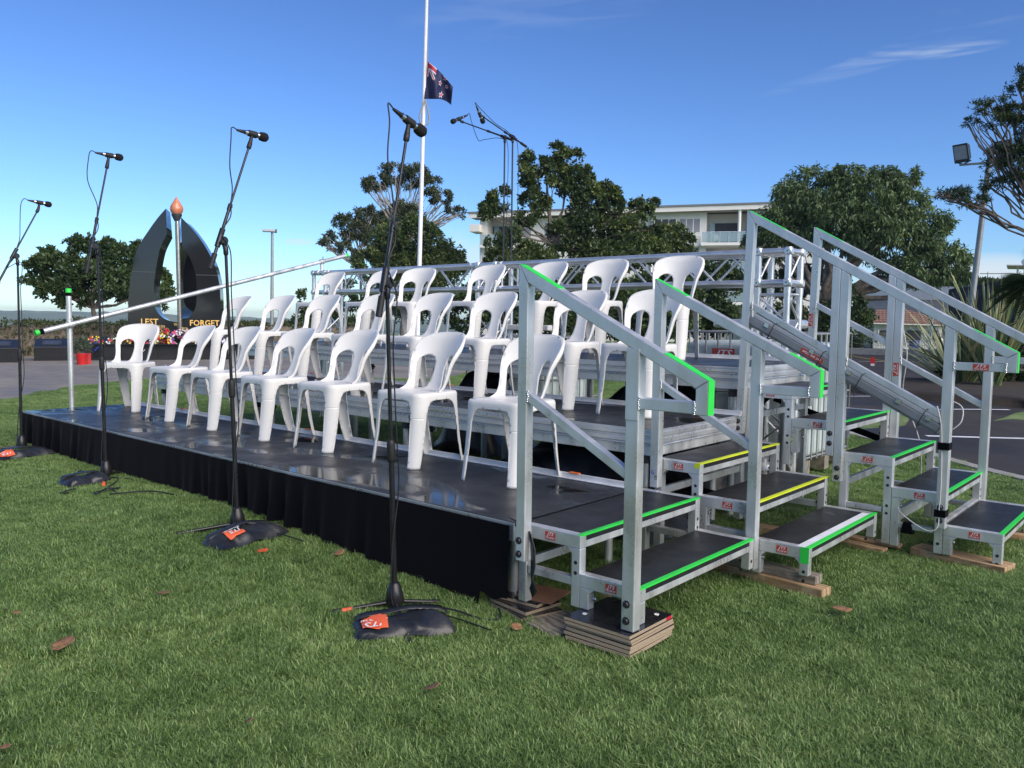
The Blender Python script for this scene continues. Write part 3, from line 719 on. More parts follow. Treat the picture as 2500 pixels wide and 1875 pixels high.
# ================================================================== HANDRAILS
def weld(t, pts):
    for p in pts:
        mb = MB(); p = Vector(p)
        for k in range(7): 
            c = p+Vector((random.uniform(-.003, .003), 0, (k-3)*.0075)); mb.lathe(c-Vector((0, 0, .005)), (0, 0, 1), [(0, .002), (.003, .0055), (.007, .0055), (.010, .002)], 8)
        build(mb, 'weld_seam', 'chrome', t)
def up_to(x, p0, p1): return p0[1]+(p1[1]-p0[1])*(x-p0[0])/(p1[0]-p0[0])
def handrail(name_label, y, posts, rail, endx, endz, diags, loc, tapes=(), drop_lean=0, hz=None, boltpts=()):
    w = .05
    t = thing('handrail', name_label, 'handrail', loc, 0, 'galvanised handrail frames')
    yc = y+w/2
    slope = (rail[1][1]-rail[0][1])/(rail[1][0]-rail[0][0]); th = w*sqrt(1+slope*slope)
    for (xa, xb, zb, lean) in posts:
        zt_a, zt_b = up_to(xa+lean, *rail), up_to(xb+lean, *rail)
        mb = MB(); lo = -th
        if xa < rail[0][0]+.001+.03 and xa < .2: 
            # first post: mitred to the rail's upper end
            mb.prism([(xa, y, zb), (xb, y, zb), (xb+lean, y, zt_b-th), (xa+lean, y, zt_a)], (0, w, 0))
        else: mb.prism([(xa, y, zb), (xb, y, zb), (xb+lean, y, zt_b-th), (xa+lean, y, zt_a-th)], (0, w, 0))
        build(mb, 'post', 'galvanised', t, bevel=.004)
    x0, x1 = rail[0][0], endx+w
    mb = MB(); xs = x0
    first = posts[0]
    xf = first[0]+first[3]
    mb.prism([(xf+.0005, y+.0004, up_to(xf, *rail)+.0002), (xf+w, y+.0004, up_to(xf+w, *rail)-th), (endx, y+.0004, up_to(endx, *rail)-th), (endx+w, y+.0004, up_to(endx+w, *rail))], (0, w-.0008, 0))
    build(mb, 'top_rail', 'galvanised', t, bevel=.004)
    mb = MB(); mb.prism([(endx+.0006, y+.0008, endz), (endx+w-.0004, y+.0008, endz), (endx+w-.0004, y+.0008, up_to(endx+w, *rail)-.001), (endx+.0006, y+.0008, up_to(endx, *rail)-th-.0006)], (0, w-.0016, 0)); build(mb, 'end_post', 'galvanised', t, bevel=.003)
    lastx = posts[-1][1]+posts[-1][3]*.5
    bx('lower_rail', 'galvanised', (lastx-.001, endx-.0005, y+.0006, y+w-.0006, endz+.002, endz+.045), t, bevel=.003)
    for (a, b) in diags:
        mb = MB(); d = .042
        mb.prism([(a[0], y+.006, a[1]-d), (b[0], y+.006, b[1]-d), (b[0], y+.006, b[1]), (a[0], y+.006, a[1])], (0, w-.012, 0)); build(mb, 'brace', 'galvanised', t, bevel=.003)
    wl_ = [(endx-.001, y-.0005, endz+.024), (lastx+.001, y-.0005, endz+.024)]+[(a[0]+.003, y+.004, a[1]-.02) for a, b in diags]
    weld(t, wl_)
    for (xa, xb) in tapes:
        mb = MB(); sl = [(x_, up_to(x_, *rail)) for x_ in (xa, xb)]
        mb.prism([(sl[0][0], y+.002, sl[0][1]+.0003), (sl[1][0], y+.002, sl[1][1]+.0003), (sl[1][0], y+.002, sl[1][1]+.0015), (sl[0][0], y+.002, sl[0][1]+.0015)], (0, w-.004, 0)); build(mb, 'edge_tape', 'tape_green', t)
    if tapes and tapes[-1][1] > endx:
        mb = MB(); xe = endx+w; mb.box(xe-.0001, xe+.0015, y+.002, y+w-.002, endz+.001, up_to(xe, *rail)); build(mb, 'edge_tape', 'tape_green', t)
    if boltpts: bolts(t, boltpts)
    return t
R1 = ((.086, 1.142), (.98, .698))
h1 = handrail('front handrail frame nearest the camera, beside the lowest steps, green tape at both rail ends', -.052,
    [(.086, .136, -.146, 0), (.640, .698, -.312, 0)], R1, .937, .568, [((.136, .598), (.640, .330))], (.4, -.03, -.3), ((.088, .30), (.80, .986)),
    boltpts=[(.105, -.052, -.055), (.105, -.052, -.115), (.664, -.052, -.205), (.664, -.052, -.272)])
mb = MB(); mb.box(.6402, .6978, -.0565, -.0525, .525, .80); build(mb, 'sleeve_plate', 'galvanised', h1, bevel=.002)
R2 = ((.048, 1.135), (.95, .687))
h2 = handrail('second handrail frame, standing between the lowest and middle flights of steps', 1.112,
    [(.048, .098, 0.002, 0), (.612, .664, -.335, 0)], R2, .905, .555, [((.098, .585), (.612, .305))], (.4, 1.13, -.3), ((.05, .24), (.80, .954)))
R3 = ((.055, 1.614), (1.574, .765))
h3 = handrail('tall middle handrail frame with the grey strip light strapped below its rail', 2.198,
    [(.016, .066, .19, .036), (.600, .649, .115, 0), (.6505, .700, -.035, 0), (1.222, 1.274, -.220, 0)], R3, 1.522, .660, [((.10, 1.030), (.600, .755)), ((.700, .705), (1.222, .432))], (.8, 2.22, -.1), ((.06, .30), (1.36, 1.571)),
    boltpts=[(.035, 2.198, .27), (.035, 2.198, .225), (.624, 2.198, .25), (.624, 2.198, .19), (.675, 2.198, .045), (.675, 2.198, -.01), (1.245, 2.198, -.10), (1.245, 2.198, -.175)])
sticker(h3, (1.405, 2.1975, .683), (1, 0, 0), (0, 0, 1), .075, .034)
R4 = ((.093, 1.600), (1.574, .775))
h4 = handrail('rear handrail frame on the far side of the top flight of steps', 3.198,
    [(.070, .120, .30, .023), (.621, .670, .115, 0), (.6715, .721, -.035, 0), (1.222, 1.272, -.220, 0)], R4, 1.522, .665, [((.125, 1.06), (.621, .80)), ((.721, .680), (1.222, .415))], (.8, 3.22, -.1), ((.10, .30),))
sticker(h4, (.098, 3.1975, .93), (0, 0, 1), (-1, 0, 0), .09, .035); sticker(h4, (.697, 3.1975, .60), (0, 0, 1), (-1, 0, 0), .09, .035)
M4 = frame(rel(h2, (.087, 1.1115, .058)), (0, 0, 1), (-1, 0, 0)); letters('CE', .022, M4, 'lettering', 'black_bolt', h2)
M4 = frame(rel(h2, (.066, 1.1115, .085)), (1, 0, 0), (0, 0, 1)); letters('G', .03, M4, 'lettering', 'ink_blue', h2)
M4 = frame(rel(h4, (.093, 3.1975, .80)), (0, 0, 1), (-1, 0, 0)); letters('CE', .022, M4, 'lettering', 'black_bolt', h4)

# grey strip light strapped along the tall handrail
ax_ = Vector((1.115, 0, -.585)).normalized(); a0 = Vector((.095, 2.232, .935)); a1 = a0+ax_*1.27
upv = Vector((.585, 0, 1.115)).normalized(); nv = Vector((0, 1, 0))
t = thing('strip_light', 'long grey weatherproof strip light strapped below the tall handrail', 'strip light', tuple((a0+a1)/2), 0)
mb = MB(); sec = [(-.050, -.030), (-.038, -.048), (.038, -.048), (.050, -.034), (.050, .010), (-.050, .010)]
A = [a0+nv*(p[0]+.018)+upv*p[1] for p in sec]; B = [a1+nv*(p[0]+.018)+upv*p[1] for p in sec]; mb.loft(A, B); build(mb, 'housing', 'fixture_grey', t, bevel=.004)
sec = [(-.046, .0105), (.046, .0105), (.046, .035), (.028, .052), (-.028, .052), (-.046, .035)]
A = [a0+ax_*.01+nv*(p[0]+.018)+upv*p[1] for p in sec]; B = [a1-ax_*.01+nv*(p[0]+.018)+upv*p[1] for p in sec]; mb = MB(); mb.loft(A, B); build(mb, 'diffuser', 'fixture_lens', t, bevel=.006)
for s_ in (.12, .45, .70, 1.02, 1.2):
    c = a0+ax_*s_+nv*(-.034)+upv*.012; mb = MB(); mb.obox(c, ax_*.016, upv*.014, nv*.005); build(mb, 'latch', 'chrome', t, bevel=.002)
for s_ in (.17, .52, .78, 1.17):
    mb = MB(); c = a0+ax_*s_; pts = [c+nv*(-.055)+upv*(-.054), c+nv*(-.060)+upv*(.045), c+nv*.05+upv*.075, c+nv*.075+upv*.02, c+nv*.062+upv*(-.056), c+nv*(-.055)+upv*(-.054)]
    mb.tube(pts, .0035, 6); mb.tube([pts[0], pts[0]+Vector((.004, -.004, -.04))], .003, 5); build(mb, 'cable_tie', 'black_bolt', t)
sticker(t, a0+ax_*.46+nv*(-.0335)+upv*(-.012), ax_, upv, .15, .032, big=None)
mb = MB(); mb.tube([a0+ax_*.02+upv*-.01, a0+Vector((-.03, -.02, -.05)), a0+Vector((-.045, 0, -.16)), a0+Vector((-.05, .02, -.3))], .004, 6); build(mb, 'lead', 'cable_white', t)
# its white lead running down the post and under the steps
def cable(name, label, pts, r, mat, cat='cable', group=None, n=7, sub=7):
    P_ = [Vector(p) for p in pts]; out_ = []
    for i in range(len(P_)-1):
        p0, p1, p2, p3 = P_[max(0, i-1)], P_[i], P_[i+1], P_[min(len(P_)-1, i+2)]
        for j in range(sub):
            u = j/sub; out_.append(.5*((2*p1)+(p2-p0)*u+(2*p0-5*p1+4*p2-p3)*u*u+(3*p1-p0-3*p2+p3)*u**3))
    out_.append(P_[-1]); mb = MB(); mb.tube(out_, r, n)
    o = build(mb, name, mat, origin=tuple(P_[0])); return tag(o, label, cat, group)
cable('power_cable', 'white lead looping down from the strip light beside the lower handrail post', [(1.205, 2.19, .46), (1.225, 2.175, .40), (1.235, 2.19, .30), (1.245, 2.188, .05), (1.243, 2.188, -.1), (1.24, 2.18, -.21), (1.18, 2.18, -.235), (1.05, 2.2, -.17), (1.0, 2.28, -.14)], .0034, 'cable_white')
cable('power_cable', 'white lead looping behind the lower end of the strip light', [(1.21, 2.28, .50), (1.30, 2.30, .46), (1.31, 2.28, .38), (1.27, 2.27, .33)], .0034, 'cable_white')
cable('power_cable', 'thin white lead hanging behind the tall double post to the asphalt', [(.70, 3.28, .90), (.74, 3.28, .7), (.72, 3.3, .45), (.78, 3.3, .28), (.84, 3.35, .05), (.80, 3.5, -.3), (.7, 3.6, -.40)], .004, 'cable_white')
for z_, lb in ((.24, 'black cloth tape wrapped round the lower handrail post, upper band'), (-.135, 'black cloth tape wrapped round the lower handrail post, lower band')):
    mb = MB(); mb.box(1.2185, 1.2775, 2.180, 2.2505, z_-.018, z_+.022); o = build(mb, 'tape_band', 'velvet', origin=(1.248, 2.22, z_), bevel=.003); tag(o, lb, 'tape band')
mb = MB(); mb.prism([(1.03, 2.245, -.29), (1.10, 2.245, -.29), (1.085, 2.245, -.225), (1.045, 2.245, -.225)], (0, .045, 0)); tag(build(mb, 'tape_band', 'velvet', origin=(1.06, 2.26, -.25), bevel=.003), 'black cloth tape holding the white lead to the low tie bar', 'tape band')
# strap round the left legs of the front steps
t_ = MB(); rnd = random.Random(5)
P_ = [(.005, -.006, .02), (.05, -.012, .015), (.139, -.02, -.02), (.165, -.03, -.08), (.172, -.035, -.16), (.160, -.03, -.22), (.168, -.02, -.27), (.15, -.02, -.30)]
V_ = []; 
for i, p in enumerate(P_):
    p = Vector(p); w = .018+.006*sin(i*2.3); V_ += [p+Vector((-w, .012, .004*i)), p+Vector((w, -.008, 0))]
t_.add(V_, [(2*i, 2*i+1, 2*i+3, 2*i+2) for i in range(len(P_)-1)], True); tag(build(t_, 'webbing_strap', 'vinyl', origin=(.1, 0, -.1), solid=.004), 'black plastic strap dangling from the stage corner beside the first handrail post', 'strap')

# ================================================================== PACKING UNDER THE LEGS
def ply_stack(label, boards, group=None):
    """every board lies loose on the next: each is a thing of its own"""
    for (lb, cx, cy, z0, z1, hx, hy, rz, top) in boards:
        o = E_('plywood_packer', (cx, cy, z0), radians(rz)); tag(o, lb, 'plywood packer', group)
        bx('core', 'ply_edge', (-hx, hx, -hy, hy, 0, z1-z0-.0025), o, bevel=0).parent = o
        mb = MB(); mb.box(-hx, hx, -hy, hy, z1-z0-.0025+.0002, z1-z0-.0002); build(mb, 'face', top, o, local=True)
def bxl(name, mat, b, parent, bevel=.001): return build(MB().box(*b), name, mat, parent, local=True, bevel=bevel)
def packers(lst, group):
    for (lb, cx, cy, z0, z1, hx, hy, rz, top, edge) in lst:
        o = thing('plywood_packer', lb, 'plywood packer', (cx, cy, z0), radians(rz), group)
        bxl('core', edge, (-hx, hx, -hy, hy, 0.0002, z1-z0-.0022), o)
        bxl('face', top, (-hx+.0006, hx-.0006, -hy+.0006, hy-.0006, z1-z0-.002, z1-z0-.0003), o, 0)
zs = [-.425, -.408, -.391, -.374, -.357, -.345, -.330, -.3145]
lab = ['bottom plywood packer with a dark edge lying on the grass under the front handrail post', 'second plywood packer from the bottom of the tall square stack', 'third plywood packer from the bottom of the tall square stack, pale raw edge',
       'fourth plywood packer of the tall square stack, edge painted dark', 'fifth plywood packer from the bottom of the tall square stack', 'second plywood packer from the top of the tall square stack', 'top plywood packer with glossy black face, carrying the front handrail post']
rn = random.Random(3); L = []
for i in range(7):
    L.append((lab[i], .543+rn.uniform(-.006, .006), .088+rn.uniform(-.006, .006), zs[i], zs[i+1]-.0004, .160+rn.uniform(-.003, .002), .163, rn.uniform(-1.2, 1.2), 'ply_black', 'ply_black' if i in (0,) else 'ply_edge'))
packers(L, 'plywood packers under the stair legs')
mb = MB(); mb.box(.6995, .7045, .195, .235, -.3285, -.3165); tag(build(mb, 'tape_mark', 'petal_red', origin=(.70, .2, -.32)), 'small red paint mark at the right corner of the tall plywood stack', 'paint mark')
mb = MB()
for cx, cy in ((.43, .0), (.655, .20)):
    for k in range(7):
        a = k*.9; r_ = .003+.0012*k; mb.lathe((cx+r_*cos(a), cy+r_*sin(a), -.3144), (0, 0, 1), [(0, .005), (.0012, .004)], 8)
tag(build(mb, 'paint_drip', 'lettering_white', origin=(.43, 0, -.314)), 'white paint drips on the glossy top packer', 'paint drip')
packers([('bottom black-faced packer of the fanned pile under the stage corner', .018, .098, -.418, -.402, .142, .114, -16, 'ply_black', 'ply_edge'),
         ('second packer of the fanned pile, twisted to the right', .008, .115, -.4015, -.385, .125, .11, -8, 'ply_black', 'ply_edge'),
         ('third packer of the fanned pile with a dark face', -.002, .15, -.3845, -.369, .116, .10, 5, 'ply_black', 'ply_edge'),
         ('bare brown plywood sheet on top of the fanned pile under the first stair leg', .055, .185, -.3685, -.361, .095, .10, 10, 'ply_brown', 'ply_brown')], 'plywood packers under the stair legs')
def timber(label, cx, cy, z0, L_, W_, H_, rz, mat='timber_pine'):
    o = thing('timber_block', label, 'timber', (cx, cy, z0), radians(rz), 'timber blocks under the stair legs'); bxl('timber', mat, (-L_/2, L_/2, -W_/2, W_/2, 0, H_), o, .003); return o
timber('flat weathered board lying between the two plywood stacks', .272, .035, -.424, .20, .24, .022, -14, 'timber_grey')
timber('grey weathered upper timber carrying the middle steps', .665, 1.255, -.369, .56, .085, .042, -3, 'timber_grey')
timber('pale knotty lower timber under the grey one below the middle steps', .70, 1.235, -.420, .60, .095, .050, -7)
timber('long pale plank under the foot of the top flight', 1.335, 2.33, -.425, .50, .15, .048, -10)
timber('pale timber offcut poking out from under the middle of the top flight', .73, 2.26, -.425, .46, .08, .028, -4)
timber('thin grooved plywood strip resting beside the pale offcut', .80, 2.33, -.396, .44, .07, .018, -2)
timber('short timber end showing beyond the last step', 1.56, 3.17, -.425, .30, .12, .045, 20)
timber('pale timber under the rear leg of the middle steps', .42, 2.18, -.42, .50, .10, .05, 8)

# ================================================================== TRUSS
def truss_part(t, a, b, s, up, side, n_bays, r=.025, rb=.0095):
    """four-chord box truss from a to b; a,b centre line; s chord spacing; chords, then lacing"""
    a, b = Vector(a), Vector(b); up, side = Vector(up)*s/2, Vector(side)*s/2
    cs = [(-1, -1), (-1, 1), (1, 1), (1, -1)]
    for i, j in cs:
        mb = MB(); o = up*i+side*j; mb.tube([a+o, b+o], r, 16)
        for p in (a, b):
            d = (b-a).normalized()*(1 if p is a else -1); mb.tube([p+o+d*.0, p+o+d*.045], r*1.12, 16); mb.tube([p+o+d*.052, p+o+d*.058], r*1.14, 16)
        build(mb, 'chord', 'truss_metal', t)
    mb = MB()
    for f in range(4):
        o1 = up*cs[f][0]+side*cs[f][1]; o2 = up*cs[(f+1) % 4][0]+side*cs[(f+1) % 4][1]
        d = (b-a); e = .06/d.length
        prev = None
        for k in range(n_bays+1):
            u = e+(1-2*e)*k/n_bays; p = a+d*u+(o1 if k % 2 == 0 else o2)
            if prev is not None: mb.tube([prev, p], rb, 8, caps=False)
            prev = p
        for u in (e*.9, 1-e*.9): mb.tube([a+d*u+o1, a+d*u+o2], rb, 8, caps=False)
    build(mb, 'lacing', 'truss_metal', t)
def corner_node(t, c, s):
    c = Vector(c); mb = MB()
    for i in (-1, 1):
        for j in (-1, 1):
            for k in (-1, 1):
                p = c+Vector((i, j, k))*s/2
                for ax in ((1, 0, 0), (0, 1, 0), (0, 0, 1)):
                    v = Vector(ax)*.031; mb.tube([p-v, p-v*.9, p+v*.9, p+v], [.024, .031, .031, .024], 12)
    for i in (-1, 1):
        for j in (-1, 1):
            for (u, v, w) in (((1, 0, 0), (0, 1, 0), (0, 0, 1)), ((0, 1, 0), (0, 0, 1), (1, 0, 0)), ((0, 0, 1), (1, 0, 0), (0, 1, 0))):
                u_, v_, w_ = Vector(u)*s/2, Vector(v)*s/2, Vector(w)*s/2
                mb.tube([c-u_+v_*i+w_*j, c+u_+v_*i+w_*j], .025, 14, caps=False)
        for (u, v, w) in (((1, 0, 0), (0, 1, 0), (0, 0, 1)), ((0, 1, 0), (0, 0, 1), (1, 0, 0))):
            u_, v_, w_ = Vector(u)*s/2, Vector(v)*s/2, Vector(w)*s/2
            mb.tube([c-u_-v_+w_*i, c+u_+v_+w_*i], .0095, 8, caps=False)
    build(mb, 'corner_node', 'truss_metal', t)
    mb = MB()
    for i in (-1, 1):
        for k in (-1, 1):
            p = c+Vector((i*s/2, -s/2-.032, k*s/2)); mb.lathe(p+Vector((0, .002, 0)), (0, -1, 0), [(0, .006), (.003, .006)], 8)
    build(mb, 'node_bolt', 'black_bolt', t)
yf, yb = 3.425, 3.665; s = .24; zc = 1.337; yc = (yf+yb)/2
t = thing('truss_frame', 'silver box truss on three towers standing behind the top tier', 'truss', (-3.2, yc, g(-3, 3.5)))
TX = (-6.17, -3.33, -.30)
for cx in TX:
    corner_node(t, (cx, yc, zc), s)
    truss_part(t, (cx, yc, g(cx, yc)+.03), (cx, yc, zc-.156), s, (1, 0, 0), (0, 1, 0), 7)
    mb = MB(); mb.box(cx-.19, cx+.19, yc-.19, yc+.19, g(cx, yc)-.005, g(cx, yc)+.025); build(mb, 'base_plate', 'steel_dark', t, bevel=.003)
truss_part(t, (TX[0]+.156, yc, zc), (TX[1]-.156, yc, zc), s, (0, 0, 1), (0, 1, 0), 10)
truss_part(t, (TX[1]+.156, yc, zc), (TX[2]-.156, yc, zc), s, (0, 0, 1), (0, 1, 0), 10)
# ratchet straps tying the tower to the stage
for i, (a, b, lb) in enumerate((((-.30, 3.41, .02), (.06, 2.6, -.10), 'black ratchet strap slanting from the right truss tower under the top steps'), ((-.42, 3.40, .20), (.02, 2.9, .46), 'short black strap tying the top deck to the right truss tower'),
        ((-.2, 3.3, .33), (.62, 3.25, .10), 'black strap crossing behind the rear handrail posts'), ((-1.6, 2.4, -.17), (.28, 1.6, -.10), 'long black strap stretched beneath the middle tier'))):
    mb = MB(); mb.beam(a, b, .045, .003, (0, 0, 1)); tag(build(mb, 'ratchet_strap', 'velvet', origin=a), lb, 'strap')

# end post and slanting scaffold tube at the left
px_, py_ = -6.055, .44
t = thing('end_post', 'upright scaffold tube with green taped top at the left end of the stage', 'scaffold tube', (px_, py_, g(px_, py_)))
mb = MB(); mb.tube([(px_, py_, g(px_, py_)), (px_, py_, 1.13)], .0242, 18); build(mb, 'tube', 'galvanised', t)
mb = MB(); mb.tube([(px_, py_, 1.08), (px_, py_, 1.112)], .0255, 18); build(mb, 'tape_band', 'velvet', t)
mb = MB(); mb.tube([(px_, py_, 1.112), (px_, py_, 1.15), (px_, py_, 1.152)], [.0262, .0262, .022], 18); build(mb, 'tape_band', 'tape_green', t)
ra, rb_ = Vector((-6.0, .12, .725)), Vector((-6.215, 3.89, 1.705)); d_ = (rb_-ra)
t = thing('end_rail', 'long scaffold tube sloping up across the left end of the tiers', 'scaffold tube', tuple(ra.lerp(rb_, .5)))
mb = MB(); mb.tube([ra, rb_], .0242, 18); build(mb, 'tube', 'galvanised', t)
mb = MB(); mb.tube([ra+d_*.008, ra+d_*.018], .0258, 18); build(mb, 'tape_band', 'velvet', t)
mb = MB(); mb.tube([ra-d_*.001, ra+d_*.008], .0262, 18); build(mb, 'tape_band', 'tape_green', t)
mb = MB(); mb.tube([rb_-d_*.008, rb_+d_*.001], .0262, 18); build(mb, 'tape_band', 'tape_green', t)
for u, lb in ((.085, 'scaffold clamp joining the sloping tube to the green topped post'), (.89, 'scaffold clamp holding the sloping tube on the left end of the truss')):
    p = ra+d_*u; dn = d_.normalized(); tt = thing('scaffold_clamp', lb, 'clamp', tuple(p))
    mb = MB(); mb.tube([p-dn*.024, p+dn*.024], .033, 16)
    if u < .5: mb.tube([(px_, py_, p.z-.024), (px_, py_, p.z+.024)], .033, 16)
    else: mb.tube([p+Vector((0, 0, -.03)), Vector((p.x, p.y, 1.482))], .02, 12); mb.tube([Vector((p.x-.024, 3.425, 1.457)), Vector((p.x+.024, 3.425, 1.457))], .033, 16)
    build(mb, 'collar', 'galvanised', tt)
    mb = MB(); q_ = p+Vector((.028, 0, .028)); mb.tube([q_, q_+Vector((.0, 0, .035))], .006, 8); mb.tube([q_+Vector((0, 0, .018)), q_+Vector((0, 0, .028))], .011, 6); build(mb, 'wing_bolt', 'zinc_bolt', tt)

# ================================================================== CHAIRS
def cdt_sheet(outline, holes_, step):
    """triangulate a 2-D outline with holes, with inner points on a grid"""
    pts = [Vector(p) for p in outline]; ed = [(i, (i+1) % len(outline)) for i in range(len(outline))]
    for h in holes_:
        o = len(pts); pts += [Vector(p) for p in h]; ed += [(o+i, o+(i+1) % len(h)) for i in range(len(h))]
    xs = [p[0] for p in outline]; ys = [p[1] for p in outline]
    def ok(x, y): return inside(outline, x, y) and not any(inside(h, x, y) for h in holes_)
    allb = list(pts); nx = int((max(xs)-min(xs))/step)+1; ny = int((max(ys)-min(ys))/step)+1
    for i in range(nx):
        for j in range(ny):
            x = min(xs)+(i+.5)*step; y = min(ys)+(j+.5)*step
            if ok(x, y) and min((x-b[0])**2+(y-b[1])**2 for b in allb) > (step*.45)**2: pts.append(Vector((x, y)))
    r = delaunay_2d_cdt(pts, ed, [], 0, 1e-6); F_ = []
    for f in r[2]:
        cx = sum(r[0][i].x for i in f)/3; cy = sum(r[0][i].y for i in f)/3
        if ok(cx, cy): F_.append(tuple(f))
    return [(v.x, v.y) for v in r[0]], F_
def smooth_closed(pts, k=6):
    out_ = []; n = len(pts)
    for i in range(n):
        p0, p1, p2, p3 = pts[i-1], pts[i], pts[(i+1) % n], pts[(i+2) % n]
        for j in range(k):
            u = j/k; out_.append(tuple(.5*((2*p1[a])+(p2[a]-p0[a])*u+(2*p0[a]-5*p1[a]+4*p2[a]-p3[a])*u*u+(3*p1[a]-p0[a]-3*p2[a]+p3[a])*u**3) for a in (0, 1)))
    return out_
SH = .452           # seat height
def perim():
    """seat outline as a closed loop of (x, y, normal) with rounded corners, starting at the middle of the back edge"""
    cx = [(.195, -.185, .055), (-.195, -.185, .055), (-.178, .165, .05), (.178, .165, .05)]  # front right, front left, rear left, rear right corner (sharp position, radius)
    P_ = []
    def corner(sx, sy, r, a0): 
        c = (sx-math.copysign(r, sx), sy-math.copysign(r, sy))
        for k in range(7):
            a = a0+(k/6)*(-pi/2); P_.append((c[0]+r*cos(a), c[1]+r*sin(a)))
    def line(a, b, n):
        for k in range(1, n): P_.append((a[0]+(b[0]-a[0])*k/n, a[1]+(b[1]-a[1])*k/n))
    P_.append((0, .165)); line((0, .165), (.128, .165), 8)
    corner(.178, .165, .05, pi/2); line((.178, .115), (.195, -.13), 16)
    corner(.195, -.185, .055, 0); line((.14, -.185), (-.14, -.185), 18)
    corner(-.195, -.185, .055, -pi/2); line((-.195, -.13), (-.178, .115), 16)
    corner(-.178, .165, .05, pi); line((-.128, .165), (0, .165), 8)
    P_.append((0, .165))
    return P_
_P = perim(); _cum = [0]
for a, b in zip(_P, _P[1:]): _cum.append(_cum[-1]+math.dist(a, b))
LP = _cum[-1]
def on_perim(s_):
    s_ = min(max(s_, 0), LP); j = 0
    while j < len(_cum)-2 and _cum[j+1] < s_: j += 1
    u = (s_-_cum[j])/max(1e-9, _cum[j+1]-_cum[j]); a, b = _P[j], _P[j+1]
    p = (a[0]+(b[0]-a[0])*u, a[1]+(b[1]-a[1])*u)
    def nrm(i):
        a, b = _P[max(0, i-1)], _P[min(len(_P)-1, i+1)]; t = Vector((b[0]-a[0], b[1]-a[1])).normalized(); return Vector((-t.y, t.x))
    n = nrm(j).lerp(nrm(j+1), u).normalized()
    return p, n
def s_at(k):   # arc length at the middle of corner k: rear right, front right, front left, rear left
    tgt = [(.178, .165), (.195, -.185), (-.195, -.185), (-.178, .165)][k]
    return min(range(len(_P)), key=lambda i: math.dist(_P[i], tgt))
SC = [_cum[s_at(k)] for k in range(4)]
DISP = [(-.012, .075), (.004, -.05), (-.004, -.05), (.012, .075)]
def skirt_map(s_, d):
    p, n = on_perim(s_); r = .011
    if d < r*1.57: a = d/r; off = r*sin(a); dz = r*(1-cos(a))
    else: off = r; dz = r+(d-r*1.57)
    # leg spread: towards the nearest corner's own direction
    wsum = 0; dx = dy = 0
    for k in range(4):
        dist = min(abs(s_-SC[k]), LP-abs(s_-SC[k])); w = exp(-(dist/.14)**2)+1e-6; wsum += w; dx += DISP[k][0]*w; dy += DISP[k][1]*w
    q_ = (d/.45); k_ = q_*(.35+.65*q_)
    # legs become flatter channels lower down
    return Vector((p[0]+n.x*off+dx/wsum*k_, p[1]+n.y*off+dy/wsum*k_, SH-dz))
DMAX = SH+.011*.57-.0005
def skirt_outline():
    """lower edge of the unrolled apron: legs at the corners, arches between"""
    top = [(LP*i/120, 0) for i in range(121)]; low = []
    half_t = [.046, .054, .054, .046]; half_b = [.027, .034, .034, .027]
    order = [(SC[k], k) for k in range(4)]
    pts = [(0, .048)]
    for c, k in order:
        ht, hb = half_t[k], half_b[k]; D = .050
        pts += [(c-ht-.07, D), (c-ht-.04, D+.003), (c-ht-.018, D+.014), (c-ht-.002, D+.038)]
        for u in (.1, .2, .3, .4, .5, .6, .7, .8, .9): pts.append((c-(ht-.006)+(ht-.006-hb)*u, D+.038+(DMAX-D-.038)*u))
        pts += [(c-hb, DMAX), (c-hb*.33, DMAX), (c+hb*.33, DMAX), (c+hb, DMAX)]
        for u in (.9, .8, .7, .6, .5, .4, .3, .2, .1): pts.append((c+(ht-.006)-(ht-.006-hb)*u, D+.038+(DMAX-D-.038)*u))
        pts += [(c+ht+.002, D+.038), (c+ht+.018, D+.014), (c+ht+.04, D+.003), (c+ht+.07, D)]
    pts.append((LP, .048))
    return top, pts
CUT = .165
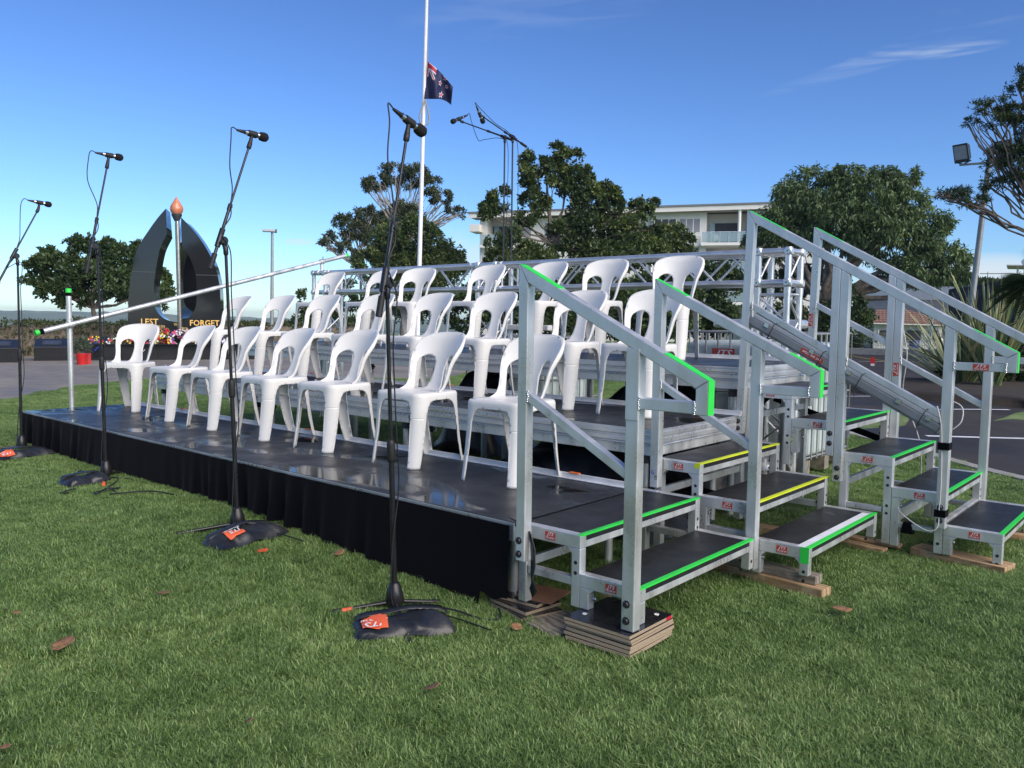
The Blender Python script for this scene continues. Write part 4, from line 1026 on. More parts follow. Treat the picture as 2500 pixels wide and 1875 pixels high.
def chair_meshes():
    top, low = skirt_outline()
    # apron (down to CUT), then four leg sheets
    def clip(pts, ylim):
        out_ = []
        for (a, b) in zip(pts, pts[1:]):
            if a[1] <= ylim: out_.append(a)
            if (a[1]-ylim)*(b[1]-ylim) < 0: u = (ylim-a[1])/(b[1]-a[1]); out_.append((a[0]+(b[0]-a[0])*u, ylim))
        if pts[-1][1] <= ylim: out_.append(pts[-1])
        return out_
    ap = top + clip(low, CUT)[::-1]
    V1, F1 = cdt_sheet(ap, [], .013)
    seat = MB(); seat.add([skirt_map(x, y) for x, y in V1], F1, True)
    # seat pan: rings of the outline shrinking inwards with a shallow dish
    n = 96; ring = []
    for i in range(n): p, _ = on_perim(LP*i/n); ring.append(p)
    V_ = []; F_ = []; KK = 7
    for k in range(KK+1):
        f = 1-k/KK*.93
        for (x, y) in ring: V_.append((x*f, (y+.01)*f-.01, SH-.010*(1-f**2)**1.2+.003*exp(-((f-.93)/.05)**2)))
    for k in range(KK):
        for i in range(n): F_.append((k*n+i, k*n+(i+1) % n, (k+1)*n+(i+1) % n, (k+1)*n+i))
    F_.append(tuple(KK*n+i for i in range(n))); seat.add(V_, F_, True)
    legs = []
    for k in range(4):
        c = SC[k]; ll = [p for p in low if abs(p[0]-c) < .09 and p[1] > CUT]
        a = [p for p in ll if p[0] < c]; b = [p for p in ll if p[0] > c]
        wid = []
        for side, L in ((-1, a), (1, b)):
            pass
        CT = CUT-.008; ll = [p for p in low if abs(p[0]-c) < .09 and p[1] > CT]; a = [p for p in ll if p[0] < c]; b = [p for p in ll if p[0] > c]
        cl = clip(low, CT); xs = sorted([p[0] for p in cl if abs(p[1]-CT) < 1e-9 and abs(p[0]-c) < .09])
        poly = [(xs[0]+(xs[1]-xs[0])*i/8, CUT) for i in range(9)] + sorted(b, key=lambda p: p[1]) [:0]
        poly = [(xs[0]+(xs[1]-xs[0])*i/8, CT) for i in range(9)]
        right = sorted([p for p in b if p[1] < DMAX-1e-6], key=lambda p: p[1]); left = sorted([p for p in a if p[1] < DMAX-1e-6], key=lambda p: -p[1])
        bot = sorted([p for p in ll if p[1] >= DMAX-1e-6], key=lambda p: -p[0])
        poly = poly+right+bot+left
        V1, F1 = cdt_sheet(poly, [], .014); m = MB(); m.add([skirt_map(x, y) for x, y in V1], F1, True); legs.append(m)
    # backrest: developed sheet (s across, t up along the profile), two long holes beside a waisted splat
    HT = .40
    def prof(t):   # t 0..HT+.09 -> (y, z): lies on the seat, then rises leaning back
        r = .055; lean = radians(20); a_end = pi/2-lean; arc = r*a_end; y0 = .095
        z0 = SH+.001
        if t < 0: return y0+t, z0, 0
        if t < arc: a = t/r; return y0+r*sin(a), z0+r*(1-cos(a)), a
        y = y0+r*sin(a_end); z = z0+r*(1-cos(a_end)); l = t-arc
        return y+l*sin(lean)+.16*max(0, l-.1)**2, z+l*cos(lean), a_end
    TT = .405
    half = [(-.02, .180), (.0, .182), (.03, .176), (.06, .169), (.10, .167), (.16, .172), (.22, .182), (.27, .192), (.315, .199), (.350, .199), (.376, .190), (.393, .170), (.403, .140), (.409, .10), (.412, .05)]
    outl = [(w, t_) for t_, w in half]+[(0, .411)]+[(-w, t_) for t_, w in half[::-1]]
    outl += [(-.12, -.02), (-.06, -.02), (0, -.02), (.06, -.02), (.12, -.02)]
    outl = outl[:1]+outl[1:]
    hole = [(.066, .040), (.088, .016), (.116, .022), (.131, .06), (.138, .11), (.144, .165), (.149, .205), (.143, .240), (.112, .262), (.078, .254), (.055, .230), (.046, .19), (.044, .145), (.052, .09)]
    hr = smooth_closed(hole, 5); hl = [(-x, y) for x, y in hr[::-1]]
    oo = []
    for a, b in zip(outl, outl[1:]+outl[:1]):
        k = max(1, int(math.dist(a, b)/.014))
        for j in range(k): oo.append((a[0]+(b[0]-a[0])*j/k, a[1]+(b[1]-a[1])*j/k))
    V1, F1 = cdt_sheet(oo, [hr, hl], .013)
    back = MB(); vv = []
    for s_, t_ in V1:
        y, z, a = prof(t_); e = abs(s_)/.19
        wrap = (.125*(1-.52*ss(.17, .40, t_))+.0)*e**2.0
        flare = .012*exp(-((t_-.005)/.075)**2)*e**3   # side rails sweep forward onto the seat edge
        # rolled rim near the outer edge gives the rail some depth
        y2 = y-wrap-flare; z2 = z-.004*e**4*ss(.0, .1, t_)
        if t_ > .36: y2 += .012*((t_-.36)/.05)**2
        vv.append(Vector((s_, y2, z2)))
    back.add(vv, F1, True)
    # rolled outer flange of the back: a lip turned backwards along the side and top edges
    def bpos(s_, t_):
        y, z, a = prof(t_); e = abs(s_)/.19; wrap = .125*(1-.52*ss(.17, .40, t_))*e**2.0; flare = .012*exp(-((t_-.005)/.075)**2)*e**3
        y2 = y-wrap-flare
        if t_ > .36: y2 += .012*((t_-.36)/.05)**2
        return Vector((s_, y2, z-.004*e**4*ss(.0, .1, t_)))
    edge = [(w, t_) for t_, w in half[1:]]+[(0, .411)]+[(-w, t_) for t_, w in half[:0:-1]]
    E2 = []
    for a, b in zip(edge, edge[1:]):
        k = max(1, int(math.dist(a, b)/.012))
        for j in range(k): E2.append((a[0]+(b[0]-a[0])*j/k, a[1]+(b[1]-a[1])*j/k))
    E2.append(edge[-1]); lip = []
    for i, (a, b) in enumerate(E2):
        p = bpos(a, b); p1 = bpos(*E2[max(0, i-1)]); p2 = bpos(*E2[min(len(E2)-1, i+1)]); t_ = (p2-p1).normalized()
        inward = (Vector((0, p.y, .64))-p); inward = (inward-t_*inward.dot(t_)).normalized(); bk = t_.cross(inward); bk = bk if bk.y > 0 else -bk
        wdt = .012+.014*(1-ss(.30, .38, b))
        for q_ in ((0, 0), (-.003, .25), (-.006, .6), (-.007, 1.0)): lip.append(p+inward*q_[0]+bk*wdt*q_[1])
    nl = len(E2); back.add(lip, [(i*4+k, i*4+k+1, (i+1)*4+k+1, (i+1)*4+k) for i in range(nl-1) for k in range(3)], True)
    return seat, back, legs
_seat, _back, _legs = chair_meshes()
def make_chair():
    o = E_('chair'); 
    s_ = build(_seat, 'seat', 'chair_plastic', o, local=True, solid=.006); b_ = build(_back, 'backrest', 'chair_plastic', o, local=True, solid=.006)
    for l_ in _legs: build(l_, 'leg', 'chair_plastic', o, local=True, solid=.0058)
    for c in o.children:
        md = c.modifiers['s']; md.offset = -1 if c.name.startswith('backrest') else 0; md.use_rim = True
        w_ = c.modifiers.new('w', 'WEIGHTED_NORMAL') if False else None
    return o
chair0 = make_chair(); first_used = False
ORD = ['leftmost', 'second', 'third', 'fourth', 'fifth', 'sixth', 'seventh', 'eighth']
ROWS = {1: [(-5.50, .755, 36), (-4.54, .78, 3), (-3.786, .765, 1), (-3.02, .76, -1), (-2.28, .765, 1), (-1.434, .77, 1), (-.648, .775, 2)],
        2: [(x, 1.835, r) for x, r in zip((-5.68, -4.87, -4.13, -3.35, -2.62, -1.92, -1.09, -.48), (-2, 2, 1, 0, -1, 2, 1, 3))],
        3: [(x, 2.90, r) for x, r in zip((-5.45, -4.55, -3.93, -2.99, -2.25, -1.61, -.90), (2, -3, 12, 1, 0, 4, 9))]}
rowname = {1: 'front row', 2: 'middle row', 3: 'back row'}
extra = {(1, 0): 'white plastic chair turned away from the rest at the far left of the front row', (1, 6): 'white plastic chair at the right end of the front row, beside the first handrail post',
         (2, 0): 'white plastic chair at the far left end of the middle row', (2, 7): 'white plastic chair at the right end of the middle row, partly behind a handrail post', (3, 0): 'white plastic chair at the far left of the back row, next to the truss tower',
         (3, 6): 'white plastic chair at the right end of the back row, highest in the picture', (3, 2): 'white plastic chair turned slightly to face right, third from left in the back row'}
for r_, L in ROWS.items():
    for i, (x, y, rz) in enumerate(L):
        o = chair0 if not first_used else copy_tree(chair0); first_used = True
        o.location = (x, y, TZ[r_]+.0018); o.rotation_euler = (0, 0, radians(rz))
        lb = extra.get((r_, i), 'white plastic chair, %s from the left in the %s' % (ORD[i], rowname[r_]))
        tag(o, lb, 'chair', 'white plastic chairs in rows on the stage')

# ================================================================== MICROPHONE STANDS
def mic_stand(i, base, ptop, piv, low, mount, legdirs, desc, bag=True, cone=True):
    bz = g(*base[:2]); b = Vector(base)
    t = thing('microphone_stand', desc, 'microphone stand', (b.x, b.y, bz), 0, 'black microphone stands')
    ptop, piv, low, mount = map(Vector, (ptop, piv, low, mount)); cb = Vector((b.x, b.y, bz+.045)); ax = (ptop-cb).normalized()
    mb = MB(); mb.lathe(cb-ax*.012, ax, [(0, .040), (.012, .043), (.05, .038), (.095, .024), (.10, .018)], 20); build(mb, 'base_hub', 'stand_black', t)
    for (dx, dy, ln) in legdirs:
        d = Vector((dx, dy, 0)).normalized()
        mb = MB(); e = Vector((b.x+d.x*ln, b.y+d.y*ln, g(b.x+d.x*ln, b.y+d.y*ln)+.018)); mb.tube([cb+d*.02-Vector((0, 0, .004)), e], .0095, 10); l_ = build(mb, 'leg', 'stand_black', t)
        mb = MB(); dn = (e-cb).normalized(); mb.tube([e-dn*.002, e+dn*.035], .0115, 10); build(mb, 'rubber_foot', 'rubber', l_)
    mid = cb.lerp(ptop, .50)
    mb = MB(); mb.tube([cb+ax*.08, mid+ax*.02], .0125, 14); build(mb, 'lower_tube', 'stand_black', t)
    mb = MB(); mb.tube([mid, ptop], .0088, 12); build(mb, 'upper_tube', 'stand_black', t)
    mb = MB(); mb.lathe(mid-ax*.05, ax, [(0, .0135), (.005, .0165), (.02, .019), (.08, .0185), (.095, .015), (.10, .010)], 14); build(mb, 'clutch', 'rubber', t)
    mb = MB(); mb.lathe(ptop-ax*.03, ax, [(0, .011), (.01, .014), (.045, .014), (.05, .011)], 12); c_ = piv; sd_ = Vector((0, 1, 0)) if abs((mount-low).normalized().y) < .5 else Vector((1, 0, 0))
    bd = (mount-low).normalized()
    sd_ = bd.cross(Vector((0, 0, 1))).normalized()
    mb.lathe(c_-sd_*.014, sd_, [(0, .020), (.003, .024), (.025, .024), (.028, .020)], 18); mb.beam(ptop, c_, .018, .02, sd_)
    build(mb, 'swivel', 'stand_black', t)
    off = bd.cross(sd_).normalized()*.0; bc = low + bd*((c_-low).dot(bd))
    mb = MB(); mb.tube([bc-bd*.045, bc+bd*.06], .0155, 12); mb.tube([c_, bc], .012, 8); build(mb, 'boom_clamp', 'stand_black', t)
    mb = MB(); k_ = bc-bd*.02+sd_*.022; mb.tube([k_-sd_*.02, k_+sd_*.012], .005, 8); mb.lathe(k_+sd_*.010, sd_, [(0, .010), (.014, .012), (.018, .008)], 10); build(mb, 'knob', 'rubber', t)
    l2 = (mount-low).length
    mb = MB(); mb.tube([low, low+bd*(l2*.47)], .0092, 12); mb.tube([low+bd*(l2*.45), mount-bd*.03], .0065, 10); build(mb, 'boom', 'stand_black', t)
    mb = MB(); mb.tube([low-bd*.004, low+bd*.085], .0145, 12); build(mb, 'counterweight', 'rubber', t)
    ck = low+bd*(l2*.47); mb = MB(); mb.tube([ck-bd*.015, ck+bd*.02], .0125, 12); mb.tube([ck, ck+sd_*.022], .006, 8); build(mb, 'boom_collar', 'stand_black', t)
    return t, bd, sd_
def microphone(desc, mount, tail, head, bd, cab):
    """handheld microphone in its clip; tail and head are the two ends of its body"""
    mount, tail, head = map(Vector, (mount, tail, head)); ax = (head-tail).normalized(); L = .19 if (head-tail).length < .25 else (head-tail).length
    mid = (tail+head)/2; t0 = mid-ax*L/2
    t = thing('microphone', desc, 'microphone', tuple(mid), 0, 'microphones on the boom stands')
    mb = MB(); mb.lathe(t0, ax, [(0, .006), (.02, .0085), (.045, .0105), (.05, .0095), (.052, .0115), (L*.70, .0145)], 16); build(mb, 'body', 'stand_black', t)
    mb = MB(); mb.lathe(t0+ax*L*.26, ax, [(0, .0135), (.016, .0138)], 16); mb.lathe(t0+ax*L*.655, ax, [(0, .0155), (.010, .0165)], 16); build(mb, 'band', 'chrome', t)
    mb = MB(); mb.lathe(t0+ax*L*.72, ax, [(0, .016), (.010, .024), (.030, .0265), (.046, .024), (.056, .014), (.058, .004)], 18); build(mb, 'windscreen', 'foam', t)
    c = t0+ax*L*.5; mb = MB(); mb.lathe(c-ax*.024, ax, [(0, .0175), (.048, .019)], 14); j = mount-bd*.012
    mb.tube([c, c.lerp(j, .45), j], [.012, .0095, .0125], 12); mb.lathe(mount-bd*.045, bd, [(0, .010), (.004, .0135), (.03, .0135), (.034, .009)], 12); tag(build(mb, 'microphone_clip', 'rubber', origin=tuple(c)), desc.replace('microphone', 'clip of the microphone', 1), 'microphone clip', 'clips holding the microphones')
    P_ = [t0+ax*.004, t0-ax*.03+Vector((0, 0, .006))]+[Vector(p) for p in cab]
    cable('microphone_cable', desc.replace('microphone', 'cable of the microphone', 1), P_, .0033, 'cable_black', 'cable', 'cables hanging from the microphones', 7, 8)
def along(a, b, u, off=(0, 0, 0)): return Vector(a).lerp(Vector(b), u)+Vector(off)
STN = [
 ('black microphone stand at the far left corner of the stage', (-5.66, -.14), (-5.60, -.14, 1.352), (-5.60, -.148, 1.405), (-5.60, -.330, 1.10), (-5.60, .045, 1.837), (-5.60, -.055, 1.897), (-5.60, .157, 1.875), 'far left'),
 ('black microphone stand, second from the left along the front of the stage', (-3.84, -.165), (-3.786, -.206, 1.361), (-3.786, -.222, 1.395), (-3.786, -.285, 1.205), (-3.786, -.117, 2.001), (-3.786, -.205, 2.058), (-3.786, -.010, 2.050), 'second from the left'),
 ('black microphone stand in front of the third and fourth front chairs', (-1.83, -.27), (-1.805, -.332, 1.27), (-1.805, -.345, 1.318), (-1.805, -.425, 1.165), (-1.805, -.170, 1.883), (-1.805, -.245, 1.930), (-1.805, -.075, 1.920), 'third from the left'),
 ('tall black microphone stand nearest the camera', (-.375, -.345), (-.317, -.440, 1.016), (-.317, -.433, 1.056), (-.317, -.485, .915), (-.317, -.327, 1.705), (-.317, -.382, 1.772), (-.317, -.255, 1.722), 'nearest the camera')]
LEGS = [[(-.2, -1, .33), (1, .35, .3), (-1, .3, .3)], [(1, -.45, .30), (-.3, 1, .18), (-1, -.2, .3)], [(-.35, -1, .30), (.5, 1, .2), (1, -.3, .12)], [(1, -.62, .36), (-.6, -1, .24), (.45, 1, .18)]]
for i, (desc, base, ptop, piv, low, mount, tail, head, where) in enumerate(STN):
    t, bd, sd_ = mic_stand(i, base, ptop, piv, low, mount, LEGS[i], desc)
    bz = g(*base); cb = Vector((base[0], base[1], bz+.05))
    s_ = Vector((.014, .02, 0)); tl = Vector(tail)
    cab = [tl+Vector((0, -.045, -.05)), tl+Vector((0, -.055, -.2)), along(low, mount, .62, (0, -.02, 0)), along(low, mount, .50, (.01, -.006, 0)), along(low, mount, .40, (.012, .016, 0)), along(low, mount, .28, (.014, -.008, -.01)), Vector(piv)+Vector((.02, .03, -.06)),
           along(cb, ptop, .85, (.016, .014, 0)), along(cb, ptop, .70, (.010, .02, 0)), along(cb, ptop, .55, (.018, .018, 0)), along(cb, ptop, .38, (.012, .028, 0)), along(cb, ptop, .2, (.02, -.02, 0)), Vector((base[0]+.03, base[1]-.04, bz+.05)), Vector((base[0]+.10, base[1]+.02, bz+.02)), Vector((base[0]+.25, base[1]+.08, bz+.018)), Vector((base[0]+.5, base[1]+.10, bz+.012))]
    microphone('microphone on the stand %s' % where if i < 3 else 'large looking microphone on the stand nearest the camera', mount, tail, head, bd, cab)
# two overhead stands behind the truss, booms reaching towards the chairs
for i, (bx_, by_, pz, lowp, mnt, tail, head, where) in enumerate((
   (-3.60, 3.98, 2.86, (-3.60, 4.10, 2.855), (-3.60, 3.30, 2.905), (-3.60, 3.405, 2.985), (-3.60, 3.155, 2.862), 'left of the pair behind the truss'),
   (-3.53, 4.03, 2.86, (-3.50, 4.22, 2.79), (-3.55, 3.56, 3.00), (-3.55, 3.50, 3.055), (-3.55, 3.57, 2.96), 'right of the pair behind the truss'))):
    gz = g(bx_, by_); ptop = (bx_, by_, pz-.03)
    t, bd, sd_ = mic_stand(9, (bx_, by_), ptop, (bx_, by_, pz), lowp, mnt, [(-1, .4, .35), (1, .5, .35), (.1, -1, .3)], 'tall overhead microphone stand, %s' % where)
    cab = [Vector(tail)+Vector((0, .06, -.06)), Vector(tail)+Vector((0, .16, -.22)), along(mnt, lowp, .45, (0, 0, -.10)), along(mnt, lowp, .75, (0, 0, -.03)), Vector((bx_+.02, by_+.03, pz-.1)), Vector((bx_+.025, by_+.02, pz-.8)), Vector((bx_+.02, by_+.03, 1.4)), Vector((bx_+.02, by_+.02, gz+.05))] if i == 0 else [Vector(tail)+Vector((0, .05, .01)), along(mnt, lowp, .3, (0, 0, .02)), along(mnt, lowp, .6, (0, 0, .02)), Vector((bx_+.03, by_+.05, pz-.1)), Vector((bx_+.035, by_+.05, pz-.9)), Vector((bx_+.02, by_+.03, 1.4)), Vector((bx_+.02, by_+.02, gz+.05))]
    microphone('slim microphone at the boom tip %s' % where, mnt, tail, head, bd, cab)
# sandbags on the stand feet
def sandbag(label, cx, cy, rz, L_, W_, H_, patch, seed, lift=.0):
    z0 = g(cx, cy); o = thing('sandbag', label, 'sandbag', (cx, cy, z0), radians(rz), 'black sandbags on the microphone stand feet'); rnd = random.Random(seed); NX, NY = 40, 22
    ph = [rnd.uniform(0, 6) for _ in range(8)]
    def top(u, v):  # u,v in -1..1
        e = max(0, (1-abs(u)**4.5))*max(0, (1-abs(v)**3)); h = H_*e**.5*(1+.10*sin(u*3+ph[0])-.16*exp(-(u/.22)**2))
        h += .0045*sin(u*21+ph[1]+2.2*v)*e*max(0, -v+.2)+.002*sin(u*39+v*9+ph[2])*e
        return h
    mb = MB(); V_ = []
    for sgn in (1, -1):
        for j in range(NY+1):
            for i in range(NX+1):
                u = -1+2*i/NX; v = -1+2*j/NY; pin = 1-.10*(1-abs(u))*(1 if abs(v) > .5 else abs(v)*2)
                x = u*L_/2*(1-.05*v*v+.02*sin(v*5+ph[4])); y = v*W_/2*pin*(1+.04*sin(u*7+ph[5]))
                e0 = .012+.010*sin(u*6+v*4+ph[6]); V_.append((x, y, lift+e0+(top(u, v) if sgn > 0 else -min(.009, e0*.6)*(1-u**4)*(1-v**4))))
    n1 = (NX+1)*(NY+1); F_ = []
    for j in range(NY):
        for i in range(NX):
            a = j*(NX+1)+i; F_.append((a, a+1, a+NX+2, a+NX+1)); F_.append((n1+a, n1+a+NX+1, n1+a+NX+2, n1+a+1))
    b = [i for i in range(NX+1)]+[j*(NX+1)+NX for j in range(1, NY+1)]+[NY*(NX+1)+i for i in range(NX-1, -1, -1)]+[j*(NX+1) for j in range(NY-1, 0, -1)]
    for p, q_ in zip(b, b[1:]+b[:1]): F_.append((p, n1+p, n1+q_, q_))
    mb.add(V_, F_, True); build(mb, 'bag', 'vinyl', o, local=True)
    # carrying strap
    mb = MB(); V_ = []; N = 26
    for i in range(N+1):
        u = -.93+1.86*i/N; zz = lift+.016+top(u, .35)*1.0+.007+.018*exp(-((u-.02)/.28)**2); w = .022
        V_ += [(u*L_/2, .02+W_*.10-w, zz), (u*L_/2, .02+W_*.10+w, zz+.004)]
    mb.add(V_, [(2*i, 2*i+2, 2*i+3, 2*i+1) for i in range(N)], True); build(mb, 'strap', 'vinyl', o, local=True, solid=.003)
    if patch:
        u0, u1, v0, v1, mir = patch; mb = MB(); V_ = []; NN = 8
        for j in range(NN+1):
            for i in range(NN+1):
                u = u0+(u1-u0)*i/NN; v = v0+(v1-v0)*j/NN; V_.append((u*L_/2, v*W_/2, lift+.016+.010*sin(u*6+v*4+ph[6])+top(u, v)+.0035))
        mb.add(V_, [(j*(NN+1)+i, j*(NN+1)+i+1, (j+1)*(NN+1)+i+1, (j+1)*(NN+1)+i) for j in range(NN) for i in range(NN)], True); p_ = build(mb, 'label_patch', 'label_orange', o, local=True)
        # letters laid on the patch, upside down as the bag lies
        cu, cv = (u0+u1)/2, (v0+v1)/2; e1 = Vector(((u1-u0)*L_/2, 0, top(u1, cv)-top(u0, cv))); e2 = Vector((0, (v1-v0)*W_/2, top(cu, v1)-top(cu, v0)))
        c = Vector((cu*L_/2, cv*W_/2, lift+.016+.010*sin(cu*6+cv*4+ph[6])+top(cu, cv)+.0065)); wd = abs(e1.length); hg = abs(e2.length)
        M = frame(c+e2*(-.18 if mir else .18), -e1 if mir else e1, -e2 if mir else e2); letters('JTS', hg*.62, M, 'lettering', 'lettering_white', p_, shear=.35, sx=1.1)
        M = frame(c+e2*(.24 if mir else -.24), -e1 if mir else e1, -e2 if mir else e2); letters('0432 408 347', hg*.24, M, 'lettering', 'lettering_white', p_, sx=.95)
    return o
sandbag('black sandbag with orange sticker on the foot of the stand nearest the camera', -.175, -.47, 56, .42, .23, .058, (-.84, -.34, -.68, .10, True), 2)
sandbag('black sandbag with orange sticker beside the stand in front of the third chair', -1.63, -.34, 98, .46, .21, .056, (-.66, -.24, -.68, .05, True), 4)
sandbag('small black sandbag with no sticker at the foot of the second stand', -3.72, -.36, 98, .32, .20, .055, None, 6)
sandbag('black sandbag at the far left stand with orange sticker on its left end', -5.22, -.27, 97, .46, .21, .055, (-.9, -.45, -.85, -.1, True), 9)
# coloured markers on the stand legs
for (x, y, lb) in ((-3.545, -.305, 'orange marker tape on the leg of the second stand'), (-.475, -.535, 'orange marker tape on the leg of the nearest stand')):
    z = g(x, y)+.022; d = Vector((1, -.45, -.1)).normalized() if x < -2 else Vector((-.6, -1, -.1)).normalized(); mb = MB(); mb.tube([Vector((x, y, z))-d*.022, Vector((x, y, z))+d*.022], .0125, 12)
    tag(build(mb, 'marker_tape', 'label_orange', origin=(x, y, z)), lb, 'marker tape')
x, y = -1.36, -.40; mb = MB(); mb.obox((x, y, g(x, y)+.03), (.02, .01, .004), (-.006, .012, 0), (0, 0, .006)); tag(build(mb, 'plug_tag', 'label_orange', origin=(x, y, g(x, y))), 'orange tag on a plug in the grass right of the middle sandbag', 'tag')
# cables lying in the grass
def gcable(label, pts, r=.0045): cable('ground_cable', label, [(x, y, g(x, y)+.028+.012*sin(i*2.1)) for i, (x, y) in enumerate(pts)], r, 'cable_black', 'cable', 'cables lying in the grass')
gcable('black cable coiled in the grass right of the second stand', [(-3.72, -.18), (-3.55, -.20), (-3.42, -.32), (-3.30, -.30), (-3.25, -.40), (-3.32, -.46), (-3.22, -.48), (-3.30, -.38), (-3.2, -.36), (-3.14, -.42), (-3.0, -.22), (-2.8, -.12)])
gcable('short black cable end showing in the grass below the second stand', [(-3.48, -.52), (-3.42, -.58), (-3.46, -.62), (-3.38, -.60), (-3.36, -.66)])
gcable('black cable running in the grass from the nearest stand towards the skirt', [(-.3, -.3), (-.15, -.22), (-.0, -.16), (.06, -.12), (.0, -.06)])
# dead leaves
def leaf(label, x, y, rz, s_, mat='dead_leaf', lift=.03, curl=.35):
    s_ *= 1.25; lift += .008; o = MB(); N = 7; V_ = []
    for i in range(N+1):
        u = i/N; w = s_*.38*sin(pi*min(1, u*1.02))**.8+.0006; z = curl*s_*(u-.5)**2*1.6
        V_ += [((u-.5)*s_, -w, z+curl*w*.9), ((u-.5)*s_, 0, z), ((u-.5)*s_, w, z+curl*w*.9)]
    F_ = []
    for i in range(N): F_ += [(3*i, 3*i+3, 3*i+4, 3*i+1), (3*i+1, 3*i+4, 3*i+5, 3*i+2)]
    o.add(V_, F_, True); ob = build(o, 'fallen_leaf', mat, solid=.0008); ob.location = (x, y, g(x, y)+lift); ob.rotation_euler = (radians(random.uniform(-20, 20)), radians(random.uniform(-20, 20)), radians(rz)); tag(ob, label, 'leaf', 'dead leaves on the grass')
leaf('large brown leaf on the grass in the lower left', -.883, -1.55, 30, .085)
leaf('pale brown leaf on the grass below the middle of the picture', .354, -.799, 70, .05)
leaf('small brown leaf at the left edge of the grass', -1.303, -1.58, -20, .03)
leaf('brown leaf at the bottom left corner of the grass', -.289, -1.934, 10, .03)
leaf('small dark leaf in the lower middle of the grass', .092, -1.356, 110, .025)
leaf('curled brown leaf on bare grass left of the nearest stand', -1.12, -1.05, 60, .045)
leaf('reddish leaf on the grass beside the weathered board', .20, -.17, 10, .045)
leaf('pale twisted leaf on the grass right of the timbers', 1.147, .983, 40, .075)
leaf('tan leaf lying against the skirt behind the middle sandbag', -1.05, -.14, 80, .05)
leaf('brown leaf under the first step behind the brown board', .25, .42, 80, .05)

# ================================================================== UNDER AND BEHIND THE STAGE
def tarp(label, x0, x1, y0, y1, prof, seed, N=44):
    rnd = random.Random(seed); ph = [rnd.uniform(0, 6) for _ in range(8)]; mb = MB(); V_ = []
    for j in range(N+1):
        for i in range(N+1):
            u, v = i/N, j/N; x = x0+(x1-x0)*u; y = y0+(y1-y0)*v; e = (1-abs(2*u-1)**4)*(1-abs(2*v-1)**4)
            n_ = .5*sin(u*9+3*sin(v*5+ph[0])+ph[1])+.3*sin(v*13+4*sin(u*4+ph[2])+ph[3])+.2*abs(sin(u*21+v*17+ph[4]))
            z = g(x, y)+.012+prof(u, v)*e*(1+.12*n_)+.02*abs(n_)*e
            V_.append((x+.02*sin(v*11+ph[5]), y+.02*sin(u*15+ph[6]), z))
    mb.add(V_, [(j*(N+1)+i, j*(N+1)+i+1, (j+1)*(N+1)+i+1, (j+1)*(N+1)+i) for j in range(N) for i in range(N)], True)
    tag(build(mb, 'tarpaulin', 'tarp', origin=((x0+x1)/2, (y0+y1)/2, g(x0, y0)), solid=.004), label, 'tarpaulin', 'black tarpaulins under the stage')
tarp('black tarpaulin heaped under the right end of the middle tier', -1.75, -.05, 1.32, 2.15, lambda u, v: .42*exp(-((u-.55)/.5)**2), 1)
tarp('black tarpaulin bulging up between the middle and top tiers on the right', -2.1, -.15, 2.42, 3.25, lambda u, v: .50*exp(-((u-.62)/.42)**2)+.22, 2)
tarp('small black tarpaulin mound under the middle of the tiers', -3.2, -2.35, 2.45, 3.2, lambda u, v: .72*exp(-((u-.5)/.4)**2), 3)
def tote(label, x0, y0, rz=0, h=1.0, stick=False):
    t = thing('water_tote', label, 'water tote', (x0, y0, g(x0, y0)), radians(rz), 'caged water totes behind the stage')
    W_, D_ = 1.15, .98; z0 = .12
    mb = MB(); mb.box(-W_/2+.03, W_/2-.03, -D_/2+.03, D_/2-.03, z0+.01, z0+h-.1); b_ = build(mb, 'tank', 'plastic_tote', t, local=True, bevel=.05, seg=4)
    mb = MB(); 
    for yy in (-D_/2, D_/2):
        for k in range(11): x_ = -W_/2+W_*k/10; mb.tube([(x_, yy, z0), (x_, yy, z0+h-.02)], .008, 6)
        for k in range(5): z_ = z0+.02+(h-.04)*k/4; mb.tube([(-W_/2, yy-.008, z_), (W_/2, yy-.008, z_)], .009, 6)
    for xx in (-W_/2, W_/2):
        for k in range(9): y_ = -D_/2+D_*k/8; mb.tube([(xx, y_, z0), (xx, y_, z0+h-.02)], .008, 6)
        for k in range(5): z_ = z0+.02+(h-.04)*k/4; mb.tube([(xx-.008, -D_/2, z_), (xx-.008, D_/2, z_)], .009, 6)
    for yy in (-.25, .25): mb.tube([(-W_/2, yy, z0+h-.02), (W_/2, yy, z0+h-.02)], .011, 8)
    build(mb, 'cage', 'pole_grey' , t, local=True)
    mb = MB()
    for yy in (-D_/2+.06, 0, D_/2-.06): mb.box(-W_/2, W_/2, yy-.05, yy+.05, 0, z0-.002)
    build(mb, 'pallet', 'timber_grey', t, local=True, bevel=.003)
    mb = MB(); mb.lathe((0, 0, z0+h-.12), (0, 0, 1), [(0, .09), (.07, .09), (.08, .07)], 20); build(mb, 'lid', 'steel_dark', t, local=True)
    if stick:
        c = rel(t, (0, 0, 0)); M = frame((stick[0], -D_/2-.012, stick[1]), (1, 0, 0), (0, 0, 1)); mb = MB(); mb.box(stick[0]-.105, stick[0]+.105, -D_/2-.0185, -D_/2-.0172, stick[1]-.07, stick[1]+.07); s_ = build(mb, 'sticker', 'sticker_red', t, local=True)
        M.translation = Vector((stick[0], -D_/2-.0188, stick[1]+.028)); letters('JTS', .080, M, 'lettering', 'lettering_white', s_, shear=.35, sx=1.3); M.translation = Vector((stick[0], -D_/2-.0188, stick[1]-.042)); letters('0432 408 347', .034, M, 'lettering', 'lettering_white', s_, sx=.85)
tote('white caged water tote with red sticker behind the right truss tower', -.72, 4.32, 0, 1.06, stick=(-.17, .95))
tote('white caged water tote behind the middle of the truss', -3.55, 4.45, 0, .93)
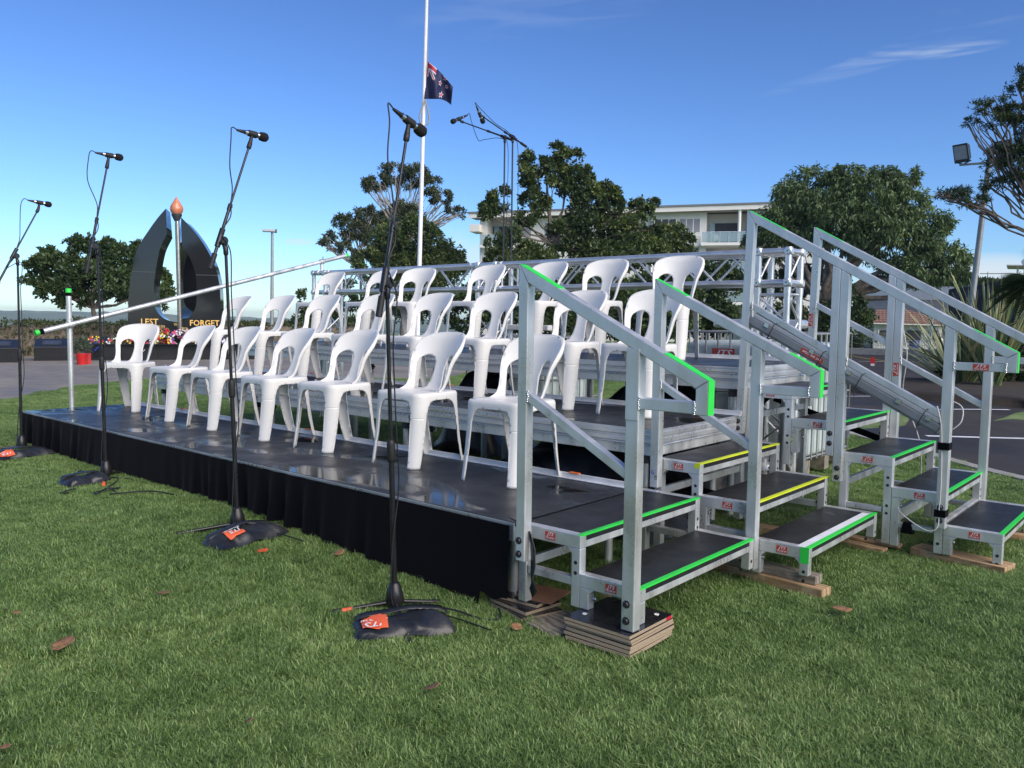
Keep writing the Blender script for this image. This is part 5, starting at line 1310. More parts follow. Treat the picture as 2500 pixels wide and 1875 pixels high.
mb = MB(); mb.box(-1.42, -.55, 4.62, 4.86, g(-1, 4.6)+1.175, g(-1, 4.6)+1.26); tag(build(mb, 'equipment_case', 'aluminium', origin=(-1, 4.7, .3), bevel=.03), 'grey ribbed case lying on top of the right water tote', 'case')
mb = MB(); mb.box(-3.5, -2.68, 3.62, 3.70, .80, .855); tag(build(mb, 'white_bar', 'render_white', origin=(-3.1, 3.66, .82), bevel=.01), 'long white plastic bar lying behind the back row at seat height', 'bar')
for i, x_ in enumerate((-1.62, -1.45, -1.28)):
    mb = MB(); mb.tube([(x_, 3.46, g(x_, 3.46)), (x_, 3.46, .45)], .03, 12); tag(build(mb, 'ballast_tube', 'steel_dark', origin=(x_, 3.46, g(x_, 3.46))), 'dark upright tube under the back of the top tier, %s of three' % ('left', 'middle', 'right')[i], 'tube')
mb = MB(); mb.lathe((.12, 2.42, -.06), (0, 0, 1), [(0, .05), (.05, .05), (.052, .035), (.18, .035)], 18); tag(build(mb, 'screw_jack', 'galvanised', origin=(.12, 2.42, -.06)), 'metal screw jack foot between the middle and top steps', 'jack')
mb = MB(); mb.lathe((.12, 2.42, .04), (0, 0, 1), [(0, .05), (.03, .05)], 18); tag(build(mb, 'jack_collar', 'orange_tie', origin=(.12, 2.42, .04)), 'orange collar round the screw jack foot', 'collar')

# ================================================================== MEMORIAL
def local_frame(px, dist, turn=0):
    """ground point plus a frame whose x runs to the right across the line of sight"""
    p = at(px, dist); v = Vector((p.x-CAM.x, p.y-CAM.y)).normalized(); rz = math.atan2(v.y, v.x)-pi/2+turn
    return p, rz
MD = 25.4; mp_, mrz = local_frame(432, MD)
ppm = FPX/(MD*cos(math.atan(818/FPX))**2); ppz = FPX/(MD*cos(math.atan(818/FPX)))
def mpt(px, py):      # photo sample -> metres in the monument's own upright plane
    return ((px-432)/ppm, 0, CAM.z-mp_.z+(770.5-py)/ppz)
t = thing('war_memorial', 'black granite pointed arch memorial with gold lettering and a flame torch', 'memorial', tuple(mp_), mrz)
LO = [(411, 515), (391, 538), (369.5, 568), (346.6, 603), (335, 632.5), (327, 667), (321, 703), (317, 740), (314.6, 794), (314, 850)]
LI = [(423, 786), (401, 778), (385, 762), (379.7, 745), (378.6, 703), (383, 667), (394.7, 612), (412, 576)]
RI = [(447.5, 602), (461, 621), (473, 645), (480, 672), (482, 703), (481, 735), (476, 756), (461, 775), (445, 785)]
RO = [(447.5, 534), (475, 561.5), (498, 591), (516, 621), (527.5, 646), (535.5, 674), (540, 703), (541, 740), (540, 794), (540, 850)]
def arm(front, back, name):
    mb = MB(); A = [Vector(mpt(*p)) for p in front]; B = [Vector(mpt(*p))+Vector((0, .62, 0)) for p in back]; mb.loft_smooth(A, B); return build(mb, name, 'granite', t, local=True)
def dense(L, k=4):
    out_ = []; n = len(L)
    for i in range(n-1):
        p0, p1, p2, p3 = L[max(0, i-1)], L[i], L[i+1], L[min(n-1, i+2)]
        for j in range(k): u = j/k; out_.append(tuple(.5*((2*p1[a])+(p2[a]-p0[a])*u+(2*p0[a]-5*p1[a]+4*p2[a]-p3[a])*u*u+(3*p1[a]-p0[a]-3*p2[a]+p3[a])*u**3) for a in (0, 1)))
    return out_+[L[-1]]
LO = dense(LO[:9])+[LO[9]]; LI = dense(LI); RO = dense(RO[:9])+[RO[9]]; RI = dense(RI)
L_front = LO+[(432, 850), (432, 787)]+LI
L_back = [(p[0]+2+8*max(0, 1-(p[1]-515)/60), p[1]+3) for i, p in enumerate(LO)]+[(432, 852), (432, 789)]+[(p[0]+13, p[1]+5) for p in LI]
arm(L_front, L_back, 'left_wing')
R_front = [(432.5, 787), (432.5, 850)]+RO[::-1]+RI
R_back = [(432.5, 789), (432.5, 852)]+[(p[0]+(11 if p[1] > 540 else 4), p[1]-1) for p in RO[::-1]]+[(438+max(0, (p[1]-735))*.14, p[1]+3) for p in RI]
arm(R_front, R_back, 'right_wing')
for a, b in (((327, 667.5), (382.5, 668.5)), ((481, 671), (535, 673))):
    mb = MB(); A, B = Vector(mpt(*a)), Vector(mpt(*b)); mb.box(A.x, B.x, -.004, -.001, A.z-.008, A.z+.008); build(mb, 'joint_line', 'steel_dark', t, local=True)
for txt, px, py, sz in (('LEST', 366, 787, .175), ('WE', 432, 793, .085), ('FORGET', 500, 789, .170)):
    c = Vector(mpt(px, py)); letters(txt, sz*1.35, frame(c+Vector((0, -.006, 0)), (1, 0, 0), (0, 0, 1)), 'lettering', 'lettering_gold', t, extr=.004, sx=.95)
mb = MB(); c = Vector(mpt(354, 808)); mb.tube([c+Vector((.10*cos(a*pi/8), -.01, .10*sin(a*pi/8))) for a in range(17)], .012, 6); mb.lathe(c+Vector((0, 0, 0)), (0, -1, 0), [(0, .055), (.012, .05)], 12); build(mb, 'badge', 'lettering_gold', t, local=True)
tx = (437.5-432)/ppm; mb = MB(); mb.tube([(tx+.02, -.25, .7), (tx, -.25, mpt(0, 545)[2])], .062, 16); build(mb, 'torch_pole', 'bronze', t, local=True)
mb = MB(); mb.lathe((tx-.01, -.25, mpt(0, 546)[2]), (0, 0, 1), [(0, .065), (.16, .14), (.20, .14)], 18); build(mb, 'torch_cup', 'steel_dark', t, local=True)
mb = MB(); zf_ = mpt(0, 530)[2]; mb.lathe((tx-.01, -.25, zf_-.03), (0, 0, 1), [(0, .11), (.05, .125)], 18); build(mb, 'collar', 'chrome', t, local=True)
mb = MB(); mb.lathe((tx-.01, -.25, zf_), (0, 0, 1), [(0, .11), (.06, .155), (.14, .18), (.22, .165), (.32, .105), (.42, .045), (.50, .002)], 20); build(mb, 'flame', 'torch_glass', t, local=True)
# stepped plinth
mb = MB(); xl, xr = (215-432)/ppm*.96, (640-432)/ppm*.96
for k in range(10):
    xa, xb = xl+(xr-xl)*k/10, xl+(xr-xl)*(k+1)/10; mb.box(xa+.002, xb-.002, -1.25, .9, 0, .40)
mb.box(xl-.03, xr+.03, -1.30, .95, .401, .44)
build(mb, 'plinth', 'granite', t, local=True, bevel=.004, seg=1)
mb = MB(); mb.box(mpt(330, 0)[0], mpt(535, 0)[0], -.35, .55, .4405, .80); build(mb, 'upper_plinth', 'granite', t, local=True, bevel=.004, seg=1)
Mm = Matrix.Translation(mp_) @ Matrix.Rotation(mrz, 4, 'Z')
def wreath(label, px, py, R_, cols, seed, wheat=False, y=-.95):
    rnd = random.Random(seed); c = Mm @ Vector(((px-432)/ppm*.97, y, CAM.z-mp_.z+(770.5-py)/ppz)); o = thing('wreath', label, 'wreath', tuple(c), mrz, 'flower wreaths laid on the memorial')
    mb = MB(); lean = .25
    def P3(a, r_): return Vector((r_*cos(a), r_*sin(a)*lean, r_*sin(a)))
    mb.tube([P3(2*pi*k/24, R_*.72) for k in range(25)], R_*.26, 8); build(mb, 'greenery', 'leaf_hedge', o, local=True)
    for ci, col in enumerate(cols):
        mb = MB()
        for k in range(34):
            a = rnd.uniform(0, 2*pi); 
            if ci == 1: a = (k % 4)*pi/2+.6+rnd.uniform(-.18, .18)
            r_ = R_*rnd.uniform(.5, .98); q_ = P3(a, r_)+Vector((0, -R_*rnd.uniform(.20, .32), 0)); s_ = R_*(.11 if ci != 1 else .14)
            for e in range(6):
                b = e*pi/3+rnd.uniform(-.2, .2); d = Vector((cos(b), -.3, sin(b))).normalized(); n_ = Vector((-sin(b), 0, cos(b)))
                mb.add([q_, q_+d*s_*.6+n_*s_*.35, q_+d*s_+Vector((0, -s_*.2, 0)), q_+d*s_*.6-n_*s_*.35], [(0, 1, 2, 3)], False)
            mb.lathe(q_+Vector((0, -.0, 0)), (0, -1, 0), [(0, s_*.35), (s_*.3, s_*.1)], 6)
        build(mb, 'blossoms', col, o, local=True)
    if wheat:
        mb = MB()
        for k in range(60):
            a = rnd.uniform(.25, pi-.25); L_ = R_*rnd.uniform(.6, 1.0); d = Vector((cos(a), rnd.uniform(-.3, .3), sin(a))).normalized(); p = Vector((0, .05, R_*.2)); mb.tube([p, p+d*L_*.7, p+d*L_], [.008, .012, .022], 5)
        build(mb, 'dried_stems', 'wheat', o, local=True)
    return o
wreath('round wreath of white, red and yellow flowers in the middle of the plinth', 397, 836, .27, ['petal_white', 'petal_red', 'petal_yellow'], 1)
wreath('spray of red flowers and dried golden stems behind the middle wreath', 392, 818, .25, ['petal_red', 'petal_red', 'wheat'], 2, True, -.6)
wreath('pink and white wreath right of the middle wreath', 437, 826, .26, ['petal_white', 'petal_pink', 'petal_purple'], 3)
wreath('pink and red wreath left of the middle wreath with a card', 332, 838, .24, ['petal_pink', 'petal_red', 'petal_yellow'], 4)
wreath('tall red poppy wreath left of the middle wreath', 352, 826, .24, ['petal_red', 'petal_pink', 'petal_white'], 5, False, -.7)
wreath('white wreath with red centres seen through the front left chair', 283, 839, .22, ['petal_white', 'petal_red', 'petal_white'], 6)
wreath('purple and yellow wreath at the left end of the plinth', 241, 838, .22, ['petal_purple', 'petal_red', 'petal_yellow'], 7)
wreath('yellow and red wreath seen through the second front chair', 468, 842, .25, ['petal_yellow', 'petal_red', 'petal_white'], 8)
wreath('spray of dried golden stems right of the pink wreath', 448, 815, .18, ['wheat', 'petal_pink', 'petal_white'], 9, True, -.6)
wreath('purple wreath near the right end of the plinth', 535, 838, .24, ['petal_purple', 'petal_white', 'petal_purple'], 10)
for (px, py, lb, w_) in ((353, 846, 'white card lying beside the pink wreath', .11), (240, 845, 'blue and white ribbon lying at the left end of the plinth', .22)):
    c = Mm @ Vector(((px-432)/ppm*.97, -1.15, CAM.z-mp_.z+(770.5-py)/ppz)); mb = MB(); mb.obox(c, (w_*.9, -.02, -.03), (0, .05, .06), (.002, -.004, .003)); tag(build(mb, 'card' if w_ < .2 else 'ribbon', 'card_white' if w_ < .2 else 'ribbon_blue', origin=tuple(c)), lb, 'card' if w_ < .2 else 'ribbon')
# granite plaque desks
for (pa, pb, d, lb) in ((-60, 49, 24.0, 'black granite plaque desk cut off by the left edge of the picture'), (83, 168, 24.6, 'black granite plaque desk standing in front of the hedge, whole in view'), (214, 262, 26.6, 'black granite plaque desk just left of the memorial plinth')):
    p, rz = local_frame((pa+pb)/2, d, -.06); w_ = (pb-pa)/FPX*d*cos(math.atan(((pa+pb)/2-1250)/FPX))**2; t = thing('plaque_desk', lb, 'plaque desk', tuple(p), rz, 'black granite plaque desks')
    mb = MB(); fz = .36; bz_ = .56; prof_ = [(-.0, 0), (-.0, fz), (.62, bz_), (.62, 0)]
    mb.prism([(-w_/2, a-.3, b) for a, b in prof_], (w_, 0, 0)); build(mb, 'body', 'granite', t, local=True, bevel=.006)
    sl = Vector((0, .62, bz_-fz)).normalized(); n_ = Vector((0, -sl.z, sl.y)); c = Vector((0, .0, (fz+bz_)/2))+n_*.006
    mb = MB(); mb.obox(c, (w_*.28, 0, 0), sl*.16, n_*.006); build(mb, 'plaque', 'steel_dark', t, local=True)
    mb = MB()
    for k in range(4): mb.obox(c+sl*(.10-.06*k)+n_*.0065, (w_*.22, 0, 0), sl*.008, n_*.0008)
    build(mb, 'engraving', 'chrome', t, local=True)
    tp = MB(); tp.obox(Vector((0, .01, (fz+bz_)/2))+n_*.0025, (w_*.5+.02, 0, 0), sl*.335, n_*.002)

# ------------------------------------------------------------------ leaves and trees
DENS = 2.6
def unit(rnd):
    while True:
        v = Vector((rnd.uniform(-1, 1), rnd.uniform(-1, 1), rnd.uniform(-1, 1)))
        if .05 < v.length < 1: return v.normalized()
def sprigs(mb, rnd, P, out_dir, n, ln, wd, droop=.0, spread=.9, base=None):
    """a spray of n pointed leaves growing from P"""
    base = rnd.uniform(0, 1) if base is None else base
    for k in range(n):
        d = (out_dir*(1-spread*.5)+unit(rnd)*spread+Vector((0, 0, -droop))).normalized(); l = ln*rnd.uniform(.65, 1.25); s_ = d.orthogonal().normalized()
        s_ = (Matrix.Rotation(rnd.uniform(0, 6.28), 3, d) @ s_)*wd*rnd.uniform(.8, 1.2); o = P+unit(rnd)*ln*.35
        i = len(mb.v); up = d.cross(s_).normalized()*l*.08
        mb.v += [tuple(o), tuple(o+d*l*.45+s_), tuple(o+d*l-Vector((0, 0, droop*l*.2))), tuple(o+d*l*.45-s_)]
        mb.f.append((i, i+1, i+2, i+3)); mb.mi.append(0); mb.sm.append(False)
        r_ = min(1, max(0, base*.55+rnd.uniform(0, .45))); mb.rnd += [r_]*4
def crown(name, mat, parent, blobs, rnd, ln, wd, dens, n=5, droop=0, shell=.55, frac=.0):
    """blobs: (centre, (rx, ry, rz)) in world space; leaf sprays fill their outer shells unevenly"""
    mb = MB(); mb.rnd = []
    for c, r in blobs:
        c = Vector(c); area = 4*pi*((r[0]*r[1])**1.6+(r[0]*r[2])**1.6+(r[1]*r[2])**1.6)**(1/1.6)/3**(1/1.6); N = int(area*dens*DENS)
        knots = [unit(rnd) for _ in range(max(9, int(N/30)))]
        kr = [rnd.uniform(.72, 1.24) for _ in knots]; kb = [min(1, max(0, rnd.gauss(.45, .38))) for _ in knots]  # kb: random leaf tone per clump, painting clump shading into the colour
        for _ in range(N):
            j = rnd.randrange(len(knots)); d = (knots[j]+unit(rnd)*rnd.uniform(.05, .55)).normalized(); q_ = shell+(1-shell)*rnd.random()**.6; q_ *= kr[j]
            if d.z < -.55 and rnd.random() < .5: continue
            P = c+Vector((d.x*r[0], d.y*r[1], d.z*r[2]))*q_; o_ = Vector((d.x/r[0], d.y/r[1], d.z/r[2])).normalized()
            sprigs(mb, rnd, P, (o_+Vector((0, 0, .35))).normalized(), n, ln, wd, droop, .9, kb[j]*.8+rnd.random()*.2)
    return build(mb, name, mat, parent)
def limb(mb, rnd, a, b, r0, r1, wob=.12, n=7):
    a, b = Vector(a), Vector(b); L_ = (b-a).length; pts = []; off = Vector((0, 0, 0))
    for i in range(n+1):
        u = i/n; w_ = sin(u*pi)*L_*wob; off = off*.5+unit(rnd)*w_*.5; pts.append(a.lerp(b, u)+off*(1 if 0 < i < n else 0))
    mb.tube(pts, r0, 8, r2=r1, caps=False); return pts
def tree(label, px, dist, blobs, trunk_px, ln, wd, dens, mat, bark='bark', seed=1, cat='tree', depth=.8, name='tree', n=5, droop=0, trunk_r=.16, limbs=2, twigs=0, shell=.55, fork=None, dead=0, group=None, base_z=None):
    """blobs in photo columns and rows at a real distance: (cx, cy, rx, ry, depth offset)"""
    rnd = random.Random(seed); b = at(px, dist); 
    if base_z is not None: b.z = base_z
    t = thing(name, label, cat, tuple(b), 0, group); m_ = dist/FPX; B = []
    for (cx, cy, rx, ry, dz) in blobs:
        c = at(cx, dist+dz, cy); B.append((c, (rx*m_*cos(math.atan((cx-1250)/FPX))**2, max(rx, ry)*m_*depth, ry*m_*cos(math.atan((cx-1250)/FPX)))))
    tm = MB(); f = at(fork[0], dist, fork[1]) if fork else Vector((b.x, b.y, b.z+(B[0][0].z-b.z)*.45))
    if trunk_r: 
        tp = limb(tm, rnd, b-Vector((0, 0, .1)), f, trunk_r, trunk_r*.7, .05)
        for c, r in B:
            for k in range(limbs):
                tgt = c+Vector((rnd.uniform(-.5, .5)*r[0], rnd.uniform(-.5, .5)*r[1], rnd.uniform(-.5, .4)*r[2])); lp = limb(tm, rnd, f, tgt, trunk_r*.45, .02, .09, 9)
                for q_ in range(twigs):
                    s_ = lp[rnd.randrange(3, len(lp)-1)]; limb(tm, rnd, s_, c+Vector((rnd.uniform(-.95, .95)*r[0], rnd.uniform(-.9, .9)*r[1], rnd.uniform(-.7, .9)*r[2])), .022, .008, .08, 6)
        for q_ in range(dead):
            c, r = B[rnd.randrange(len(B))]; s_ = c+Vector((0, 0, -r[2]*.6)); limb(tm, rnd, s_, c+Vector((rnd.uniform(-1.2, 1.2)*r[0], rnd.uniform(-1, 0)*r[1], rnd.uniform(-1.2, .2)*r[2])), .02, .006, .15, 6)
        build(tm, 'trunk', bark, t)
    crown('crown', mat, t, B, rnd, ln, wd, dens, n, droop, shell)
    return t
# left tree by the memorial
tree('dark green tree behind the left plaque desks, left of the memorial', 232, 38, [(150, 650, 66, 42, 0), (215, 625, 62, 42, 1), (290, 640, 62, 44, 0), (250, 690, 100, 42, -.5), (140, 700, 50, 35, 0), (330, 700, 55, 45, 1), (385, 700, 22, 45, 1), (100, 645, 34, 18, 0), (90, 682, 30, 16, 0), (345, 625, 16, 30, 1), (265, 600, 24, 24, 0), (180, 730, 36, 22, 0), (120, 620, 18, 16, 0), (395, 735, 18, 24, 1)], 0,
     .19, .05, 26, 'leaf_dark', seed=3, trunk_r=.13, limbs=1, twigs=2, fork=(228, 752))
# umbrella gum
gum = [(830, 455, 0, 0, 0)]
tree('umbrella crowned gum tree with bare pale branches behind the flagpole', 985, 52, [(925, 442, 38, 20, 0), (965, 425, 42, 26, 0), (1010, 430, 42, 30, 0), (1040, 455, 40, 24, 0), (1080, 485, 30, 20, 0), (1105, 510, 18, 16, 0), (905, 452, 24, 14, 0), (990, 515, 46, 26, 0), (960, 545, 70, 40, 1), (1125, 520, 10, 10, 0)], 0,
     .20, .035, 20, 'leaf_olive', 'bark_pale', seed=5, trunk_r=.2, limbs=3, twigs=3, fork=(985, 590), dead=12, droop=.4)
tree('loose crowned gum tree left of the flagpole leaning over the sloping tube', 890, 49, [(835, 555, 26, 26, 0), (862, 540, 28, 28, 0), (895, 535, 30, 26, 0), (915, 560, 28, 40, 0), (800, 580, 20, 16, 0), (820, 600, 22, 16, 0), (870, 590, 28, 30, 0), (870, 630, 14, 14, 0), (905, 520, 22, 16, 0), (786, 592, 8, 7, 0)], 0,
     .20, .035, 22, 'leaf_olive', 'bark_pale', seed=6, trunk_r=.10, limbs=2, twigs=2, fork=(878, 660), dead=5, droop=.4)
tree('dense rounded dark tree standing low behind the flagpole', 1010, 46, [(950, 600, 62, 50, 0), (1020, 590, 70, 60, 0), (1085, 620, 50, 46, 0), (960, 660, 70, 60, 0), (1050, 660, 85, 60, 0), (1110, 655, 34, 38, 0), (1015, 555, 36, 24, 0), (900, 650, 40, 44, 0), (1000, 730, 120, 60, 0)], 0,
     .20, .045, 24, 'leaf_bush', seed=8, trunk_r=.2, limbs=1, depth=.6)
# centre tree
tree('large spreading glossy leaved tree in front of the apartment building', 1345, 42, [(1350, 385, 42, 32, 0), (1385, 400, 40, 30, 0), (1290, 395, 32, 28, 0), (1310, 430, 50, 34, 0), (1380, 440, 52, 34, 0), (1425, 430, 28, 26, 0), (1215, 490, 38, 30, 0), (1190, 515, 28, 20, 0), (1300, 490, 44, 38, 0), (1430, 490, 55, 42, 0), (1480, 500, 46, 46, 0), (1470, 470, 34, 26, 0), (1560, 505, 30, 26, 0), (1585, 495, 14, 12, 0),
     (1460, 550, 90, 50, 0), (1540, 570, 70, 48, 0), (1380, 580, 60, 44, 0), (1620, 590, 55, 40, 0), (1660, 590, 34, 26, 0), (1510, 620, 140, 40, 0), (1270, 540, 34, 22, 0), (1180, 525, 18, 14, 0), (1640, 620, 60, 40, 0)], 0,
     .20, .052, 24, 'leaf_bush', 'bark', seed=11, trunk_r=.13, limbs=1, twigs=1, fork=(1348, 600), dead=24, depth=.6)
tree('low bush with yellow green tips left of the big glossy tree', 1215, 38, [(1205, 600, 36, 34, 0), (1265, 590, 40, 40, 0), (1290, 620, 40, 40, 0), (1200, 635, 40, 36, 0), (1250, 660, 80, 50, 0), (1310, 650, 60, 50, 0)], 0, .17, .042, 26, 'leaf_bush', seed=13, trunk_r=.12, limbs=1, name='bush', cat='bush', depth=.6)
tree('dark bush row seen through the truss behind the back row of chairs', 1400, 34, [(1250, 720, 110, 60, 0), (1420, 720, 120, 60, 0), (1600, 720, 110, 60, 0), (1740, 700, 80, 70, 0), (1350, 790, 140, 50, 0), (1560, 790, 140, 50, 0), (1740, 780, 90, 50, 0), (1150, 760, 90, 60, 0)], 0, .19, .05, 30, 'leaf_dark', seed=15, trunk_r=.12, limbs=1, name='bush', cat='bush', depth=.4)
tree('dark bush behind the left end of the truss', 760, 44, [(745, 740, 26, 30, 0), (770, 770, 40, 40, 0), (740, 790, 30, 26, 0), (820, 760, 40, 30, 0), (735, 720, 12, 12, 0), (850, 725, 40, 34, 0), (905, 745, 50, 40, 0)], 0, .17, .042, 24, 'leaf_dark', seed=16, trunk_r=.1, limbs=1, name='bush', cat='bush', depth=.6)
tree('small palm like shrub seen under the fourth back row chair', 850, 36, [(865, 785, 16, 12, 0), (845, 790, 10, 8, 0)], 0, .3, .03, 30, 'leaf_dark', seed=17, trunk_r=.05, limbs=1, name='shrub', cat='shrub')
# mango tree
tree('huge domed tree with drooping leaves filling the sky behind the handrails', 2010, 45, [(1990, 470, 100, 62, 0), (2110, 465, 90, 55, 0), (2190, 510, 70, 60, 0), (1910, 540, 70, 60, 0), (2030, 540, 120, 70, 0), (2160, 570, 110, 70, 0), (2270, 580, 70, 60, 0), (2310, 640, 55, 45, 0), (2240, 650, 90, 45, 0), (1880, 600, 50, 50, 0), (1855, 560, 30, 34, 0), (2340, 670, 26, 24, 0), (2200, 440, 30, 26, 0), (1830, 590, 24, 24, 0), (2050, 430, 60, 22, 0)], 0,
     .24, .038, 23, 'leaf_mango', seed=21, trunk_r=.42, limbs=2, twigs=2, fork=(2010, 740), dead=26, droop=.9, depth=.7, shell=.6)
tree('dark bushy tree under the right side of the big dome', 2075, 44, [(2070, 760, 55, 60, 0), (2090, 800, 55, 50, 0), (1990, 800, 60, 60, 0), (1920, 790, 60, 60, 0), (2060, 850, 50, 30, 0), (1890, 700, 50, 50, 2), (1960, 690, 60, 40, 3)], 0, .19, .05, 22, 'leaf_dark', seed=22, trunk_r=.12, limbs=1, depth=.6)
# wispy tree on the right edge
tree('tall wispy tree with dark feathery leaves leaning in from the right edge', 2700, 22.5, [(2450, 215, 45, 35, 0), (2480, 180, 40, 34, 0), (2375, 265, 42, 22, 0), (2440, 260, 60, 24, 0), (2345, 300, 26, 12, 0), (2400, 300, 60, 16, 0), (2480, 290, 50, 40, 0), (2450, 400, 70, 40, 0), (2410, 370, 34, 18, 0), (2480, 360, 50, 40, 0), (2470, 440, 50, 30, 0), (2310, 470, 46, 16, 0), (2350, 490, 50, 16, 0), (2285, 475, 24, 10, 0), (2400, 450, 40, 20, 0), (2560, 300, 60, 160, 0), (2500, 150, 30, 20, 0)], 0,
     0.095, .011, 75, 'leaf_dark', seed=24, trunk_r=.05, limbs=1, twigs=5, fork=(2560, 600), dead=20, droop=.1, depth=.5, shell=.2)
# trees across the lawn on the audience side: out of frame, but mirrored in the granite
for i, (x, y, hh, sd_2) in enumerate(((16, -17, 8.5, 71), (9, -24, 9.5, 72), (24, -9, 7.5, 73))):
    rnd = random.Random(sd_2); t = thing('tree', ('broad dark tree across the lawn behind the camera, middle one', 'tallest broad dark tree across the lawn behind the camera', 'lowest broad dark tree across the lawn, nearest the car park')[i], 'tree', (x, y, g(x, y))); tm = MB(); limb(tm, rnd, (x, y, g(x, y)), (x, y, hh*.45), .25, .15); build(tm, 'trunk', 'bark', t)
    crown('crown', 'leaf_dark', t, [((x+rnd.uniform(-2, 2), y+rnd.uniform(-2, 2), hh*rnd.uniform(.45, .75)), (2.2, 2.2, 1.7)) for _ in range(7)], rnd, .45, .13, 5, 4)
# hedge behind the desks
def hedge(label, px0, px1, d0, d1, h, seed, mat='leaf_hedge', dens=130, wdt=.5, name='hedge', ln=.085, wl_=.022):
    rnd = random.Random(seed); a, b = at(px0, d0), at(px1, d1); t = thing(name, label, 'hedge', tuple(a.lerp(b, .5))); mb = MB(); mb.rnd = []; L_ = (b-a).length; d = (b-a).normalized(); n_ = Vector((d.y, -d.x, 0))
    core = MB(); K = 40; V_ = []
    for i in range(K+1):
        p = a.lerp(b, i/K); z = g(p.x, p.y); hh = h*(.86+.06*sin(i*1.3)); V_ += [tuple(p+n_*wdt*.4+Vector((0, 0, z-p.z))), tuple(p+n_*wdt*.32+Vector((0, 0, z-p.z+hh))), tuple(p-n_*wdt*.32+Vector((0, 0, z-p.z+hh))), tuple(p-n_*wdt*.4+Vector((0, 0, z-p.z)))]
    core.add(V_, [(4*i+j, 4*i+(j+1) % 4, 4*i+4+(j+1) % 4, 4*i+4+j) for i in range(K) for j in range(3)]+[(0, 1, 2, 3), (4*K, 4*K+1, 4*K+2, 4*K+3)]); build(core, 'branches', 'bark', t)
    for _ in range(int(L_*(h*1.0+wdt)*dens)):
        u = rnd.random(); p = a.lerp(b, u); z = g(p.x, p.y); hh = h*(1+.05*sin(u*L_*2.3)+.03*sin(u*L_*6)); 
        if rnd.random() < h/(h+wdt): P = p+n_*wdt*rnd.uniform(.36, .54)+Vector((0, 0, z-p.z+rnd.random()**.9*hh)); o_ = n_
        else: P = p+n_*wdt*rnd.uniform(-.5, .5)+Vector((0, 0, z-p.z+hh*rnd.uniform(.92, 1.03))); o_ = Vector((0, 0, 1))
        sprigs(mb, rnd, P, o_, 3, ln, wl_)
    build(mb, 'leaves', mat, t); return t
hedge('clipped green hedge behind the plaque desks on the left', -90, 300, 26.0, 29.5, .98, 31)
hedge('hedge and low planting to the right of the memorial', 540, 900, 30, 33, .95, 32, dens=70)
tree('long mound of dull green scrub beyond the hedge on the left', 120, 55, [(-40, 800, 90, 16, 0), (80, 800, 90, 14, 0), (200, 798, 90, 15, 0), (320, 800, 90, 14, 0), (600, 800, 90, 12, 0), (700, 798, 60, 14, 0)], 0, .25, .06, 9, 'leaf_hedge', seed=33, trunk_r=0, name='scrub', cat='scrub', depth=.4)
# potted plant
p, rz = local_frame(197, 22.3); t = thing('potted_plant', 'grey green rosemary in a bright red pot by the left end of the plinth', 'potted plant', tuple(p), rz)
mb = MB(); mb.lathe((0, 0, 0), (0, 0, 1), [(0, .100), (.02, .105), (.24, .125), (.26, .135), (.275, .135), (.27, .12)], 24); build(mb, 'pot', 'red_pot', t, local=True)
rnd = random.Random(4); mb = MB(); mb.rnd = []
for _ in range(260):
    a = rnd.uniform(0, 6.28); r_ = rnd.random()*.22; sprigs(mb, rnd, Vector((r_*cos(a), r_*sin(a), .33+rnd.random()*.36*(1-r_*2))), Vector((cos(a)*.4, sin(a)*.4, 1)).normalized(), 3, .10, .008)
build(mb, 'foliage', 'leaf_pot', t, local=True)
p, rz = local_frame(212, 22.6); t = thing('red_box', 'small red crate tucked behind the red pot', 'crate', tuple(p), rz); mb = MB(); mb.box(-.07, .07, -.1, .1, 0, .26); build(mb, 'crate', 'red_pot', t, local=True, bevel=.01)

# ------------------------------------------------------------------ hills
mb = MB(); V_ = []; N = 150; pr = [(-300, 752), (-150, 754), (0, 757), (70, 758), (150, 761), (200, 762), (262, 763), (330, 766), (430, 770), (520, 772), (600, 773.5), (640, 776), (690, 775), (720, 778), (800, 780), (1000, 779), (1400, 782), (1800, 786), (2500, 792), (2800, 795)]
for i in range(N+1):
    px = -300+3100*i/N; j = 0
    while j < len(pr)-2 and pr[j+1][0] < px: j += 1
    y = pr[j][1]+(pr[j+1][1]-pr[j][1])*(px-pr[j][0])/(pr[j+1][0]-pr[j][0])+.9*sin(px*.09)+.6*sin(px*.23+1)
    for k in range(7):
        u = k/6; d = 1500+500*u; p = at(px, d, y+ (30*(1-u)**1.3)); V_.append((p.x, p.y, p.z+1.5*sin(px*.31+u*9)))
mb.add(V_, [(i*7+k, (i+1)*7+k, (i+1)*7+k+1, i*7+k+1) for i in range(N) for k in range(6)], True); tag(build(mb, 'hills', 'hill_forest'), kind='structure')

# ------------------------------------------------------------------ flagpole with the flag at half mast
FD = 25.5; fp = at(1018, FD); ftop = at(1040, FD, -60)
t = thing('flagpole', 'tall white flagpole behind the stage', 'flagpole', tuple(fp)); mb = MB(); mb.tube([(fp.x, fp.y, fp.z), tuple(ftop)], .075, 18, r2=.048); build(mb, 'pole', 'pole_white', t)
mb = MB(); mb.box(fp.x-.2, fp.x+.2, fp.y-.2, fp.y+.2, fp.z, fp.z+.03); build(mb, 'base_plate', 'galvanised', t)
def P_at(px, py): return at(px, FD-.10, py)
mb = MB(); mb.tube([P_at(1042, 120), P_at(1040, 170)], .012, 6); mb.tube([P_at(1036, 244), P_at(1029, 262), P_at(1022, 285), P_at(1025, 300), P_at(1030, 305)], .022, 8); mb.tube([P_at(1036, 244), P_at(1043, 270), P_at(1046, 292), P_at(1042, 303), P_at(1036, 305)], .022, 8)
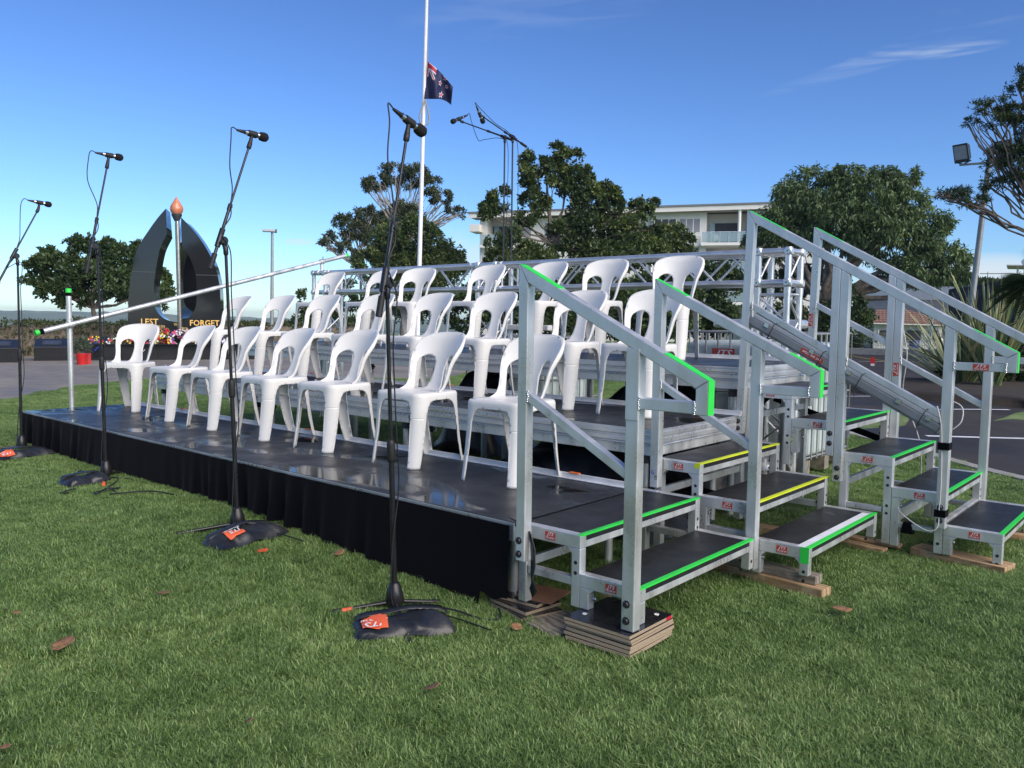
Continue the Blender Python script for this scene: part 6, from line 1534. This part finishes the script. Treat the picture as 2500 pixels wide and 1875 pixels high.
mb.tube([P_at(1043, -60), P_at(1042, 120)], .008, 5)
build(mb, 'halyard', 'rope', t)
# flag: hangs in folds, so the fly end drops and the upper edge slants
NU, NV = 34, 22; mb = MB(); V_ = []; UV = []
for j in range(NV+1):
    for i in range(NU+1):
        u, v = i/NU, j/NV
        # pixel outline: hoist x 1041..1034 from y 150 to 241; fly: from (1041,150) slanting down to (1102,208) then (1102,246), tip (1088,257)
        top_ = (1041+61*u, 150+62*u**1.05-4*sin(u*pi)); bot = (1034+54*u+10*u*u, 241+2*sin(u*7)*u+14*u**4)
        x = bot[0]+(top_[0]-bot[0])*v; y = bot[1]+(top_[1]-bot[1])*v
        dd = .10*sin(u*9+v*3)+.05*sin(u*17-v*6)*u; p = at(x, FD-.12+dd, y); V_.append(tuple(p)); UV.append((min(1, .22+.76*u+.06*(1-v)), .02+.80*v-.02*sin(u*8)+.05*u))
mb.add(V_, [(j*(NU+1)+i, j*(NU+1)+i+1, (j+1)*(NU+1)+i+1, (j+1)*(NU+1)+i) for j in range(NV) for i in range(NU)], True); mb.uv = UV
tag(build(mb, 'flag', 'flag_cloth', solid=.003), 'dark blue flag with red stars hanging limp at half mast', 'flag')

# ------------------------------------------------------------------ lamps
p = at(663, 42); q_ = at(667, 42, 566); t = thing('street_lamp', 'slim grey street lamp right of the memorial', 'street lamp', tuple(p)); mb = MB(); mb.tube([tuple(p), tuple(q_)], .10, 12, r2=.06); build(mb, 'pole', 'pole_grey', t)
v = (at(700, 42)-at(660, 42)).normalized(); mb = MB(); mb.obox(q_-v*.16+Vector((0, 0, .05)), v*.30, Vector((-v.y, v.x, 0))*.2, (0, 0, .06)); build(mb, 'lamp_head', 'fixture_lens', t, bevel=.02)
mb = MB(); mb.obox(q_+v*.16+Vector((0, 0, .04)), v*.06, Vector((-v.y, v.x, 0))*.1, (0, 0, .08)); build(mb, 'bracket', 'steel_dark', t)
LD = 24; p = at(2358, LD); q_ = at(2393, LD, 380); t = thing('floodlight_pole', 'dark grey pole carrying two floodlights, right of the domed tree', 'floodlight pole', tuple(p)); mb = MB(); mb.tube([tuple(p), tuple(q_)], .085, 14, r2=.06); build(mb, 'pole', 'pole_grey', t)
R_ = (at(2420, LD)-at(2380, LD)).normalized(); F_w = Vector((-R_.y, R_.x, 0)); z_ = at(2393, LD, 399).z
c0 = Vector((q_.x, q_.y, z_)); mb = MB(); mb.beam(c0-R_*.66, c0+R_*.40, .05, .05, (0, 0, 1)); build(mb, 'crossarm', 'pole_grey', t)
for off, tl, lb in ((-.60, -.15, 'floodlight'), (.32, .25, 'floodlight')):
    c = c0+R_*off+Vector((0, 0, .30)); ay = (F_w*-.75+R_*-.45+Vector((0, 0, -.28))).normalized(); ax_2 = ay.cross(Vector((0, 0, 1))).normalized(); az = ax_2.cross(ay)
    mb = MB(); mb.loft([c+ay*.09+ax_2*a*.20+az*b*.24 for a, b in ((-1, -1), (1, -1), (1, 1), (-1, 1))], [c-ay*.13+ax_2*a*.13+az*b*.16 for a, b in ((-1, -1), (1, -1), (1, 1), (-1, 1))]); fl = build(mb, 'floodlight', 'steel_dark', t, bevel=.015)
    mb = MB(); mb.obox(c+ay*.092+az*.02, ax_2*.165, az*.17, ay*.003); build(mb, 'lens', 'fixture_lens', fl)
    mb = MB(); mb.beam(c-az*.22-ax_2*.19, c0+R_*off, .02, .03, ay); mb.beam(c-az*.22+ax_2*.19, c0+R_*(off+.05), .02, .03, ay); build(mb, 'bracket', 'steel_dark', fl)

# ------------------------------------------------------------------ apartment building
BD = 88; pA = at(1163, BD); pB = at(2010, BD-3); ux = (pB-pA); ux.z = 0; WB = ux.length; brz = math.atan2(ux.y, ux.x); k_ = (BD)/FPX
t = thing('apartment_building', 'cream apartment building with flat grey roof and glass balconies behind the trees', 'building', (pA.x, pA.y, g(pA.x, pA.y)-.0), brz); z00 = t.location.z
def hz_(px): return 780.5+(px-1250)*.0124
def bxx(px): return (px-1163)/(2010-1163)*WB
def bzz(px, py): return CAM.z-z00+(hz_(px)-py)*k_*1.0
def bb(name, mat, pa, pb, ya, yb, y0, y1, parent=t, ref=None, bevel=.01):
    pm = ref or (pa+pb)/2; return build(MB().box(bxx(pa), bxx(pb), y0, y1, bzz(pm, yb), bzz(pm, ya)), name, mat, parent, local=True, bevel=bevel)
RF = 1500
def yy(px, y): return y
zr = lambda y: y
# wall blocks; rows given at the building's left end, levelled
H0 = bzz(1600, 527)
roof = MB(); roof.prism([(-.6, -1.2, H0-.55), (bxx(1600), -1.2, H0-.02), (bxx(2010), -1.2, H0+.12), (bxx(2010), 10, H0+.5), (-.6, 10, H0+.1)][:0] or [(-.7, -1.3, H0-.35), (WB, -1.3, H0+.08), (WB, -1.3, H0+.26), (-.7, -1.3, H0-.17)], (0, 12, 0)); rf = build(roof, 'roof', 'roof_grey', t, local=True)
fa = MB(); fa.prism([(-.6, -1.2, H0-.80), (WB, -1.2, H0-.37), (WB, -1.2, H0+.075), (-.6, -1.2, H0-.355)], (0, .15, 0)); build(fa, 'fascia', 'render_cream', rf, local=True)
sf = MB(); sf.prism([(-.6, -1.04, H0-.70), (WB, -1.04, H0-.27), (WB, -1.04, H0-.20), (-.6, -1.04, H0-.63)], (0, 2.5, 0)); build(sf, 'soffit', 'soffit', rf, local=True)
def wallb(pa, pb, za, zb, y0=0, y1=9, mat='render_cream', name='wall'): return build(MB().box(bxx(pa), bxx(pb), y0, y1, za, zb), name, mat, t, local=True, bevel=.01)
F3, F2, F1_, F0 = H0-.75, H0-3.6, H0-6.5, H0-9.4
wallb(1170, 1190, -1, F3, 0, 9); wallb(1250, 1606, -1, F3, .3, 9); wallb(1606, 1737, -1, F3+.3, 0, 9); wallb(1830, 2010, -1, F3+.3, 0, 9); wallb(1190, 1250, -1, F3+.2, 2.2, 9); wallb(1737, 1830, -1, F3+.35, 2.4, 9)
wallb(1153, 1180, F3-1.5, F3-.75, -1.5, 1, name='ledge')
for zf in (F2, F1_, F0):
    for pa, pb in ((1176, 1252), (1725, 1832)):
        sl = wallb(pa, pb, zf-.28, zf, -1.1, 2.4, 'render_white', 'balcony_slab')
        gl = build(MB().box(bxx(pa)+.1, bxx(pb)-.1, -1.06, -1.03, zf+.06, zf+1.0), 'balustrade', 'glass_pane', sl, local=True)
        mb = MB(); mb.box(bxx(pa)+.05, bxx(pb)-.05, -1.08, -1.01, zf+1.0, zf+1.06)
        for k in range(6): x_ = bxx(pa)+.1+(bxx(pb)-bxx(pa)-.2)*k/5; mb.box(x_-.025, x_+.025, -1.085, -1.005, zf+.001, zf+.999)
        build(mb, 'rail', 'galvanised', sl, local=True)
        dr = build(MB().box(bxx((pa+pb)/2)-1.0, bxx((pa+pb)/2)+1.6, 2.16 if pa < 1500 else 2.36, 2.45, zf+.02, zf+2.25), 'door', 'dark_recess', t, local=True)
        build(MB().box(bxx(pa)+.8, bxx(pa)+1.3, 1.9, 2.0, zf+.02, zf+2.2), 'glass_pane', 'glass_pane', dr, local=True)
for k, zf in enumerate((F2, F1_, F0)):
    for a, b in ((1613, 1665), (1672, 1722)):
        w = build(MB().box(bxx(a), bxx(b), -.05, .06, zf+1.15, zf+2.45), 'window', 'dark_recess' if a < 1650 else 'louvre_grey', t, local=True)
        mb = MB()
        for j in range(4): x_ = bxx(a)+(bxx(b)-bxx(a))*j/3; mb.box(x_-.04, x_+.04, -.08, -.051, zf+1.1, zf+2.5)
        mb.box(bxx(a), bxx(b), -.075, -.052, zf+1.06, zf+1.12); build(mb, 'frame', 'render_white', w, local=True)
    wallb(1665, 1724, zf-.3, zf+.9, -.5, .0, 'render_white', 'spandrel')
    for a in (1275, 1340, 1420, 1500, 1560, 1860, 1930):
        w = build(MB().box(bxx(a), bxx(a+28), .22 if a < 1606 else -.08, .36, zf+.9, zf+2.3), 'window', 'louvre_grey', t, local=True)
        build(MB().box(bxx(a)-.06, bxx(a+28)+.06, .12 if a < 1606 else -.18, .215 if a < 1606 else -.085, zf+.80, zf+.88), 'sill', 'render_white', w, local=True)
mb = MB(); mb.tube([(bxx(1608), -.12, 0), (bxx(1608), -.12, F3+.2)], .09, 8); build(mb, 'downpipe', 'render_white', t, local=True)
mb = MB(); mb.tube([(bxx(1812), -.9, F2), (bxx(1812), -.9, F3+.4)], .16, 10); build(mb, 'column', 'render_white', t, local=True)
for (a, b, lb) in ((1760, 1772, 'white plastic chair standing on the upper balcony of the apartment building'),):
    c = Matrix.Translation(t.location) @ Matrix.Rotation(brz, 4, 'Z') @ Vector((bxx(a), .2, F2)); o = thing('balcony_chair', lb, 'chair', tuple(c), brz); mb = MB(); mb.box(-.25, .25, -.25, .25, .40, .45); mb.box(-.25, .25, .22, .27, .451, .9)
    for sx_ in (-.22, .22):
        for sy_ in (-.22, .22): mb.box(sx_-.02, sx_+.02, sy_-.02, sy_+.02, 0, .399)
    build(mb, 'chair_frame', 'render_white', o, local=True)

# ------------------------------------------------------------------ right background
def upright(px0, px1, y0, y1, dist, dist2, depth, name, mat, label=None, cat=None, parent=None, bevel=.01, yb0=None, yb1=None):
    """an upright slab between two photo columns with its top at rows y0 / y1 and its foot in the ground"""
    a, b = at(px0, dist, y0), at(px1, dist2, y1); ga, gb = g(a.x, a.y)-.05, g(b.x, b.y)-.05
    za, zb = (at(px0, dist, yb0).z if yb0 else ga), (at(px1, dist2, yb1).z if yb1 else gb)
    d = (Vector((b.x, b.y, 0))-Vector((a.x, a.y, 0))).normalized(); n_ = Vector((-d.y, d.x, 0))
    if n_.dot(Vector((a.x-CAM.x, a.y-CAM.y, 0))) < 0: n_ = -n_
    mb = MB(); mb.prism([(a.x, a.y, za), (b.x, b.y, zb), (b.x, b.y, b.z), (a.x, a.y, a.z)], n_*depth)
    o = build(mb, name, mat, parent, origin=None if parent else (a.x, a.y, ga), bevel=bevel)
    if label: tag(o, label, cat)
    return o, a, b, n_
a = at(2105, 64); t = thing('warehouse', 'white topped grey block warehouse wall behind the tiled house', 'building', tuple(a))
upright(2095, 2345, 697, 700, 64, 60, 8, 'parapet', 'render_white', parent=t, yb0=730, yb1=733); upright(2096, 2344, 730.2, 733.2, 64.05, 60.05, 7.8, 'wall', 'block_wall', parent=t)
tree('long dark green hedge bank along the skyline behind the warehouse', 2290, 74, [(2140, 690, 40, 12, 0), (2210, 692, 50, 12, 0), (2290, 694, 60, 14, 0), (2370, 694, 60, 14, 0), (2440, 696, 60, 13, 0), (2500, 697, 50, 13, 0)], 0, .35, .09, 10, 'leaf_dark', seed=41, trunk_r=0, cat='hedge', name='hedge_bank', depth=.6)
# terracotta house
a = at(2140, 54); b = at(2310, 54); t = thing('tiled_house', 'small house with a terracotta tiled hip roof behind the van', 'house', tuple(a)); e0, e1 = at(2128, 54, 788), at(2308, 54, 793); r0, r1 = at(2150, 58, 752), at(2235, 58, 770)
r0 = at(2140, 58, 757); r1 = at(2222, 58, 760); f0, f1 = at(2120, 63, 788), at(2318, 63, 793)
mb = MB(); mb.add([e0, e1, r1, r0, f0, f1], [(0, 1, 2, 3), (1, 5, 2), (0, 3, 4), (3, 2, 5, 4)]); build(mb, 'roof', 'tile_roof', t, solid=.12)
upright(2134, 2300, 792, 796, 54.5, 54.5, 8, 'wall', 'render_white', parent=t); upright(2128, 2308, 788, 793, 53.9, 53.9, .12, 'gutter', 'render_white', parent=t, yb0=791, yb1=796)
for pa, pb in ((2150, 2175), (2215, 2250), (2270, 2290)): upright(pa, pb, 806, 807, 54.35, 54.35, .1, 'window', 'dark_recess', parent=t, yb0=830, yb1=831)
# dark stone wall on the right
o, a, b, n_ = upright(2311, 2620, 706, 655, 38, 30, .6, 'stone_wall', 'dark_stone', 'long dark stone wall rising towards the right edge, behind the striped plants', 'wall', bevel=.03)
# raised deck on posts above the wall
a = at(2450, 44, 652); t = thing('lookout_deck', 'flat roofed timber shelter showing above the dark wall at the right edge', 'shelter', tuple(a)); upright(2449, 2560, 646, 648, 44, 44, 2.5, 'roof', 'soffit', parent=t, yb0=649.5, yb1=651.5); upright(2474, 2479.5, 650, 650, 44.3, 44.3, .15, 'post', 'render_white', parent=t, yb0=700, yb1=700)
mb = MB(); c = at(2493, 44, 640); mb.tube([at(2493, 44, 700), c], .03, 8); mb.lathe(c, (0, -1, 0), [(0, .14), (.03, .14)], 14); build(mb, 'fan_sign', 'galvanised', t)
mb = MB(); mb.tube([at(2385, 40, 668), at(2520, 40, 668)], .02, 5); tag(build(mb, 'overhead_wire', 'rope', origin=tuple(at(2385, 40, 668))), 'thin overhead wire below the low white cloud on the right', 'wire')
# minibus
VD = 57; pv = at(2206, VD); vx = (at(2292, VD-1)-at(2120, VD+1)); vx.z = 0; vrz = math.atan2(vx.y, vx.x); gz = at(2206, VD, 855).z
t = thing('minibus', 'white minibus parked behind the mesh fence', 'minibus', (pv.x, pv.y, gz), vrz, ); sc_ = VD/FPX; LV = 176*sc_*.82; HV = 58*sc_*.91
body = [(-LV/2, .30), (-LV/2, HV), (LV*.36, HV), (LV*.43, HV*.93), (LV*.475, HV*.55), (LV/2, HV*.48), (LV/2, .30)]
mb = MB(); mb.prism([(x, -.95, z) for x, z in body], (0, 1.9, 0)); b_ = build(mb, 'body', 'van_white', t, local=True, bevel=.06, seg=3)
mb = MB(); mb.prism([(x, -.97, z) for x, z in ((-LV*.47, HV*.58), (LV*.16, HV*.58), (LV*.16, HV*.86), (-LV*.47, HV*.86))], (0, .03, 0)); build(mb, 'side_window', 'van_glass', t, local=True, bevel=.01)
mb = MB(); mb.prism([(x, -.97, z) for x, z in ((LV*.24, HV*.58), (LV*.45, HV*.58), (LV*.41, HV*.86), (LV*.24, HV*.86))], (0, .03, 0)); build(mb, 'cab_window', 'van_glass', t, local=True, bevel=.01)
mb = MB(); mb.prism([(LV*.436, -.85, HV*.90), (LV*.478, -.85, HV*.60), (LV*.486, -.85, HV*.60), (LV*.444, -.85, HV*.90)], (0, 1.7, 0)); build(mb, 'windscreen', 'van_glass', t, local=True)
mb = MB()
for x_ in (LV*.19, LV*.215, -LV*.06): mb.box(x_-.012, x_+.012, -.975, -.962, HV*.22, HV*.9)
mb.box(LV*.26, LV*.30, -.985, -.965, HV*.47, HV*.50); build(mb, 'door_seam', 'steel_dark', t, local=True)
for x_ in (-LV*.32, LV*.30):
    mb = MB(); mb.lathe((x_, -.99, .28), (0, 1, 0), [(0, .25), (.02, .28), (.2, .28)], 22); w = build(mb, 'wheel', 'tyre', t, local=True); mb = MB(); mb.lathe((x_, -.995, .28), (0, 1, 0), [(0, .12), (.01, .16)], 16); build(mb, 'rim', 'galvanised', w, local=True)
mb = MB(); mb.box(LV*.49, LV*.503, -.85, -.6, HV*.34, HV*.42); build(mb, 'headlight', 'fixture_lens', t, local=True)
p = at(2234, 46); t = thing('plastic_drum', 'blue plastic drum in front of the minibus', 'drum', (p.x, p.y, at(2234, 46, 855).z)); mb = MB(); mb.lathe(tuple(t.location), (0, 0, 1), [(0, .22), (.02, .235), (.16, .24), (.17, .245), (.2, .24), (.45, .24), (.5, .22), (.51, .2)], 20); build(mb, 'barrel', 'blue_drum', t)
mb = MB(); p = at(2210, 46, 852); mb.lathe(tuple(p-Vector((0, 0, .1))), (0, 0, 1), [(0, .30), (.12, .28), (.2, .1)], 14); tag(build(mb, 'white_bag', 'render_white', origin=tuple(p)), 'round white bag on the grass left of the blue drum', 'bag')
# verge and mesh fence
va = [at(x, 41.5) for x in (2000, 2120, 2240, 2360, 2480)]; mb = MB(); V_ = []
for x in range(1900, 2601, 50):
    for d, y in ((37.5, 881), (38.2, 868), (43, 860), (52, 853)): p = at(x, d, y+(x-2200)*.006); V_.append(tuple(p))
mb.add(V_, [(4*i+k, 4*i+4+k, 4*i+5+k, 4*i+1+k) for i in range(14) for k in range(3)], True); struct('verge', mb, 'lawn_soil')
rnd = random.Random(9); mb = MB(); mb.rnd = []
for _ in range(6000):
    x = rnd.uniform(1950, 2420); d = rnd.uniform(38.2, 43); p = at(x, d, 868-(d-38.2)*1.66+(x-2200)*.006); sprigs(mb, rnd, p, Vector((0, 0, 1)), 2, .09, .012, 0, .5)
tag(build(mb, 'verge_grass', 'leaf_mango'), kind='stuff')
fz = lambda x, y: at(x, 43.5, y)
t = thing('mesh_fence', 'low wire mesh fence with grey posts along the verge in front of the minibus', 'fence', tuple(fz(2200, 862)))
mb = MB()
for x in list(range(1900, 2420, 4)): mb.tube([fz(x, 862+(x-2200)*.006), fz(x, 812+(x-2200)*.008)], .008, 4, caps=False)
for k in range(6): mb.tube([fz(1900, 862-9.5*k-1.8), fz(2420, 862-9.5*k+1.6)], .008, 4, caps=False)
build(mb, 'mesh', 'steel_dark', t)
for x in (1935, 2050, 2145): mb = MB(); mb.tube([fz(x, 864), fz(x, 806)], .035, 8); build(mb, 'post', 'galvanised', t)
mb = MB(); mb.tube([at(2273, 38.6, 868), at(2274.5, 38.6, 774)], .06, 10); build(mb, 'post', 'galvanised', t)
# caution rope with little flags
mb = MB(); rp = [at(1985, 27, 862), at(2080, 26, 868), at(2110, 26, 874), at(2250, 25, 893), at(2390, 24, 902), at(2520, 24, 904)]; mb.tube(rp, .008, 5); tag(build(mb, 'caution_rope', 'caution_rope', origin=tuple(rp[0])), 'thin yellow caution rope strung across the far side of the car park', 'rope')
for (x, y, lb) in ((2135, 882, 'red and white tag hanging on the yellow rope, left one'), (2386, 910, 'red and white tag hanging on the yellow rope under the handrail, right one')):
    t = thing('rope_tag', lb, 'tag', tuple(at(x, 25.5, y))); mb = MB(); c = at(x, 25.5, y); mb.obox(c, R_*.06+Vector((0, 0, .02)), F_w*.006, Vector((-.01, 0, .11))); build(mb, 'red_panel', 'pvc_red', t); mb = MB(); mb.obox(c-Vector((0, 0, .10)), R_*.05, F_w*.008, (0, 0, .03)); build(mb, 'white_panel', 'render_white', t)
# striped flax plants, dark shrubs and palm fronds on the right
def flax(label, px, dist, top_y, n, seed, spread=1.0, w=.045, mat='leaf_flax', name='flax_plant', h=1.7, lean=.5):
    rnd = random.Random(seed); b = at(px, dist); t = thing(name, label, 'plant', tuple(b)); mb = MB(); mb.rnd = []
    for i in range(n):
        a = rnd.uniform(0, 6.28); el = rnd.uniform(.15, 1.0); d = Vector((cos(a), sin(a), 0)); L_ = h*rnd.uniform(.75, 1.1); P = b+d*rnd.uniform(0, .12); K = 7; i0 = len(mb.v); s_ = Vector((-d.y, d.x, 0)); base = rnd.random()
        for k in range(K+1):
            u = k/K; c = P+d*(L_*lean*spread*el*(u+.6*u*u*el))+Vector((0, 0, L_*(u-.35*el*u*u*el*spread))); ww = w*(1-u**2.2)*(.55+.6*sin(min(1, u*1.6+.2)*pi/2))+.001
            for s2, rr in ((-1, .95), (0, .25+.3*base), (1, .95)): mb.v.append(tuple(c+s_*ww*s2+d*(.012 if s2 else 0))); mb.rnd.append(rr if base > .35 else base)
        for k in range(K):
            o = i0+3*k; mb.f += [(o, o+3, o+4, o+1), (o+1, o+4, o+5, o+2)]; mb.mi += [0, 0]; mb.sm += [True, True]
    build(mb, 'leaves', mat, t); return t
flax('large striped green and cream flax plant with upright sword leaves at the right', 2430, 17.5, 680, 90, 51, .9, .034, h=2.2, lean=.42)
flax('striped flax plant with arching leaves left of the upright one', 2362, 18.3, 760, 70, 52, 1.5, .03, h=1.9, lean=.6)
flax('low arching striped flax plant beside the floodlight pole', 2330, 19.5, 760, 60, 53, 1.6, .028, h=1.5, lean=.8)
def palm(label, px, dist, seed):
    rnd = random.Random(seed); b = at(px, dist, 690); t = thing('palm', label, 'palm', (b.x, b.y, g(b.x, b.y))); mb = MB(); mb.rnd = []; hub = b
    tm = MB(); tm.tube([(b.x, b.y, g(b.x, b.y)), tuple(hub)], .10, 10); build(tm, 'trunk', 'bark', t)
    for (tx_, ty_, sg) in ((2418, 728, 1), (2440, 700, 1), (2410, 760, 1), (2450, 760, 1), (2480, 790, 1), (2600, 640, 1), (2640, 720, 1), (2520, 600, 1)):
        e = at(tx_, dist-.6, ty_); mid = hub.lerp(e, .55)+Vector((0, 0, .18)); P_ = []
        for k in range(25): u = k/24; P_.append(hub*(1-u)**2+mid*2*u*(1-u)+e*u*u)
        for k in range(3, 25):
            d = (P_[k]-P_[k-1]).normalized(); s_ = d.cross(Vector((0, 0, 1))).normalized()
            for q2 in (-1, 1):
                for r2 in (0, 1):
                    l = .30*sin(pi*min(.97, .18+k/26))+.04; o = P_[k]-d*.015*r2; dd = (s_*q2*.7+d*.75+Vector((0, 0, .25-.35*r2))).normalized(); n_ = dd.cross(d).normalized()*.009; i = len(mb.v); mb.v += [tuple(o-n_), tuple(o+dd*l*.6-n_), tuple(o+dd*l), tuple(o+n_)]; mb.f.append((i, i+1, i+2, i+3)); mb.mi.append(0); mb.sm.append(False); mb.rnd += [rnd.random()*.6]*4
        mb2 = None
        i0 = len(mb.v); tmp = MB(); tmp.tube(P_, .012, 5, r2=.004); mb.v += tmp.v; mb.f += [tuple(q3+i0 for q3 in f_) for f_ in tmp.f]; mb.mi += tmp.mi; mb.sm += tmp.sm; mb.rnd += [.5]*len(tmp.v)
    build(mb, 'fronds', 'leaf_dark', t)
palm('small dark palm whose fronds hang over the flax at the right edge', 2545, 14.5, 55)
tree('dark shrub mass below the flax plants at the right edge', 2480, 19, [(2470, 850, 60, 60, 0), (2520, 820, 60, 70, 0), (2400, 920, 60, 22, 0), (2470, 930, 70, 26, 0), (2340, 905, 40, 16, 0), (2540, 900, 50, 50, 0)], 0, .10, .028, 60, 'leaf_dark', seed=58, trunk_r=.05, limbs=1, name='shrub', cat='shrub', depth=.5)
p = at(2420, 17); mb = MB(); mb.lathe((p.x, p.y, p.z+.02), (0, 0, 1), [(-.1, 2.6), (.06, 2.5), (.10, 2.2)], 30); struct('garden_bed', mb, 'soil')

# ================================================================== GRASS
def patch(name, seed, n, size, hmin, hmax):
    rnd = random.Random(seed); me = bpy.data.meshes.new(name); V_ = []; F_ = []; R2 = []
    clumps = [(rnd.uniform(-size/2, size/2), rnd.uniform(-size/2, size/2), rnd.uniform(0, 6.28), rnd.random()) for _ in range(26)]
    for _ in range(n):
        cx, cy, ca, cr = clumps[rnd.randrange(len(clumps))]
        if rnd.random() < .6: x, y = cx+rnd.gauss(0, .018), cy+rnd.gauss(0, .018); a = ca+rnd.gauss(0, .9)
        else: x, y = rnd.uniform(-size/2, size/2), rnd.uniform(-size/2, size/2); a = rnd.uniform(0, 6.28)
        h = rnd.uniform(hmin, hmax); ln_ = abs(rnd.gauss(0, .75))*h+h*.2; w = rnd.uniform(.0009, .0019); d = (cos(a), sin(a)); tw = a+pi/2+rnd.gauss(0, .5); s_ = (cos(tw)*w, sin(tw)*w); o = len(V_)
        r_ = min(1, max(0, .5*cr+.5*rnd.random()-.05+(.45 if rnd.random() < .05 else 0)))
        for k, (u, ww) in enumerate(((0, 1), (.38, 1), (.72, .75))):
            px_2 = x+d[0]*ln_*u**1.7; py_2 = y+d[1]*ln_*u**1.7; z = h*(u-.22*u*u*min(1.6, ln_/h)); V_ += [(px_2-s_[0]*ww, py_2-s_[1]*ww, z), (px_2+s_[0]*ww, py_2+s_[1]*ww, z)]
        V_.append((x+d[0]*ln_*1.02, y+d[1]*ln_*1.02, h*(1-.22*min(1.6, ln_/h)))); F_ += [(o, o+1, o+3, o+2), (o+2, o+3, o+5, o+4), (o+4, o+5, o+6)]; R2 += [r_]*7
    me.from_pydata(V_, [], F_); at2 = me.attributes.new('rnd', 'FLOAT', 'POINT'); at2.data.foreach_set('value', R2); me.materials.append(MATS['grass_blade']); me.polygons.foreach_set('use_smooth', [True]*len(F_)); me.update()
    return bpy.data.objects.new(name, me)
PT = [patch('grass_patch', 100+i, 1500, .24, .010, .032) for i in range(8)]
EXC = [(.37, .715, -.09, .26), (-.22, .22, -.05, .34), (.38, .96, 1.18, 1.33), (1.08, 1.6, 2.22, 2.45), (.48, .98, 2.2, 2.37), (.2, .32, .05, .45)]
rnd = random.Random(77); GP = []
def lawn_ok(x, y):
    if inside(PATH, x, y) or inside(ROAD, x, y): return False
    for a, b, c, d in EXC:
        if a < x < b and c < y < d: return False
    return True
CR = Vector((_f.x, _f.y)); 
def vis(x, y, m=.25):
    v = Vector((x-CAM.x, y-CAM.y)); f_ = v.dot(CR); s_ = v.dot(Vector((_r.x, _r.y)))
    return f_ > .55 and abs(s_) < f_*.66+m
y = -3.2
STEP = .130
while y < 12:
    x = -15
    while x < 4:
        xx, yy_ = x+rnd.uniform(-.06, .06), y+rnd.uniform(-.06, .06); dist = math.hypot(xx-CAM.x, yy_-CAM.y)
        if vis(xx, yy_) and lawn_ok(xx, yy_) and not (dist > 7 and rnd.random() < .35): GP.append((xx, yy_, g(xx, yy_)-.002))
        x += STEP
    y += STEP
gm = bpy.data.meshes.new('grass'); gm.from_pydata(GP, [], []); go = bpy.data.objects.new('grass', gm); COL.objects.link(go); tag(go, kind='stuff'); go['label'] = 'short green lawn grass round the stage'
ng = bpy.data.node_groups.new('grass_scatter', 'GeometryNodeTree'); ng.interface.new_socket('Geometry', in_out='INPUT', socket_type='NodeSocketGeometry'); ng.interface.new_socket('Geometry', in_out='OUTPUT', socket_type='NodeSocketGeometry')
N_ = ng.nodes; gi = N_.new('NodeGroupInput'); gout = N_.new('NodeGroupOutput'); iop = N_.new('GeometryNodeInstanceOnPoints'); jn = N_.new('GeometryNodeJoinGeometry')
for o in PT:
    oi = N_.new('GeometryNodeObjectInfo'); oi.inputs['Object'].default_value = o; oi.inputs['As Instance'].default_value = True; ng.links.new(oi.outputs['Geometry'], jn.inputs[0])
ng.links.new(gi.outputs[0], iop.inputs['Points']); ng.links.new(jn.outputs[0], iop.inputs['Instance']); iop.inputs['Pick Instance'].default_value = True
ri = N_.new('FunctionNodeRandomValue'); ri.data_type = 'INT'; ri.inputs[4].default_value = 0; ri.inputs[5].default_value = len(PT)-1; ng.links.new(ri.outputs[2], iop.inputs['Instance Index'])
rr = N_.new('FunctionNodeRandomValue'); rr.data_type = 'FLOAT_VECTOR'; rr.inputs[0].default_value = (-.06, -.06, 0); rr.inputs[1].default_value = (.06, .06, 6.283); rr.inputs['Seed'].default_value = 3
ng.links.new(rr.outputs[0], iop.inputs['Rotation'])
rs = N_.new('FunctionNodeRandomValue'); rs.data_type = 'FLOAT'; rs.inputs[2].default_value = .8; rs.inputs[3].default_value = 1.25; rs.inputs['Seed'].default_value = 5; ng.links.new(rs.outputs[1], iop.inputs['Scale'])
ng.links.new(iop.outputs[0], gout.inputs[0]); md = go.modifiers.new('scatter', 'NODES'); md.node_group = ng
print('grass patches', len(GP), 'objects', len(bpy.data.objects))

# ================================================================== AIR
mb = MB(); mb.box(-2400, 2400, -2400, 2400, -80, 15); hz = build(mb, 'haze', []); hm = bpy.data.materials.new('haze_air'); hm.use_nodes = True; hm.node_tree.nodes.clear()
ho = hm.node_tree.nodes.new('ShaderNodeOutputMaterial'); hv = hm.node_tree.nodes.new('ShaderNodeVolumePrincipled'); hv.inputs['Color'].default_value = (.78, .92, 1, 1); hv.inputs['Density'].default_value = .00028; hv.inputs['Anisotropy'].default_value = .2
hm.node_tree.links.new(hv.outputs[0], ho.inputs['Volume']); hz.data.materials.append(hm); tag(hz, kind='stuff')
